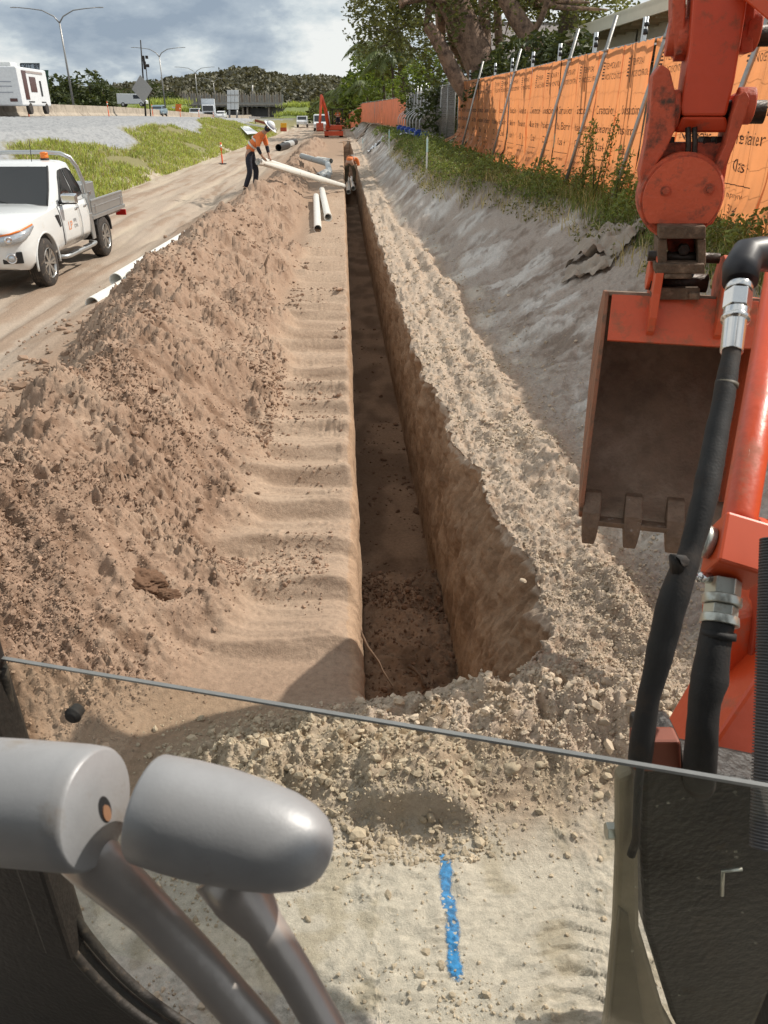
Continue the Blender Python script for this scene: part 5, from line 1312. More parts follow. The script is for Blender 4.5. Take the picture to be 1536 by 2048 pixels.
def wheel(x, y, s, parent, r=.388, w=.262, name='wheel', spokes=6):
    m = MB(); o = Vector((x, y - s * w / 2, r))
    prof_ = [(0, .235), (.006, .30), (.012, .345), (.035, .375)]
    for k in range(5): prof_ += [(.045 + .036 * k, r), (.070 + .036 * k, r), (.072 + .036 * k, r - .010), (.079 + .036 * k, r - .010)]
    prof_ += [(w - .035, .378), (w - .012, .35), (w, .30), (w + .002, .245), (w - .03, .235)]
    m.lathe(o, (0, s, 0), [(a, b * r / .388) for a, b in prof_], 40)
    t = m.build(name, M_TYRE, parent, auto=R(40))
    f = y + s * w / 2; m = MB()
    k_ = r / .388
    m.lathe((x, f - s * .10, r), (0, s, 0), [(0, .05), (.03, .225 * k_), (.085, .232 * k_), (.098, .238 * k_), (.102, .232 * k_), (.085, .218 * k_), (.04, .212 * k_)], 36)
    m.lathe((x, f - s * .09, r), (0, s, 0), [(0, .06), (.06, .058), (.07, .035), (.07, 0)], 18)
    for k in range(spokes):
        for d in (-.16, .16):
            a = 2 * math.pi * k / spokes + d; p0 = Vector((x + .035 * math.cos(a - d * .5), f - s * .035, r + .035 * math.sin(a - d * .5))); p1 = Vector((x + .222 * k_ * math.cos(a), f - s * .018, r + .222 * k_ * math.sin(a)))
            m.bar(p0, p1, .030, .03, (0, s, 0))
    m.build('rim', M_ALLOY, t, auto=R(35))
    return t
# lower body: lofted sections, wheel arches cut out
def body_ring(x, z0, zt, w, crown=.02, shoulder=.07):
    h = [(w - .10, z0), (w - .015, z0 + .10), (w, z0 + .28), (w + .004, z0 + .42), (w - .012, zt - .14), (w - shoulder * .6, zt - .03), (w - shoulder * 1.7, zt), (w * .45, zt + crown), (0, zt + crown * 1.2)]
    return [(x, y, z) for y, z in h] + [(x, -y, z) for y, z in reversed(h[:-1])]
ub = MB()
ub.loft([body_ring(*q) for q in [(3.98, .56, .92, .62, .02, .10), (3.93, .47, .98, .76, .02, .10), (3.82, .41, 1.03, .855, .03, .09), (3.62, .38, 1.075, .905, .04, .08), (3.2, .40, 1.12, .925, .045, .07), (2.7, .44, 1.155, .925, .045, .07), (2.30, .46, 1.19, .922, .03, .07), (2.2, .46, 1.19, .922, .0, .06), (1.5, .46, 1.19, .925, 0, .06), (.80, .47, 1.19, .918, 0, .06), (.70, .50, 1.18, .90, 0, .06)]])
ub = ub.build('body', M_WHITE, UT, auto=R(50))
ct = bpy.data.objects.new('cutter', bpy.data.meshes.new('cutter')); cm = MB(); cm.lathe((3.05, -1.3, .40), (0, 1, 0), [(0, .455), (2.6, .455)], 40); ctm = cm.build('cutter', None)
b_ = ub.modifiers.new('arch', 'BOOLEAN'); b_.object = ctm; b_.operation = 'DIFFERENCE'; b_.solver = 'EXACT'
bpy.context.view_layer.update(); baked(ub); bpy.data.objects.remove(ctm); bpy.data.objects.remove(ct)
while len(ub.data.materials) > 1: ub.data.materials.pop()
for p in ub.data.polygons: p.material_index = 0; p.use_smooth = True
bm = bmesh.new(); bm.from_mesh(ub.data)
for e_ in bm.edges: e_.smooth = not (len(e_.link_faces) == 2 and e_.calc_face_angle(0) > R(40))
bm.to_mesh(ub.data); bm.free()
MB().prism([(3.05 + .45 * math.cos(a), -.86, .40 + .45 * math.sin(a)) for a in np.linspace(R(10), R(170), 20)], (0, 1.72, 0)).build('wheel_well', M_TRIM, UT)
# greenhouse
def gh_ring(z, xf, xr, w, rf=.10):
    return [(xf, w - .10, z), (xf - .05, w - .02, z), (xf - .16, w, z), (xr + .10, w, z), (xr + .02, w - .03, z), (xr, w - .12, z), (xr, -w + .12, z), (xr + .02, -w + .03, z), (xr + .10, -w, z), (xf - .16, -w, z), (xf - .05, -w + .02, z), (xf, -w + .10, z)]
gh = MB(); gh.loft([gh_ring(1.17, 2.36, .72, .868), gh_ring(1.42, 2.02, .74, .815), gh_ring(1.68, 1.68, .78, .735), gh_ring(1.775, 1.56, .80, .70), gh_ring(1.815, 1.47, .86, .62), gh_ring(1.835, 1.30, .98, .50)])
gh.build('cab_roof', M_WHITE, UT, auto=R(45))
# windscreen and side windows sit 4 mm proud of the shell
def side_y(z): return np.interp(z, [1.17, 1.42, 1.68, 1.775], [.868, .815, .735, .70])
def wpoly(pts, s, off=.022): return [Vector((x, s * (side_y(z) + off), z)) for x, z in pts]
for s in (1, -1):
    for nm, pts in (('front_window', [(2.02, 1.22), (1.93, 1.30), (1.62, 1.60), (1.50, 1.685), (1.36, 1.705), (1.30, 1.23)]), ('rear_window', [(1.22, 1.23), (1.27, 1.705), (1.08, 1.70), (.96, 1.64), (.86, 1.40), (.84, 1.26)])):
        P = wpoly(pts, s); mw = MB()
        cpt = sum(P, Vector()) / len(P); fs = [(i, (i + 1) % len(P), len(P)) for i in range(len(P))]
        mw.add(P + [cpt], fs); o = mw.build(nm, M_GLASS, UT)
        fr2 = MB(); PP = wpoly(pts, s, .020); fr2.tube(PP + [PP[0]], .011, 6, caps=False); fr2.build('window_trim', M_TRIM, o)
def scr(z, yf): 
    xf = np.interp(z, [1.17, 1.42, 1.68, 1.775], [2.36, 2.02, 1.68, 1.56]); w = side_y(z) - .09
    return Vector((xf + .005, w * yf, z))
ws = MB(); nz_ = [1.19, 1.30, 1.42, 1.55, 1.68, 1.755]; ys_ = np.linspace(-1, 1, 7)
ws.add([scr(z, y) for z in nz_ for y in ys_], [(r * 7 + c, r * 7 + c + 1, r * 7 + c + 8, r * 7 + c + 7) for r in range(5) for c in range(6)], True)
wsb = ws.build('windscreen', M_GLASS, UT)
MB().tube([scr(1.185, -1), scr(1.185, 0) + Vector((.02, 0, 0)), scr(1.185, 1)], .02, 6).build('cowl', M_TRIM, wsb)
for s in (1, -1): MB().tube([scr(1.19, s), scr(1.42, s), scr(1.68, s), scr(1.76, s)], .016, 6).build('screen_trim', M_TRIM, wsb)
for yy in (.35, -.35): MB().tube([scr(1.2, yy), scr(1.26, yy - .45)], .008, 5).build('wiper', M_TRIM, wsb)
# doors as proud skins with shut lines and handles
def body_y(z): return np.interp(z, [.47, .56, .74, .88, 1.05, 1.16], [.835, .91, .925, .929, .913, .885])
for s in (1, -1):
    for nm, xa, xb_ in (('front_door', 2.22, 1.285), ('rear_door', 1.265, .83)):
        zs = np.linspace(.545, 1.165, 8); xs = np.linspace(xa, xb_, 8)
        V = []; 
        for z in zs:
            for x in xs:
                xx = x
                if nm == 'front_door' and x == xs[0]: xx = xa - .05 * max(0, (.8 - z)) * 2
                if nm == 'rear_door' and x == xs[-1]: xx = xb_ + .16 * max(0, .80 - z)
                V.append((xx, s * (body_y(z) + .006), z))
        md = MB(); md.add(V, [(r * 8 + c, r * 8 + c + 1, r * 8 + c + 9, r * 8 + c + 8) for r in range(7) for c in range(7)], True)
        d = md.build(nm, M_WHITE, UT); so = d.modifiers.new('t', 'SOLIDIFY'); so.thickness = .012; so.offset = 0
        out_ = [V[i] for i in range(8)] + [V[r * 8 + 7] for r in range(1, 8)] + [V[7 * 8 + c] for c in range(6, -1, -1)] + [V[r * 8] for r in range(6, 0, -1)]
        MB().tube([Vector(v) - Vector((0, s * .003, 0)) for v in out_] + [Vector(out_[0])], .006, 5, caps=False).build('shut_line', M_TRIM, d)
        hx = (1.42 if nm == 'front_door' else .95)
        MB().box((hx, s * (body_y(1.06) + .024), 1.065), (.14, .03, .028)).build('handle', M_CHR, d, .006)
        if nm == 'front_door' and s == 1:
            v, f = text_mesh('LP', .20, 'LEFT'); V2 = np.column_stack([1.98 - v[:, 0], np.array([body_y(.74 + q) for q in v[:, 1]]) + .0165, .76 + v[:, 1]])
            tag(np_mesh('logo', V2, f, mat('logo_orange', (.80, .30, .13), .5), d, smooth=False), kind='stuff')
            for txt, zz in (('PIPE', .855), ('CIVIL', .765)):
                v, f = text_mesh(txt, .085, 'LEFT'); V2 = np.column_stack([1.70 - v[:, 0], np.array([body_y(zz + q) for q in v[:, 1]]) + .0165, zz + v[:, 1]])
                tag(np_mesh('lettering', V2, f, mat('logo_grey', (.12, .12, .13), .5), d, smooth=False), kind='stuff')
    # mirror, vent, arch lip, step
    mm = MB(); mm.loft([[(2.02 + a * .06, s * (.93 + b), 1.28 + c) for a, b, c in ((-1, .0, -.08), (1, .0, -.07), (1, .0, .07), (-1, .0, .09))], [(2.02 + a * .055, s * (1.18 + b), 1.28 + c) for a, b, c in ((-1, .0, -.09), (1, .0, -.07), (1, .0, .06), (-1, .0, .08))]], smooth=False)
    mo = mm.build('mirror', M_CHR, UT, .02, 3); MB().box((2.02, s * .90, 1.21), (.07, .16, .05)).box((2.01, s * 1.06, 1.205), (.08, .20, .035)).build('mirror_arm', M_TRIM, mo, .008)
    MB().prism([(2.44, s * .918, 1.06), (2.30, s * .918, 1.05), (2.27, s * .922, .86), (2.34, s * .922, .86)], (0, s * .014, 0)).build('side_vent', M_TRIM, UT, .004)
    lip_ = []
    for a in np.linspace(R(-8), R(188), 26): lip_.append((3.05 + .462 * math.cos(a), s * (np.interp(3.05 + .462 * math.cos(a), [2.5, 3.05, 3.6], [.925, .926, .905]) - .006), .40 + .462 * math.sin(a)))
    MB().tube(lip_, .018, 8).build('arch_flare', M_WHITE, UT)
    st_ = MB(); st_.tube([(2.52, s * .86, .40), (2.46, s * .98, .39), (2.3, s * 1.0, .385), (1.0, s * 1.0, .385), (.86, s * .98, .39), (.80, s * .86, .40)], .036, 12); st_ = st_.build('side_step', M_ALU, UT)
    for xx in (2.1, 1.35): MB().box((xx, s * .995, .424), (.36, .06, .014)).build('tread', M_TRIM, st_, .003)
    plan = [(3.992, .47), (3.988, .62), (3.945, .765), (3.835, .862), (3.645, .912), (3.46, .926)]; ztop_ = [.925, .935, .955, .985, 1.015, 1.035]; zbot = [.79, .79, .80, .83, .90, 1.0]
    hl = MB(); V = []
    for f in (0, .5, 1):
        for (x, y), zt_, zb_ in zip(plan, ztop_, zbot): V.append((x + .012 - .035 * f * f, s * (y + .010 - .030 * f * f), zb_ + (zt_ - zb_) * f))
    hl.add(V, [(r * 6 + c, r * 6 + c + 1, r * 6 + c + 7, r * 6 + c + 6) for r in range(2) for c in range(5)], True); hl = hl.build('headlight', M_LAMP, UT); so = hl.modifiers.new('t', 'SOLIDIFY'); so.thickness = .03; so.offset = 0
    MB().tube([Vector(V[12 + k]) + Vector((.012, s * .012, 0)) for k in range(1, 6)], .014, 6).build('indicator', M_AMBER, hl)
    MB().lathe(Vector((3.93, s * .70, .87)), (1, s * .55, .1), [(0, .06), (.07, .055), (.075, .03), (.06, 0)], 18).build('projector', M_CHR, hl)
    fg = MB(); fg.lathe((3.925, s * .70, .60), (.93, s * .36, 0), [(0, .075), (.045, .075), (.05, .062), (.03, .055)], 22); fg = fg.build('fog_light', M_CHR, UT)
    MB().lathe((3.93, s * .702, .60), (.93, s * .36, 0), [(0, .054), (.042, .05), (.048, 0)], 18).build('lens', M_LAMP, fg)
    MB().prism([(3.93, s * .56, .52), (3.84, s * .84, .52), (3.84, s * .84, .69), (3.93, s * .56, .69)], (.045, s * .016, 0)).build('fog_surround', M_TRIM, UT, .01)
MB().box((3.965, 0, .80), (.03, .96, .20)).build('grille', M_TRIM, UT, .02)
for k in range(3): MB().box((3.985, 0, .745 + .055 * k), (.025, .9, .022)).build('grille_bar', M_CHR, UT, .005)
MB().box((3.965, 0, .55), (.05, .92, .09)).build('lower_intake', M_TRIM, UT, .02)
MB().tube([(1.55, .35, 1.83), (1.50, .36, 2.18)], .006, 6).build('aerial', M_TRIM, UT)
bc = MB(); bc.lathe((1.12, .42, 1.832), (0, 0, 1), [(0, .075), (.03, .075)], 20); bc = bc.build('beacon', M_TRIM, UT); MB().lathe((1.12, .42, 1.862), (0, 0, 1), [(0, .07), (.035, .072), (.04, .066), (.075, .066), (.08, .072), (.10, .06), (.105, 0)], 20).build('amber_lens', M_AMBER, bc)
for x in (0.0, 3.05):
    for s in (1, -1): wheel(x, s * .80, s, UT)
# tray, headboard hoop, drop sides, tool box, mudguards
tr = MB().box((-.45, 0, .82), (2.22, 1.80, .05)).box((-.45, .78, .74), (2.2, .06, .10)).box((-.45, -.78, .74), (2.2, .06, .10)); tr = tr.build('tray', M_ALU, UT, .006)
for s in (1, -1):
    sd_ = MB().box((-.47, s * .905, .98), (2.05, .028, .27)).box((-.47, s * .922, .98), (2.05, .01, .02)).box((-.47, s * .922, 1.09), (2.05, .012, .03)).build('drop_side', M_ALU, tr, .004)
    for xx in (.40, -1.3): MB().box((xx, s * .925, .95), (.03, .02, .16)).build('latch', M_CHR, tr, .003)
    rl = MB().box((-.47, s * .91, .80), (2.15, .05, .07)).build('rope_rail', M_ALU, tr, .004)
    MB().box((.62, s * .86, .95), (.07, .10, .55)).box((.66, s * .905, .66), (.16, .03, .46)).build('headboard_post', M_ALU, tr, .008)
    MB().prism([(x, s * .66, z) for x, z in [(.42, .46), (.44, .66), (.30, .80), (-.30, .80), (-.46, .66), (-.48, .46), (-.44, .46), (-.42, .64), (-.27, .755), (.27, .755), (.40, .64), (.38, .46)]], (0, s * .26, 0)).build('mudguard', M_TRIM, tr, .005)
    MB().box((-1.62, s * .80, .66), (.05, .22, .12)).build('tail_light', mat('red_lens', (.45, .02, .015), .25), tr, .01)
MB().tube([(.60, .86, .90), (.60, .86, 1.40), (.72, .82, 1.70), (.82, .76, 1.86), (.86, .62, 1.93), (.86, .3, 1.95), (.86, -.3, 1.95), (.86, -.62, 1.93), (.82, -.76, 1.86), (.72, -.82, 1.70), (.60, -.86, 1.40), (.60, -.86, .90)], .036, 12).build('headboard_hoop', M_ALU, tr)
MB().box((.58, 0, 1.12), (.03, 1.6, .5)).build('headboard_mesh', M_ALU, tr, .004)
tb = MB().box((.12, .18, 1.12), (.75, 1.15, .52)).build('tool_box', M_ALU, tr, .012)
for k in range(6): MB().box((.12 - .30 + .12 * k, .18, 1.385), (.05, 1.12, .012)).build('rib', M_ALU, tb, .003)
MB().box((.12, .775, 1.2), (.10, .02, .06)).build('latch', M_CHR, tb, .004)
MB().box((1.7, 0, .40), (3.4, .9, .16)).box((0, 0, .39), (.14, 1.4, .14)).box((3.05, 0, .39), (.14, 1.4, .14)).build('chassis', M_TRIM, UT, .02)
fa, ra = Vector((-4.98 - .83, 13.25)), Vector((-4.90 - .83, 16.25))
d = (fa - ra); yaw = math.atan2(d.y, d.x)
UT.rotation_euler = (0, 0, yaw); UT.location = (ra.x, ra.y, gz(ra.x, ra.y) - .01)

# ================================================================== SMALL EXCAVATOR WITH OPERATOR, far down the trench
def small_excavator():
    o = Vector(pl(668, 272, 86)); o.z = gz(o.x, o.y)
    t = thing('excavator', 'small orange excavator with canopy, working far down the trench', 'excavator', o)
    L = lambda x, y, z: o + Vector((x, y, z))
    for s in (-1, 1):
        pts = [L(s * .75 - .2, .9 * math.copysign(abs(math.cos(a)) ** .5, math.cos(a)), .3 + .28 * math.copysign(abs(math.sin(a)) ** .7, math.sin(a))) for a in np.linspace(0, 6.283, 20, endpoint=False)]
        MB().prism(pts, (.4, 0, 0)).build('crawler_track', M_RUBBER, t)
    MB().box(L(0, .3, .85), (1.7, 1.9, .5)).build('body', M_ORANGE, t, .08)
    MB().box(L(0, -1.35, .35), (1.9, .10, .42)).build('blade', M_ORANGE, t, .02)
    f = MB()
    for a, b in (((-.1, -.5), (-.1, .9)), ((.95, -.5), (.95, .9))):
        f.tube([L(a[0], a[1], 1.1), L(a[0], a[1], 2.45), L(a[0], .9, 2.5), L(a[0], .9, 1.1)], .045, 8)
    f.build('canopy_frame', M_DARK, t); MB().box(L(.42, .2, 2.52), (1.25, 1.6, .08)).build('canopy', M_DARK, t, .02)
    MB().box(L(.45, .35, 1.35), (.5, .5, .5)).build('seat', M_DARK, t, .05)
    b = [L(-.55, -.7, .9), L(-.75, -1.2, 2.4), L(-1.1, -1.7, 3.6)]
    MB().bar(b[0], b[1], .24, .34).bar(b[1], b[2], .22, .3).build('boom', M_ORANGE, t, .03)
    c = [b[2], L(-1.35, -2.3, 1.2)]
    MB().bar(c[0] + UP * .15, c[1], .18, .26).build('dipper_arm', M_ORANGE, t, .02)
    MB().prism([c[1] + Vector(v) for v in ((-.35, -.1, .1), (-.35, .35, .1), (-.35, .5, -.3), (-.35, .1, -.65), (-.35, -.25, -.55))], (.7, 0, 0)).build('bucket', M_ORWORN, t, .02)
    MB().tube([L(-.35, -.8, 1.0), L(-.5, -1.25, 2.3)], .06, 8).build('boom_cylinder', M_GALVB, t)
    sit = dict(pelvis=(0, 0, .10), waist=(.02, 0, .25), chest=(.02, 0, .52), neck=(.03, 0, .68), skull=(.05, 0, .74), head=(.06, 0, .84), face=(1, 0, -.1),
        arm_l=((.02, .19, .56), (.14, .24, .32), (.36, .22, .30), (.44, .2, .28)), arm_r=((.02, -.19, .56), (.14, -.24, .32), (.36, -.22, .30), (.44, -.2, .28)),
        leg_l=((.05, .10, .08), (.42, .12, .12), (.45, .12, -.30), (.6, .12, -.33)), leg_r=((.05, -.10, .08), (.42, -.12, .12), (.45, -.12, -.30), (.6, -.12, -.33)))
    person('operator in orange shirt sitting in the small far excavator', L(.45, .15, 1.6), R(-90), sit, M_NAVY, 1.05, helmet=False)
small_excavator()
# ================================================================== MOTORWAY, FAR GROUND, TOWNSHIP
BX = -25.0
M_ASPH = mat('asphalt', (.075, .075, .076), .9, 0, .15, 2)
M_CONC = mat('weathered_concrete', (.40, .34, .27), .9, 0, .22, 1.6, .3, 20, dirt=(.20, .165, .13), dirt_amt=.3, dscale=.9)
M_CONCG = mat('grey_concrete', (.30, .29, .27), .9, 0, .2, 1.2, .3, 20)
M_LINE = mat('road_paint', (.75, .75, .72), .7)
ys = np.concatenate([np.arange(-40, 300, 6.0), [320, 360, 420, 520, 700, 1000]]); xs = np.array([BX - .1, BX - 9, BX - 18, BX - 34])
def strip_mesh(name, xs, dz, m_, kind='structure'):
    V = [(x, y, float(barrier_z(y)) * (1 - .6 * float(sstep(90, 200, y))) + dz) for y in ys for x in xs]; n = len(xs)
    f = np.array([(r * n + c, r * n + c + 1, (r + 1) * n + c + 1, (r + 1) * n + c) for r in range(len(ys) - 1) for c in range(n - 1)])
    return tag(np_mesh(name, V, f, m_), kind=kind)
strip_mesh('motorway', xs, .12, M_ASPH)
for x in (BX - 3.2, BX - 6.8, BX - 10.4): strip_mesh('road_line', np.array([x, x - .14]), .125, M_LINE)
def mz(y): return float(barrier_z(y)) * (1 - .6 * float(sstep(90, 200, y))) + .12
# concrete safety barrier, cast in lengths
PR = [(0, 0), (-.62, 0), (-.60, .10), (-.42, .32), (-.38, .95), (-.24, .95), (-.20, .32), (-.02, .10)]
bars_ = thing('concrete_barrier', 'long weathered concrete barrier along the top of the embankment beside the motorway', 'barrier', (BX, 60, 2))
proto = None
y = 34.0
while y < 236:
    m = MB(); z0, z1 = mz(y) - .15, mz(y + 5.95) - .15
    m.loft([[(BX + a, y, z0 + b) for a, b in PR], [(BX + a, y + 5.95, z1 + b) for a, b in PR]], smooth=False)
    m.build('barrier_length', M_CONC, bars_); y += 6.0
def marker_post(x, y, label, h=1.15, base=True, group='orange marker posts'):
    z = gz(x, y); t = thing('marker_post', label, 'marker post', (x, y, z), group)
    MB().lathe((x, y, z), (0, 0, 1), [(.04, .05), (.08, .045), (h * .45, .042), (h * .47, .022), (h * .62, .022), (h * .64, .045), (h, .045), (h + .02, .02)], 12).build('post', mat('marker_orange', (.85, .13, .03), .5), t)
    if base: MB().box((x, y, z + .03), (.42, .42, .06)).build('base', M_BAND, t, .02)
    MB().lathe((x, y, z), (0, 0, 1), [(h * .78, .047), (h * .9, .047)], 12).build('reflective_sleeve', M_REFL, t)
sp = onz(445, 328, -.3); marker_post(sp.x, sp.y, 'orange marker post on a black base standing on the haul road by the grass', 1.1, group=None)
for k, (px, D) in enumerate([(58, 62), (218, 80), (306, 100), (361, 118), (398, 140), (427, 160)]):
    q = pl(px, 232, D); q.x = max(q.x, BX + .5); marker_post(q.x, q.y, 'orange marker post in the gravel below the concrete barrier, %s from the left' % ordn[k].replace('nearest', 'first'), 1.25, False, 'orange marker posts along the concrete barrier')
def light_pole(px, ytop, ybase, D, label, lean=0, arm=2.6):
    b = pl(px, ybase, D); tz = pl(px, ytop, D).z; b.z = min(b.z, 2.2); h = tz - b.z
    t = thing('street_light', label, 'street light', b, 'double arm street lights along the motorway')
    m = MB(); m.tube([b - UP * 1, b + UP * h * .5, b + UP * h * .86], [.17 * h / 12, .13 * h / 12, .10 * h / 12], 10); m.build('pole', M_GALV, t)
    for s in (-1, 1):
        p = [b + UP * h * .86, b + UP * h * .92 + RIGHT * s * arm * .12, b + UP * h * .975 + RIGHT * s * arm * .40, b + UP * h * .99 + RIGHT * s * arm * .7, b + UP * h + RIGHT * s * arm]
        a = MB().tube(p, [.09, .08, .065, .055, .05], 8).build('arm', M_GALV, t)
        MB().loft([[p[-1] + RIGHT * s * q * .9 + Vector((0, w * d, e * d)) for w, e in ((-.14, -.05), (.14, -.05), (.12, .06), (-.12, .06))] for q, d in ((-.1, .6), (.5, 1), (1, .7))], smooth=False).build('lamp_head', M_GALV, a)
light_pole(148, 15, 215, 112, 'tall double arm street light nearest, left of the wooded line and right of the motorhome', arm=4.9)
bpy.context.scene.objects['street_light']['label'] = 'tallest double arm street light just right of the motorhome'
light_pole(332, 95, 225, 165, 'double arm street light right of the tall sign mast', arm=4.2)
light_pole(398, 134, 222, 230, 'smaller double arm street light above the white truck', arm=4.4)
light_pole(432, 156, 222, 300, 'furthest double arm street light left of the grey sign back', arm=4.2)
# lattice mast with a diamond sign back
def mast():
    b = pl(291, 236, 96); top = pl(281, 80, 96)
    t = thing('sign_mast', 'tall thin camera mast with a grey diamond sign back standing at the barrier', 'mast', b)
    x = RIGHT * .30
    b0 = b - UP * .5
    MB().tube([b0, b0.lerp(top, .55), top], [.11, .09, .06], 8).tube([b0 + x * 2, (b0 + x * 2).lerp(top + x, .75)], [.07, .05], 8).build('pole', M_DARK, t)
    c = b.lerp(top, .72); m = MB(); m.box(c + x * .8, (.22, .25, 1.3)).box(c + x * 2 + UP * .5, (.28, .25, .3)).box(c + x * 2 - UP * .3, (.3, .25, .3)).build('camera_box', M_DARK, t, .04)
    d = pl(284, 178, 95.5); s = 1.35
    MB().prism([d + RIGHT * a * s + UP * c_ * s for a, c_ in ((-.85, 0), (0, 1), (.85, 0), (0, -1))], AHEAD * .05).build('sign_back', M_GALV, t)
    MB().bar(d + RIGHT * -1.0 - UP * .3 + AHEAD * .1, d + RIGHT * 1.0 - UP * .3 + AHEAD * .1, .08, .08).build('rail', M_DARK, t)
mast()
# exit sign above the motorhome
def exit_sign():
    D = 150; a, b = pl(30, 140, D), pl(94, 230, D)
    t = thing('exit_sign', 'green and white motorway exit sign with a grey exit number plate above the motorhome', 'road sign', b)
    MB().prism([pl(29, 140, D), pl(96, 140, D), pl(96, 178, D), pl(29, 178, D)], AHEAD * .2).build('panel', mat('sign_green', (.025, .075, .045), .5), t)
    MB().prism([pl(36, 147, D - .06), pl(91, 147, D - .06), pl(91, 172, D - .06), pl(36, 172, D - .06)], AHEAD * .05).build('name_plate', mat('sign_white', (.72, .73, .70), .5), t)
    pl_ = MB().prism([pl(41, 127, D), pl(79, 127, D), pl(79, 139.4, D), pl(41, 139.4, D)], AHEAD * .15).build('number_plate', mat('sign_grey', (.40, .46, .52), .5), t)
    MB().tube([pl(41, 127, D - .02), pl(79, 127, D - .02), pl(79, 139.4, D - .02), pl(41, 139.4, D - .02), pl(41, 127, D - .02)], .09, 6).build('border', mat('sign_border', (.06, .08, .09), .5), t)
    for x in (40, 86): MB().tube([pl(x, 178, D + .3), pl(x, 235, D + .3)], .15, 8).build('post', M_GALV, t)
    for txt, size, cx, cy in (('EXIT 89', 1.0, 60, 137), ('TALLEBUDGERA', .80, 64, 158)):
        v, f = text_mesh(txt, size); o = pl(cx, cy, D - .14); P = np.array([(o + RIGHT * a_ + UP * b_)[:] for a_, b_, _ in v])
        tag(np_mesh('lettering', P, f, M_BAND, t, smooth=False), kind='stuff')
exit_sign()
# ---- vehicles
def far_car(label, at_, yaw, kind, paint, group='vehicles on the motorway'):
    t = thing({'van': 'motorway_van', 'truck': 'box_truck', 'car': 'motorway_car', 'pickup': 'pickup_truck'}[kind], label, 'car' if kind == 'car' else 'van' if kind == 'van' else 'truck', at_, group)
    Rz = Matrix.Rotation(yaw, 3, 'Z'); o = Vector(at_)
    W = lambda x, y, z: o + Rz @ Vector((x, y, z))
    def pro(pts, w, name, m_, par=t, bev=.05): 
        mb = MB(); mb.prism([W(x, -w, z) for x, z in pts], Rz @ Vector((0, 2 * w, 0))); return mb.build(name, m_, par, bev)
    P = mat('vehicle_paint', paint, .3, 0, .04, 2, coat=.4)
    if kind == 'car':
        b = pro([(2.15, .35), (2.2, .62), (1.9, .82), (1.0, .95), (-1.9, 1.0), (-2.15, .85), (-2.15, .35)], .87, 'body', P); pro([(1.0, .93), (.35, 1.40), (-1.2, 1.43), (-1.9, .98)], .72, 'cabin', P, t, .08)
        pro([(.98, .97), (.42, 1.34), (.40, 1.34), (.95, .97)], .66, 'windscreen', M_GLASS, t, 0); pro([(.75, .98), (.30, 1.34), (-1.15, 1.36), (-1.6, 1.0)], .745, 'side_windows', M_GLASS, t, .02)
        ax_ = (1.35, -1.35); r = .32; w = .78
    elif kind == 'van':
        b = pro([(2.5, .4), (2.55, .9), (2.0, 1.15), (1.3, 1.95), (-2.4, 2.0), (-2.5, .4)], .92, 'body', P, t, .08)
        pro([(2.03, 1.15), (1.42, 1.85), (1.40, 1.80), (1.96, 1.13)], .80, 'windscreen', M_GLASS, t, 0); pro([(1.75, 1.20), (1.3, 1.75), (.4, 1.78), (.4, 1.2)], .935, 'side_windows', M_GLASS, t, .01)
        ax_ = (1.6, -1.5); r = .34; w = .84
    elif kind == 'pickup':
        b = pro([(2.6, .5), (2.62, .95), (2.4, 1.1), (1.3, 1.2), (.8, 1.78), (-.6, 1.80), (-.85, 1.2), (-2.6, 1.18), (-2.6, .5)], .92, 'body', P, t, .05)
        pro([(1.34, 1.2), (.88, 1.72), (.86, 1.70), (1.28, 1.18)], .78, 'windscreen', M_GLASS, t, 0); pro([(1.05, 1.22), (.7, 1.68), (-.5, 1.70), (-.7, 1.22)], .935, 'side_windows', M_GLASS, t, .01)
        ax_ = (1.7, -1.5); r = .38; w = .84
    else:
        b = pro([(3.6, .6), (3.65, 1.4), (3.3, 2.5), (1.9, 2.6), (1.9, .6)], 1.15, 'cab', P, t, .08); pro([(1.7, .9), (1.7, 3.6), (-4.0, 3.6), (-4.0, .9)], 1.25, 'cargo_box', mat('cargo_box_white', (.62, .66, .70), .4), t, .03)
        pro([(3.66, 1.5), (3.36, 2.4), (3.33, 2.38), (3.62, 1.48)], 1.0, 'windscreen', M_GLASS, t, 0); pro([(3.66, .7), (3.70, .7), (3.70, 1.25), (3.66, 1.25)], .8, 'grille', M_TRIM, t, .01)
        ax_ = (2.7, -1.4, -2.5); r = .48; w = 1.05
    for x in ax_:
        for s in (-1, 1):
            mb = MB(); mb.lathe(W(x, s * w - .1 * s, r), Rz @ Vector((0, s, 0)), [(0, r * .9), (.03, r), (.17, r), (.2, r * .9)], 18); wo = mb.build('wheel', M_TYRE, t)
            MB().lathe(W(x, s * w + .1 * s, r), Rz @ Vector((0, s, 0)), [(0, r * .6), (.02, r * .55)], 14).build('rim', M_ALLOY, wo)
    for s in (-1, 1):
        xf = {'car': 2.17, 'van': 2.53, 'pickup': 2.62, 'truck': 3.66}[kind]; MB().box(W(xf, s * .62, .75 if kind != 'truck' else 1.0), (.06, .35, .14), Matrix.Rotation(yaw, 3, 'Z')).build('headlight', M_LAMP, t, .02)
    return t
def on_road(px, py, D): 
    q = pl(px, py, D); q.z = mz(q.y); return q
S_ = R(-90)
far_car('white van driving by on the far carriageway beyond the embankment', pl(266, 208, 150) - UP * .4, R(0), 'van', (.72, .73, .72))
far_car('blue grey car just above the concrete barrier, right of the mast', on_road(318, 232, 120), S_, 'car', (.20, .28, .34))
far_car('dark windowed white pickup left of the box truck', on_road(392, 232, 160), S_, 'pickup', (.66, .67, .68))
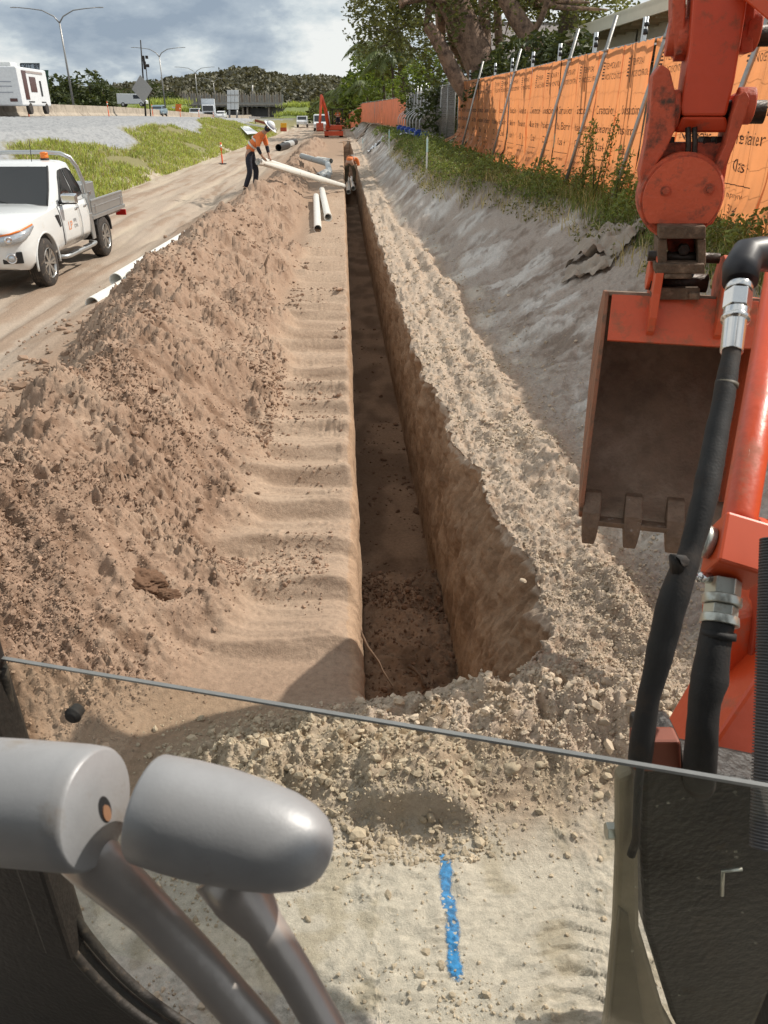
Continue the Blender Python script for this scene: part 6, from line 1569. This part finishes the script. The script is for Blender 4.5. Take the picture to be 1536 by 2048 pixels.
far_car('white box truck with pale blue grey cargo body driving towards the works', on_road(419, 236, 170), R(-83), 'truck', (.72, .73, .75))
far_car('small white car right behind the white box truck', on_road(443, 236, 165), S_, 'car', (.74, .74, .74))
far_car('white car far off beside the grey sign back', on_road(455, 234, 210), S_, 'car', (.7, .7, .7))
q = pl(605, 247, 150); q.z = gz(q.x, q.y); far_car('white pickup parked far off beyond the small excavator', q, S_, 'pickup', (.74, .75, .76), None)
q = pl(642, 243, 112); q.z = gz(q.x, q.y); far_car('white van parked just behind the small far excavator', q, S_, 'van', (.72, .73, .73), None)
# motorhome with a white car ahead of it
def motorhome():
    D = 60; o = pl(80, 224, D); o = Vector((BX - 2.2, o.y, mz(o.y)))
    w = 1.2; z0, z1 = .55, 2.95
    t = thing('motorhome', 'white motorhome seen over the concrete barrier below the exit sign', 'motorhome', o)
    c = pl(49, 224, D)                                   # corner turned towards us
    yaw = R(1.5); fx = Matrix.Rotation(yaw, 3, 'Z') @ Vector((0, 1, 0)); rx = Matrix.Rotation(yaw, 3, 'Z') @ Vector((1, 0, 0))
    base = Vector((c.x, c.y, mz(c.y)))
    def W(a, b, h): return base - rx * a + fx * b + UP * h      # a to the left along the rear, b away along the side
    L_ = 6.4; wd = 2.5
    MB().prism([W(0, 0, z0), W(0, 0, z1), W(wd, 0, z1), W(wd, 0, z0)], fx * L_).build('body', mat('motorhome_white', (.74, .75, .76), .35), t, .10)
    MB().prism([W(.5, .6, z1), W(.5, .6, z1 + .28), W(1.9, .6, z1 + .28), W(1.9, .6, z1)], fx * 1.3).build('roof_unit', mat('roof_unit_white', (.70, .71, .70), .5), t, .08)
    def side(b0, b1, h0, h1, name, m_): MB().prism([W(-.012, b0, h0), W(-.012, b1, h0), W(-.012, b1, h1), W(-.012, b0, h1)], rx * .02).build(name, m_, t)
    brown = mat('brown_window', (.085, .03, .025), .2)
    side(.9, 1.7, .95, 2.75, 'door', brown); side(2.3, 3.6, 1.45, 2.40, 'window', brown); side(4.4, 4.75, 1.2, 2.2, 'locker', M_TRIM); side(1.75, 5.4, 2.62, 2.76, 'awning', mat('awning_grey', (.35, .30, .28), .6)); side(1.4, 2.6, .78, .85, 'stripe', M_TRIM); side(4.2, 5.2, .78, .84, 'stripe', M_TRIM)
    def rear(a0, a1, h0, h1, name, m_): MB().prism([W(a0, -.012, h0), W(a1, -.012, h0), W(a1, -.012, h1), W(a0, -.012, h1)], fx * -.02).build(name, m_, t)
    for h in (2.0, 1.72, 1.35): rear(.5, 2.3, h, h + .04, 'stripe', mat('grey_stripe', (.28, .30, .36), .5))
    rear(1.5, 2.1, 2.45, 2.6, 'window', M_GLASS); rear(.3, .8, .8, 1.0, 'tail_light', brown)
    for b in (1.6, 5.2): MB().lathe(W(-.02, b, .38), -rx, [(0, .36), (.25, .38), (.27, .3)], 18).build('wheel', M_TYRE, t)
    far_car('white car at the left edge in front of the motorhome', Vector((c.x - 3.0, c.y - 3.2, mz(c.y))), R(8), 'car', (.76, .77, .78))
motorhome()
# ---- signs, boards and site clutter near the vanishing point
def big_sign_back():
    D = 118; t = thing('message_sign', 'tall grey back of a message sign standing on a concrete block', 'road sign', pl(465, 240, D))
    for k in range(3):
        x0 = 454 + 7.8 * k; MB().prism([pl(x0, 180, D), pl(x0 + 7.4, 180, D), pl(x0 + 7.4, 219, D), pl(x0, 219, D)], AHEAD * .25).build('panel', M_GALVB, t, .03)
    for y in (190, 205): MB().bar(pl(453.5, y, D - .06), pl(477.5, y, D - .06), .1, .1).build('rail', M_GALV, t)
    MB().tube([pl(474, 219, D + .1), pl(474, 240, D + .1)], .14, 8).tube([pl(459, 219, D + .1), pl(459, 240, D + .1)], .14, 8).build('post', M_GALV, t)
    MB().box(pl(466, 226, D + .6), (1.7, .8, .5)).build('battery_box', M_TRIM, t, .05)
    o = MB().prism([pl(456, 236, D - 6), pl(477, 236, D - 6), pl(477, 248, D - 6), pl(456, 248, D - 6)], AHEAD * 1.4).build('concrete_block', M_CONC, None, .04); tag(o, 'brown concrete block at the foot of the grey sign back', 'concrete block')
big_sign_back()
def orange_board():
    D = 150; t = thing('roadwork_board', 'orange roadwork board behind the concrete barrier beside a street light', 'sign board', pl(357, 232, D))
    MB().prism([pl(351, 208, D), pl(362, 208, D), pl(362, 223, D), pl(351, 223, D)], AHEAD * .15).build('panel', mat('board_orange', (.78, .20, .03), .6), t); MB().tube([pl(356, 223, D + .1), pl(356, 236, D + .1)], .1, 6).build('post', M_GALV, t)
    MB().prism([pl(344, 213, D), pl(350, 214, D), pl(350, 217, D), pl(344, 216, D)], AHEAD * .1).build('arrow', M_LINE, t)
orange_board()
o = MB().loft([[pl(480, 252, 92), pl(495, 251, 98), pl(500, 258, 92), pl(480, 253, 90)], [pl(494, 267, 80), pl(516, 265, 82), pl(517, 266.5, 80), pl(495, 268.5, 78)]], smooth=False).build('white_tarpaulin', M_TARP, None); tag(o, 'white tarpaulin strip laid down the end of the grassy embankment', 'tarpaulin')
def trestle(pts, label, m_, D):
    t = thing('barrier_board', label, 'barrier board', pl(*pts[0], D), 'barrier boards at the far end of the works')
    MB().prism([pl(x, y, D) for x, y in pts], AHEAD * .2).build('board', m_, t, .02)
    MB().tube([pl(pts[0][0] + 1, pts[0][1], D + .1), pl(pts[0][0] + 1, pts[0][1] + 9, D + .1)], .06, 6).tube([pl(pts[1][0] - 1, pts[1][1], D + .1), pl(pts[1][0] - 1, pts[1][1] + 9, D + .1)], .06, 6).build('leg', M_GALV, t)
trestle([(510, 238), (537, 246), (537, 251), (509, 243)], 'red brown barrier board beyond the white tarpaulin', mat('barrier_red', (.26, .065, .04), .6), 105)
trestle([(490, 245), (553, 256), (553, 260), (490, 249)], 'long white barrier board lying beyond the white tarpaulin', M_LINE, 98)
trestle([(537, 245), (548, 245), (548, 254), (537, 254)], 'short white barrier block right of the red brown board', M_LINE, 104)
trestle([(498, 232), (520, 234), (520, 238), (498, 237)], 'pale barrier board far back by the overpass', mat('barrier_pale', (.62, .55, .48), .6), 150)
def yellow_sign():
    D = 96; t = thing('yellow_sign', 'yellow site sign standing on a small orange stand near the overpass', 'sign board', pl(567, 262, D))
    MB().prism([pl(561, 246, D), pl(573, 246, D), pl(573, 256, D), pl(561, 256, D)], AHEAD * .1).build('panel', mat('sign_yellow', (.80, .42, .02), .5), t, .02); MB().box(pl(567, 259, D + .2), (.7, .5, .4)).build('stand', M_ORWORN, t, .04)
yellow_sign()
# rusty sheet and spoil bits left of the trench far away
for k, (px, py, D) in enumerate([(725, 262, 74), (705, 268, 70), (742, 258, 78)]):
    q = pl(px, py, D); sheet('plywood_sheet', (q.x, q.y), 1.0, 2.2, .3 + k, mat('old_plywood', (.30, .22, .16), .8, 0, .2, 3), ['pale plywood sheet lying by the far trench, middle one', 'pale plywood sheet nearest the small excavator', 'pale plywood sheet beneath the far orange fence'][k], 'plywood sheet', .10, 2, 10, lift=.06)
# ---- overpass
def overpass():
    D = 300; t = thing('overpass', 'long concrete overpass with a tall panelled noise wall crossing the motorway', 'bridge', pl(470, 225, D))
    for k, x in enumerate(np.arange(362, 566, 5.0)):
        h = 2.5 + .6 * math.sin(k * 1.7) * math.sin(k * .4); z = pl(x, 206, D).z; a, b = pl(x, 206, D), pl(x + 4.8, 206, D)
        MB().prism([a, b, b + UP * h, a + UP * h], AHEAD * .3).build('wall_panel', M_CONCG if k % 3 else mat('wall_panel_brown', (.25, .20, .165), .9, 0, .2, .6), t); 
        MB().bar(a + UP * -.2, a + UP * (h + .7), .35, .35, (0, 1, 0)).build('wall_post', M_CONC, t)
    MB().prism([pl(362, 205, D - .5), pl(566, 205, D - .5), pl(566, 213, D - .5), pl(362, 213, D - .5)], AHEAD * 11).build('deck', M_CONCG, t)
    MB().prism([pl(362, 209, D - .8), pl(566, 209, D - .8), pl(566, 210.6, D - .8), pl(362, 210.6, D - .8)], AHEAD * .5).build('parapet', M_CONC, t)
    for x in (399, 484, 493, 536):
        MB().prism([pl(x, 213, D + 1), pl(x + 3.2, 213, D + 1), pl(x + 3.2, 245, D + 1), pl(x, 245, D + 1)], AHEAD * 8).build('pier', M_CONC, t)
    MB().prism([pl(540, 213, D + 4), pl(572, 213, D + 4), pl(556, 245, D + 4), pl(536, 245, D + 4)], AHEAD * 4).build('abutment', M_CONCG, t)
    MB().prism([pl(500, 216, D + 6), pl(536, 216, D + 6), pl(536, 244, D + 6), pl(500, 244, D + 6)], AHEAD * 2).build('retaining_wall', M_CONCG, t)
    MB().tube([pl(505, 206, D + 3), pl(505, 170, D + 3)], [.3, .2], 8).build('lamp_post', M_GALV, t)
overpass()
# grassy approach banks either side of the overpass
def bank(pts, name, seed):
    V = []; F_ = []; n = 26
    for k in range(n + 1):
        u = k / n
        for j, (px0, px1, py, D, dz) in enumerate(pts):
            p = pl(px0 + (px1 - px0) * u, py, D); V.append((p.x, p.y, p.z + dz + .5 * float(perlin(u * 7, j * 1.3, seed)) * (0 < j < len(pts) - 1)))
    m = len(pts); f = np.array([(k * m + j, k * m + j + 1, (k + 1) * m + j + 1, (k + 1) * m + j) for k in range(n) for j in range(m - 1)])
    o = tag(np_mesh(name, V, f, mat('bank_grass', (.15, .185, .05), .95, 0, .35, .35, .5, 3)), kind='structure')
    P = np.array(V); c = P[RNG.integers(0, len(P), 5200)] + RNG.normal(0, .7, (5200, 3)) * (1.6, 1.2, .35); return blades('bank_grass_tufts', c, 1.0, M_GRASS, .9, .22)
bank([(556, 566, 246, 236, 0), (560, 650, 232, 250, 0), (572, 650, 214, 272, 0), (580, 660, 211, 290, 0), (580, 660, 216, 310, 0)], 'grassy_bank', 3)
for o in list(bpy.data.objects):
    pass
bank([(150, 396, 236, 190, 0), (150, 386, 222, 200, 0), (150, 372, 207, 215, 0), (150, 364, 205, 240, 0)], 'grassy_verge', 5)

# ================================================================== TREES AND HILLS
M_BARK = mat('paperbark', (.34, .225, .16), .9, 0, .35, 3, .8, 14, dirt=(.10, .065, .05), dirt_amt=.4, dscale=4, stretch=(3, 3, .5))
M_DBARK = mat('dark_bark', (.10, .075, .055), .9, 0, .3, 4, .6, 20, stretch=(3, 3, .5))
M_LEAF = leaf_mat('olive_leaves', (.125, .135, .045), .3, .3)
M_LEAFD = leaf_mat('dark_leaves', (.070, .088, .032), .3, .25)
M_LEAFB = leaf_mat('bright_leaves', (.14, .19, .040), .3, .4)
M_PALM = leaf_mat('palm_leaves', (.12, .15, .05), .3, .3)
def crown_points(blobs, n):
    out = []; w = np.array([b[3] ** 2 for b in blobs]); w = w / w.sum()
    for b, k in zip(blobs, RNG.multinomial(n, w)):
        d = RNG.standard_normal((k, 3)); d /= np.linalg.norm(d, axis=1)[:, None]; r = b[3] * (.45 + .6 * RNG.random(k) ** .5)
        p = np.array(b[:3]) + d * r[:, None] * np.array((1, 1, .78))
        keep = fbm(p[:, 0] * 1.1 / max(b[3], .6) + p[:, 2] * .6, p[:, 1] * .8 / max(b[3], .6) + p[:, 2] * .9, 3, 600) > -.12
        out.append(p[keep])
    return np.concatenate(out)
def tree(name, label, base, trunks, blobs, n, leaf, m_leaf, m_bark, cat='tree', group=None, limbs=True):
    t = thing(name, label, cat, base, group)
    for pts, r0, r1 in trunks:
        P = [Vector(p) for p in pts]; N = 16; fine = []
        L = len(P) - 1
        for i in range(N + 1):
            s = L * i / N; k = min(int(s), L - 1); u = s - k
            p0, p1, p2, p3 = P[max(k - 1, 0)], P[k], P[k + 1], P[min(k + 2, L)]
            fine.append(.5 * ((2 * p1) + (p2 - p0) * u + (2 * p0 - 5 * p1 + 4 * p2 - p3) * u * u + (3 * p1 - p0 - 3 * p2 + p3) * u ** 3))
        o = MB().tube(fine, [r0 + (r1 - r0) * (i / N) ** .8 for i in range(N + 1)], 16).build('trunk', m_bark, t)
        co = np.array([v.co[:] for v in o.data.vertices]); ctr = np.repeat(np.array([p[:] for p in fine]), 16, 0); d = co - ctr
        a = np.arctan2(d[:, 1], d[:, 0]); nz = .16 * fbm(a * 2.2, co[:, 2] * .45, 3, 610) + .07 * fbm(a * 6, co[:, 2] * 1.2, 2, 612)
        o.data.vertices.foreach_set('co', (ctr + d * (1 + .55 * nz[:, None])).ravel()); 
    if limbs and trunks:
        src = Vector(trunks[0][0][-1])
        m = MB()
        for b in blobs: 
            e = Vector(b[:3]); mid = src.lerp(e, .55) + Vector((0, 0, -.1 * (e - src).length)); r = trunks[0][2]
            m.tube([src, mid, e], [r * .6, r * .4, r * .12], 7)
        m.build('limbs', m_bark, t)
    C = crown_points(blobs, n)
    if len(C): leaves('crown', C, leaf, m_leaf, t, up=.0)
    return t
def P_(px, py, D): return pl(px, py, D)[:]
def blobs_px(lst): return [(*pl(x, y, D), r) for x, y, D, r in lst]
# great paperbark leaning over the fence
D = 31
tree('paperbark_tree', 'large leaning paperbark with a thick brown trunk behind the orange banners', P_(985, 230, D), [([P_(992, 235, D), P_(975, 170, D), P_(940, 80, D), P_(905, 0, D), P_(880, -70, D)],   .62, .46), ([P_(958, 215, D - .6), P_(915, 160, D - .8), P_(880, 90, D - 1), P_(855, 50, D - 1)],   .34, .18), ([P_(905, 10, D), P_(860, -5, D - 1), P_(800, 5, D - 2)], .22, .08)],
     blobs_px([(800, 15, 30, 1.3), (850, 50, 30, 1.3), (885, 120, 34, 1.1), (840, -30, 30, 1.6), (940, -40, 31, 1.5), (930, 140, 36, .9), (770, -25, 30, 1.3), (965, 70, 36, .7)]), 4000, .19, M_LEAF, M_BARK)
tree('paperbark_tree', 'paperbark with a slanting trunk crossing in front of the tiled roof', P_(1110, 190, 30), [([P_(1108, 190, 30), P_(1075, 100, 30), P_(1030, 30, 30), P_(985, -60, 30)], .36, .26), ([P_(1060, 75, 30), P_(1085, 30, 29.5), P_(1105, -40, 29)], .12, .08)],
     blobs_px([(1000, -40, 30, 1.8), (1085, -40, 31, 1.6), (1140, 20, 31, 1.0), (1180, 5, 30, 1.3), (1215, 20, 30, .7), (1060, 20, 32, .5)]), 3200, .20, M_LEAF, M_BARK)
tree('gum_tree', 'dark upright gum trunk beside the pale carport roof', P_(1112, 170, 33), [([P_(1104, 190, 33), P_(1112, 130, 33), P_(1135, 60, 33), P_(1148, -40, 33)], .48, .30)], blobs_px([(1190, -10, 32, 1.6), (1150, -50, 33, 2)]), 1500, .22, M_LEAF, M_DBARK)
for k, (x0, x1, w, D_) in enumerate([(970, 968, .30, 34), (1005, 990, .2, 36), (1050, 1040, .22, 38)]):
    tree('gum_tree', ['pale straight gum trunk right of the leaning paperbark', 'thin gum trunk between the two leaning paperbarks', 'thin gum trunk standing before the tiled roof'][k], P_(x0, 200, D_), [([P_(x0, 200, D_), P_((x0 + x1) / 2, 80, D_), P_(x1, -60, D_)], w, w * .7)], blobs_px([(x1 + 10, -60, D_, 2.0), (x1 - 30, 30 + 20 * k, D_ + 1, .7)]), 1500, .24, M_LEAF, M_BARK, group=None)
# hedge of dark shrubs behind the banners
for k, (x, y, D_, r) in enumerate([(905, 190, 39, 1.3), (1030, 140, 28, 1.1), (1080, 125, 26, 1.0), (1135, 110, 25, .8), (995, 165, 30, .9), (860, 205, 52, 1.6)]):
    b = pl(x, y, D_); tree('garden_shrub', 'dark leafy shrub showing above the fence, %s from the right' % ['fifth', 'third', 'second', 'first', 'fourth', 'sixth'][k], (b.x, b.y, 1.0), [([(b.x, b.y, .9), (b.x, b.y, b.z)], .08, .05)], [(b.x, b.y, b.z, r), (b.x + .5, b.y + .8, b.z - .5, r * 1.1), (b.x - .4, b.y - .6, b.z - .6, r)], 2600, .24, M_LEAFD, M_DBARK, 'shrub', 'garden shrubs behind the fence', False)
# mango-like tree hanging over the grey fence, and the tall mixed crown on the left
tree('broadleaf_tree', 'bright green broadleaf tree overhanging the grey slatted fence', P_(868, 240, 52), [([P_(870, 240, 52), P_(866, 190, 52), P_(858, 150, 52)], .28, .15)], blobs_px([(850, 168, 51, 1.6), (885, 192, 48, 1.2), (830, 172, 56, 1.5), (872, 140, 52, 1.4)]), 3600, .26, M_LEAFB, M_DBARK)
tree('broadleaf_tree', 'tall dense olive crown left of the leaning paperbark', P_(810, 240, 92), [([P_(812, 245, 92), P_(805, 150, 92), P_(795, 60, 92)], .7, .3)], blobs_px([(762, 40, 94, 4.2), (800, 90, 92, 4.4), (850, 100, 86, 3.6), (757, 95, 96, 3.0), (790, 10, 92, 4.6), (733, 45, 96, 1.8), (830, 30, 90, 4.2), (770, -20, 94, 4.2)]), 7500, .46, M_LEAF, M_DBARK)
def palm(label, base, top, crown_r, nf, seed, leafl=.5, group=None):
    r = random.Random(seed); base, top = Vector(base), Vector(top)
    t = thing('palm_tree', label, 'palm tree', base, group); MB().tube([base, base.lerp(top, .5), top], [.19, .15, .13], 10).build('trunk', M_DBARK, t)
    for k in range(nf):
        a = 2 * math.pi * k / nf + r.uniform(-.2, .2); up = r.uniform(.1, 1.15); L = crown_r * r.uniform(.8, 1.15)
        d = Vector((math.cos(a), math.sin(a), 0)); sd = Vector((-d.y, d.x, 0)); pts = []
        for i in range(9):
            s = i / 8; pts.append(top + d * (L * s * (1 - .18 * s)) + UP * (up * L * .6 * s - L * (.45 + .35 * up) * s * s))
        m = MB(); m.tube(pts, [.03 * (1 - .8 * i / 8) + .004 for i in range(9)], 4)
        for i in range(1, 33):
            s = .12 + .88 * i / 32; j = min(int(s * 8), 7); p = pts[j].lerp(pts[j + 1], s * 8 - j); tan = (pts[j + 1] - pts[j]).normalized(); ll = leafl * L * .62 * math.sin(math.pi * min(.96, .2 + .8 * s)) 
            for q in (-1, 1):
                e = p + sd * q * ll * .62 + tan * ll * .55 - UP * ll * r.uniform(.35, .7); c = (p + e) / 2 + UP * ll * .06; w = tan * .035 * L * .4
                m.add([p - w * .5, p + w * .5, c + w, e, c - w], [(0, 1, 2, 4), (4, 2, 3)])
        m.build('frond', M_PALM, t, flip=False)
    return t
palm('palm with drooping fronds against the sky at the left of the tall trees', (*pl(772, 245, 106)[:2], 1), pl(762, 92, 106), 5.2, 17, 1)
palm('shorter shaggy palm above the grey fence', (*pl(790, 248, 88)[:2], 1), pl(784, 118, 88), 4.2, 16, 2)
for k, (x, y, D_, cr) in enumerate([(668, 198, 172, 5.0), (690, 188, 150, 5.0), (712, 172, 130, 4.6), (655, 206, 186, 4.6), (735, 168, 116, 4.2)]):
    b = pl(x, y, D_); palm('bushy palm in the row behind the far orange fence, %s from the right' % ['third', 'second', 'first but one', 'fifth', 'first'][k], (b.x, b.y, .8), b, cr, 13, 10 + k, group='palms behind the far orange fence')
for k, (x, y, D_, r) in enumerate([(735, 178, 124, 4.0), (700, 208, 150, 3.6), (672, 214, 178, 3.6), (722, 212, 128, 3.2), (768, 205, 106, 3.4), (645, 216, 200, 3.2), (742, 135, 128, 3.2)]):
    b = pl(x, y, D_); tree('bushy_tree', 'bushy tree behind the far orange fence, %s' % ['second tallest', 'middle one', 'low pale one by the small excavator', 'low one under the palms', 'dark one beside the grey fence', 'furthest and lowest', 'tallest against the sky'][k], (b.x, b.y, .8), [([(b.x, b.y, .5), (b.x, b.y, b.z)], .2, .1)], [(b.x, b.y, b.z, r), (b.x + r * .6, b.y, b.z - r * .6, r * .9), (b.x - r * .5, b.y + 1, b.z - r * .7, r * .9)], 2200, .75, M_LEAF if k % 2 else M_LEAFB, M_DBARK, group='bushy trees behind the far orange fence', limbs=False)
# trees along the far side of the motorway
spots = [(122, 178, 170, 4.2), (178, 172, 172, 4.6), (205, 185, 180, 3.6), (148, 185, 165, 3.4), (300, 186, 250, 5.2), (275, 196, 260, 4.2), (240, 198, 260, 4.6), (335, 200, 290, 4.4), (108, 195, 160, 3.4), (225, 200, 230, 3.6), (350, 204, 300, 4.0)]
for k, (x, y, D_, r) in enumerate(spots):
    b = pl(x, y, D_); tree('roadside_tree', 'dark tree beyond the motorway, %s' % ['first behind the motorhome', 'tall palmy one right of the nearest light', 'low one right of the tall palmy one', 'behind the nearest street light', 'round one behind the mast', 'low one left of the mast', 'small one above the white van', 'right of the second street light', 'partly hidden by the motorhome', 'left of the white van', 'left of the overpass end'][k], (b.x, b.y, .5), [([(b.x, b.y, .2), (b.x, b.y, b.z)], .4, .2)], [(b.x, b.y, b.z, r * .8), (b.x + r * .6, b.y, b.z - r * .5, r * .75), (b.x - r * .6, b.y, b.z - r * .55, r * .8), (b.x, b.y + 1, b.z - r * .9, r * .9)], 2000, 1.0, M_LEAFD, M_DBARK, group='dark trees beyond the motorway', limbs=False)
# wooded hills
def hill(name, outline, D, depth, seed, n, leaf):
    xs_ = np.array([o[0] for o in outline], float); hs = np.array([o[1] for o in outline], float)
    xx = np.linspace(xs_[0], xs_[-1], 90); yy = np.interp(xx, xs_, hs) + 1.5 * fbm(xx * .05, xx * 0, 3, seed)
    V = []; rows_ = 10
    for j in range(rows_):
        t = j / (rows_ - 1)
        for x, y in zip(xx, yy):
            p = pl(x, y, D); b = pl(x, 226, D); zz = b.z + (p.z - b.z) * math.sin(t * math.pi / 2); q = Vector((p.x, p.y, 0)) + AHEAD * (t - 1) * depth * (1)
            V.append((q.x, q.y, zz + 1.5 * float(perlin(x * .1, t * 4, seed + 1)) * (t > 0)))
    for x in xx: p = pl(x, 240, D); V.append((p.x + AHEAD.x * depth * .6, p.y + AHEAD.y * depth * .6, -3))
    n_ = len(xx); f = np.array([(j * n_ + i, j * n_ + i + 1, (j + 1) * n_ + i + 1, (j + 1) * n_ + i) for j in range(rows_) for i in range(n_ - 1)])
    tag(np_mesh(name, V, f, mat('hill_scrub', (.11, .10, .065), .95, 0, .3, .05)), kind='structure')
    A = np.array(V)[:rows_ * n_].reshape(rows_, n_, 3); u = RNG.random(n) * (rows_ - 1.01); v = RNG.random(n) * (n_ - 1.01); i, j = u.astype(int), v.astype(int); fu, fv = (u - i)[:, None], (v - j)[:, None]
    C = A[i, j] * (1 - fu) * (1 - fv) + A[i + 1, j] * fu * (1 - fv) + A[i, j + 1] * (1 - fu) * fv + A[i + 1, j + 1] * fu * fv
    rad = leaf * (1.2 + 1.4 * RNG.random(n)); k = 16; d = RNG.standard_normal((n, k, 3)); d /= np.linalg.norm(d, axis=2)[..., None]; d[..., 2] = np.abs(d[..., 2])
    Q = (C[:, None] + d * rad[:, None, None] * (1, 1, 1.1) + np.array((0, 0, leaf * .6))).reshape(-1, 3)
    leaves(name + '_woodland', Q, leaf * 1.15, leaf_mat('hill_leaves', (.135, .128, .085), .3, .15), None, up=.2, aspect=.8, kind='stuff')
hill('hill', [(275, 196), (320, 190), (365, 186), (390, 180), (430, 175), (470, 168), (497, 162), (522, 165), (545, 172), (570, 178), (600, 181), (640, 184), (690, 187), (760, 190), (830, 200)], 620, 130, 21, 2600, 2.6)
hill('far_hill', [(90, 214), (180, 205), (215, 190), (245, 196), (300, 196), (420, 196), (560, 186), (600, 180), (628, 174), (660, 178), (700, 182), (780, 190)], 1100, 150, 31, 1500, 4.5)
def far_house(px, py, D, label, col):
    c = pl(px, py, D); t = thing('hill_house', label, 'house', c, 'houses on the wooded hill')
    MB().box(c, (9, 7, 4)).build('wall', mat('house_wall', col, .8), t); m = MB(); r0 = [c + Vector((sx * 5.2, sy * 4.2, 2)) for sx, sy in ((-1, -1), (1, -1), (1, 1), (-1, 1))]; m.loft([r0, [c + Vector((sx * 3, 0, 4.2)) for sx in (-1, 1, 1, -1)]], smooth=False).build('roof', mat('house_roof', (.42, .43, .44), .6), t)
    for k in (-1, 1): MB().box(c + Vector((k * 2.4, -3.55, .2)), (1.6, .1, 1.4)).build('window', M_GLASS, t)
far_house(527, 181, 585, 'pale house low on the wooded hill, left one', (.6, .58, .55)); far_house(614, 182, 590, 'pale house with a light roof on the wooded hill, right one', (.62, .62, .62)); far_house(540, 183, 588, 'second pale house just right of the left hill house', (.55, .55, .52))
# ---- houses behind the orange fence
def carport():
    t = thing('carport', 'cream carport with a wide flat roof and deep fascia behind the orange banners', 'building', (9, 28, 1))
    cream = mat('cream_paint', (.80, .75, .60), .6, 0, .06, 2); wall = mat('house_render', (.52, .44, .34), .8, 0, .1, 1)
    a, b = onx(1136, 78, 8.2), onx(1345, -15, 8.2); b2 = a + (b - a) * 1.8
    a.z = b.z = b2.z = (a.z + b.z) / 2 + .0
    m = MB(); m.box(((a.x + 4), (a.y + b2.y) / 2, a.z + .02), (8.2, abs(b2.y - a.y), .10)); m.build('roof_sheet', cream, t)
    MB().box((a.x - .05, (a.y + b2.y) / 2, a.z - .06), (.10, abs(b2.y - a.y) + .1, .36)).build('fascia', cream, t, .01); MB().box((a.x + 4, a.y + .05, a.z - .06), (8.2, .10, .36)).build('fascia', cream, t, .01)
    MB().box((a.x + .95, (a.y + b2.y) / 2, a.z - .42), (.14, abs(b2.y - a.y) - .6, .40)).build('beam', cream, t, .01)
    for k in range(14): MB().box((a.x + 3.6, a.y - .8 - k * .95, a.z - .20), (7, .06, .16)).build('rafter', mat('rafter_timber', (.50, .45, .33), .7), t)
    MB().box((a.x + 2.6, (a.y + b2.y) / 2, 2.6), (.2, abs(b2.y - a.y) - 2, 3.4)).build('wall', wall, t)
    MB().box((a.x + 2.1, (a.y + b2.y) / 2 - .4, a.z - .95), (.9, abs(b2.y - a.y) - 2, .10)).build('eave', mat('dark_eave', (.08, .06, .05), .7), t)
    for yy in (a.y - .6, (a.y + b.y) / 2, b.y): MB().box((a.x + .95, yy, (a.z + .6) / 2), (.14, .14, a.z - .9)).build('post', cream, t, .01)
    MB().tube([(a.x + 2.2, a.y - .4, a.z - .9), (a.x + 1.6, a.y - .4, a.z - 1.1), (a.x + 1.4, a.y - .4, .8)], .05, 8).build('downpipe', cream, t)
carport()
def tiled_house():
    t = thing('tiled_house', 'house with a grey tiled roof seen between the tree trunks', 'house', (16, 52, 1)); c = pl(1085, 88, 50)
    MB().box((c.x + 3, c.y + 4, 2.4), (14, 8, 3.6)).build('wall', mat('brick_wall', (.28, .17, .12), .9, 0, .2, 6), t)
    e = Vector((c.x - 5, c.y - .6, c.z - 1.4)); n = 10; dx = 16; rise = Vector((0, 4.6, 2.6)); rf = mat('roof_tiles', (.23, .20, .185), .8, 0, .25, 2)
    base_ = MB().prism([e, e + Vector((dx, 0, 0)), e + Vector((dx, 0, 0)) + rise, e + rise], (0, .1, -.08)).build('roof', mat('roof_underlay', (.10, .09, .08), .9), t)
    tile_m = None
    m = MB(); m.prism([(0, 0, .01), (.52, 0, .01), (.52, .50, .06), (0, .50, .06)], (0, .02, .05))
    pr = m.build('roof_tile', rf, base_); Mrot = Matrix.Rotation(math.atan2(2.6, 4.6), 4, 'X'); M0 = pr.matrix_parent_inverse.copy()
    first = True
    for j in range(10):
        for k in range(26):
            o = pr if first else pr.copy()
            if not first: COL.objects.link(o)
            first = False
            p = e + rise * (j / 10.2) + Vector((.54 * k + .27 * (j % 2), 0, .03)); o.matrix_basis = Matrix.Translation(p) @ Mrot @ Matrix.Rotation(R(-3), 4, 'X')
    MB().bar(e + rise + UP * .1, e + rise + Vector((dx, 0, .1)), .25, .18).build('ridge_cap', rf, base_)
tiled_house()
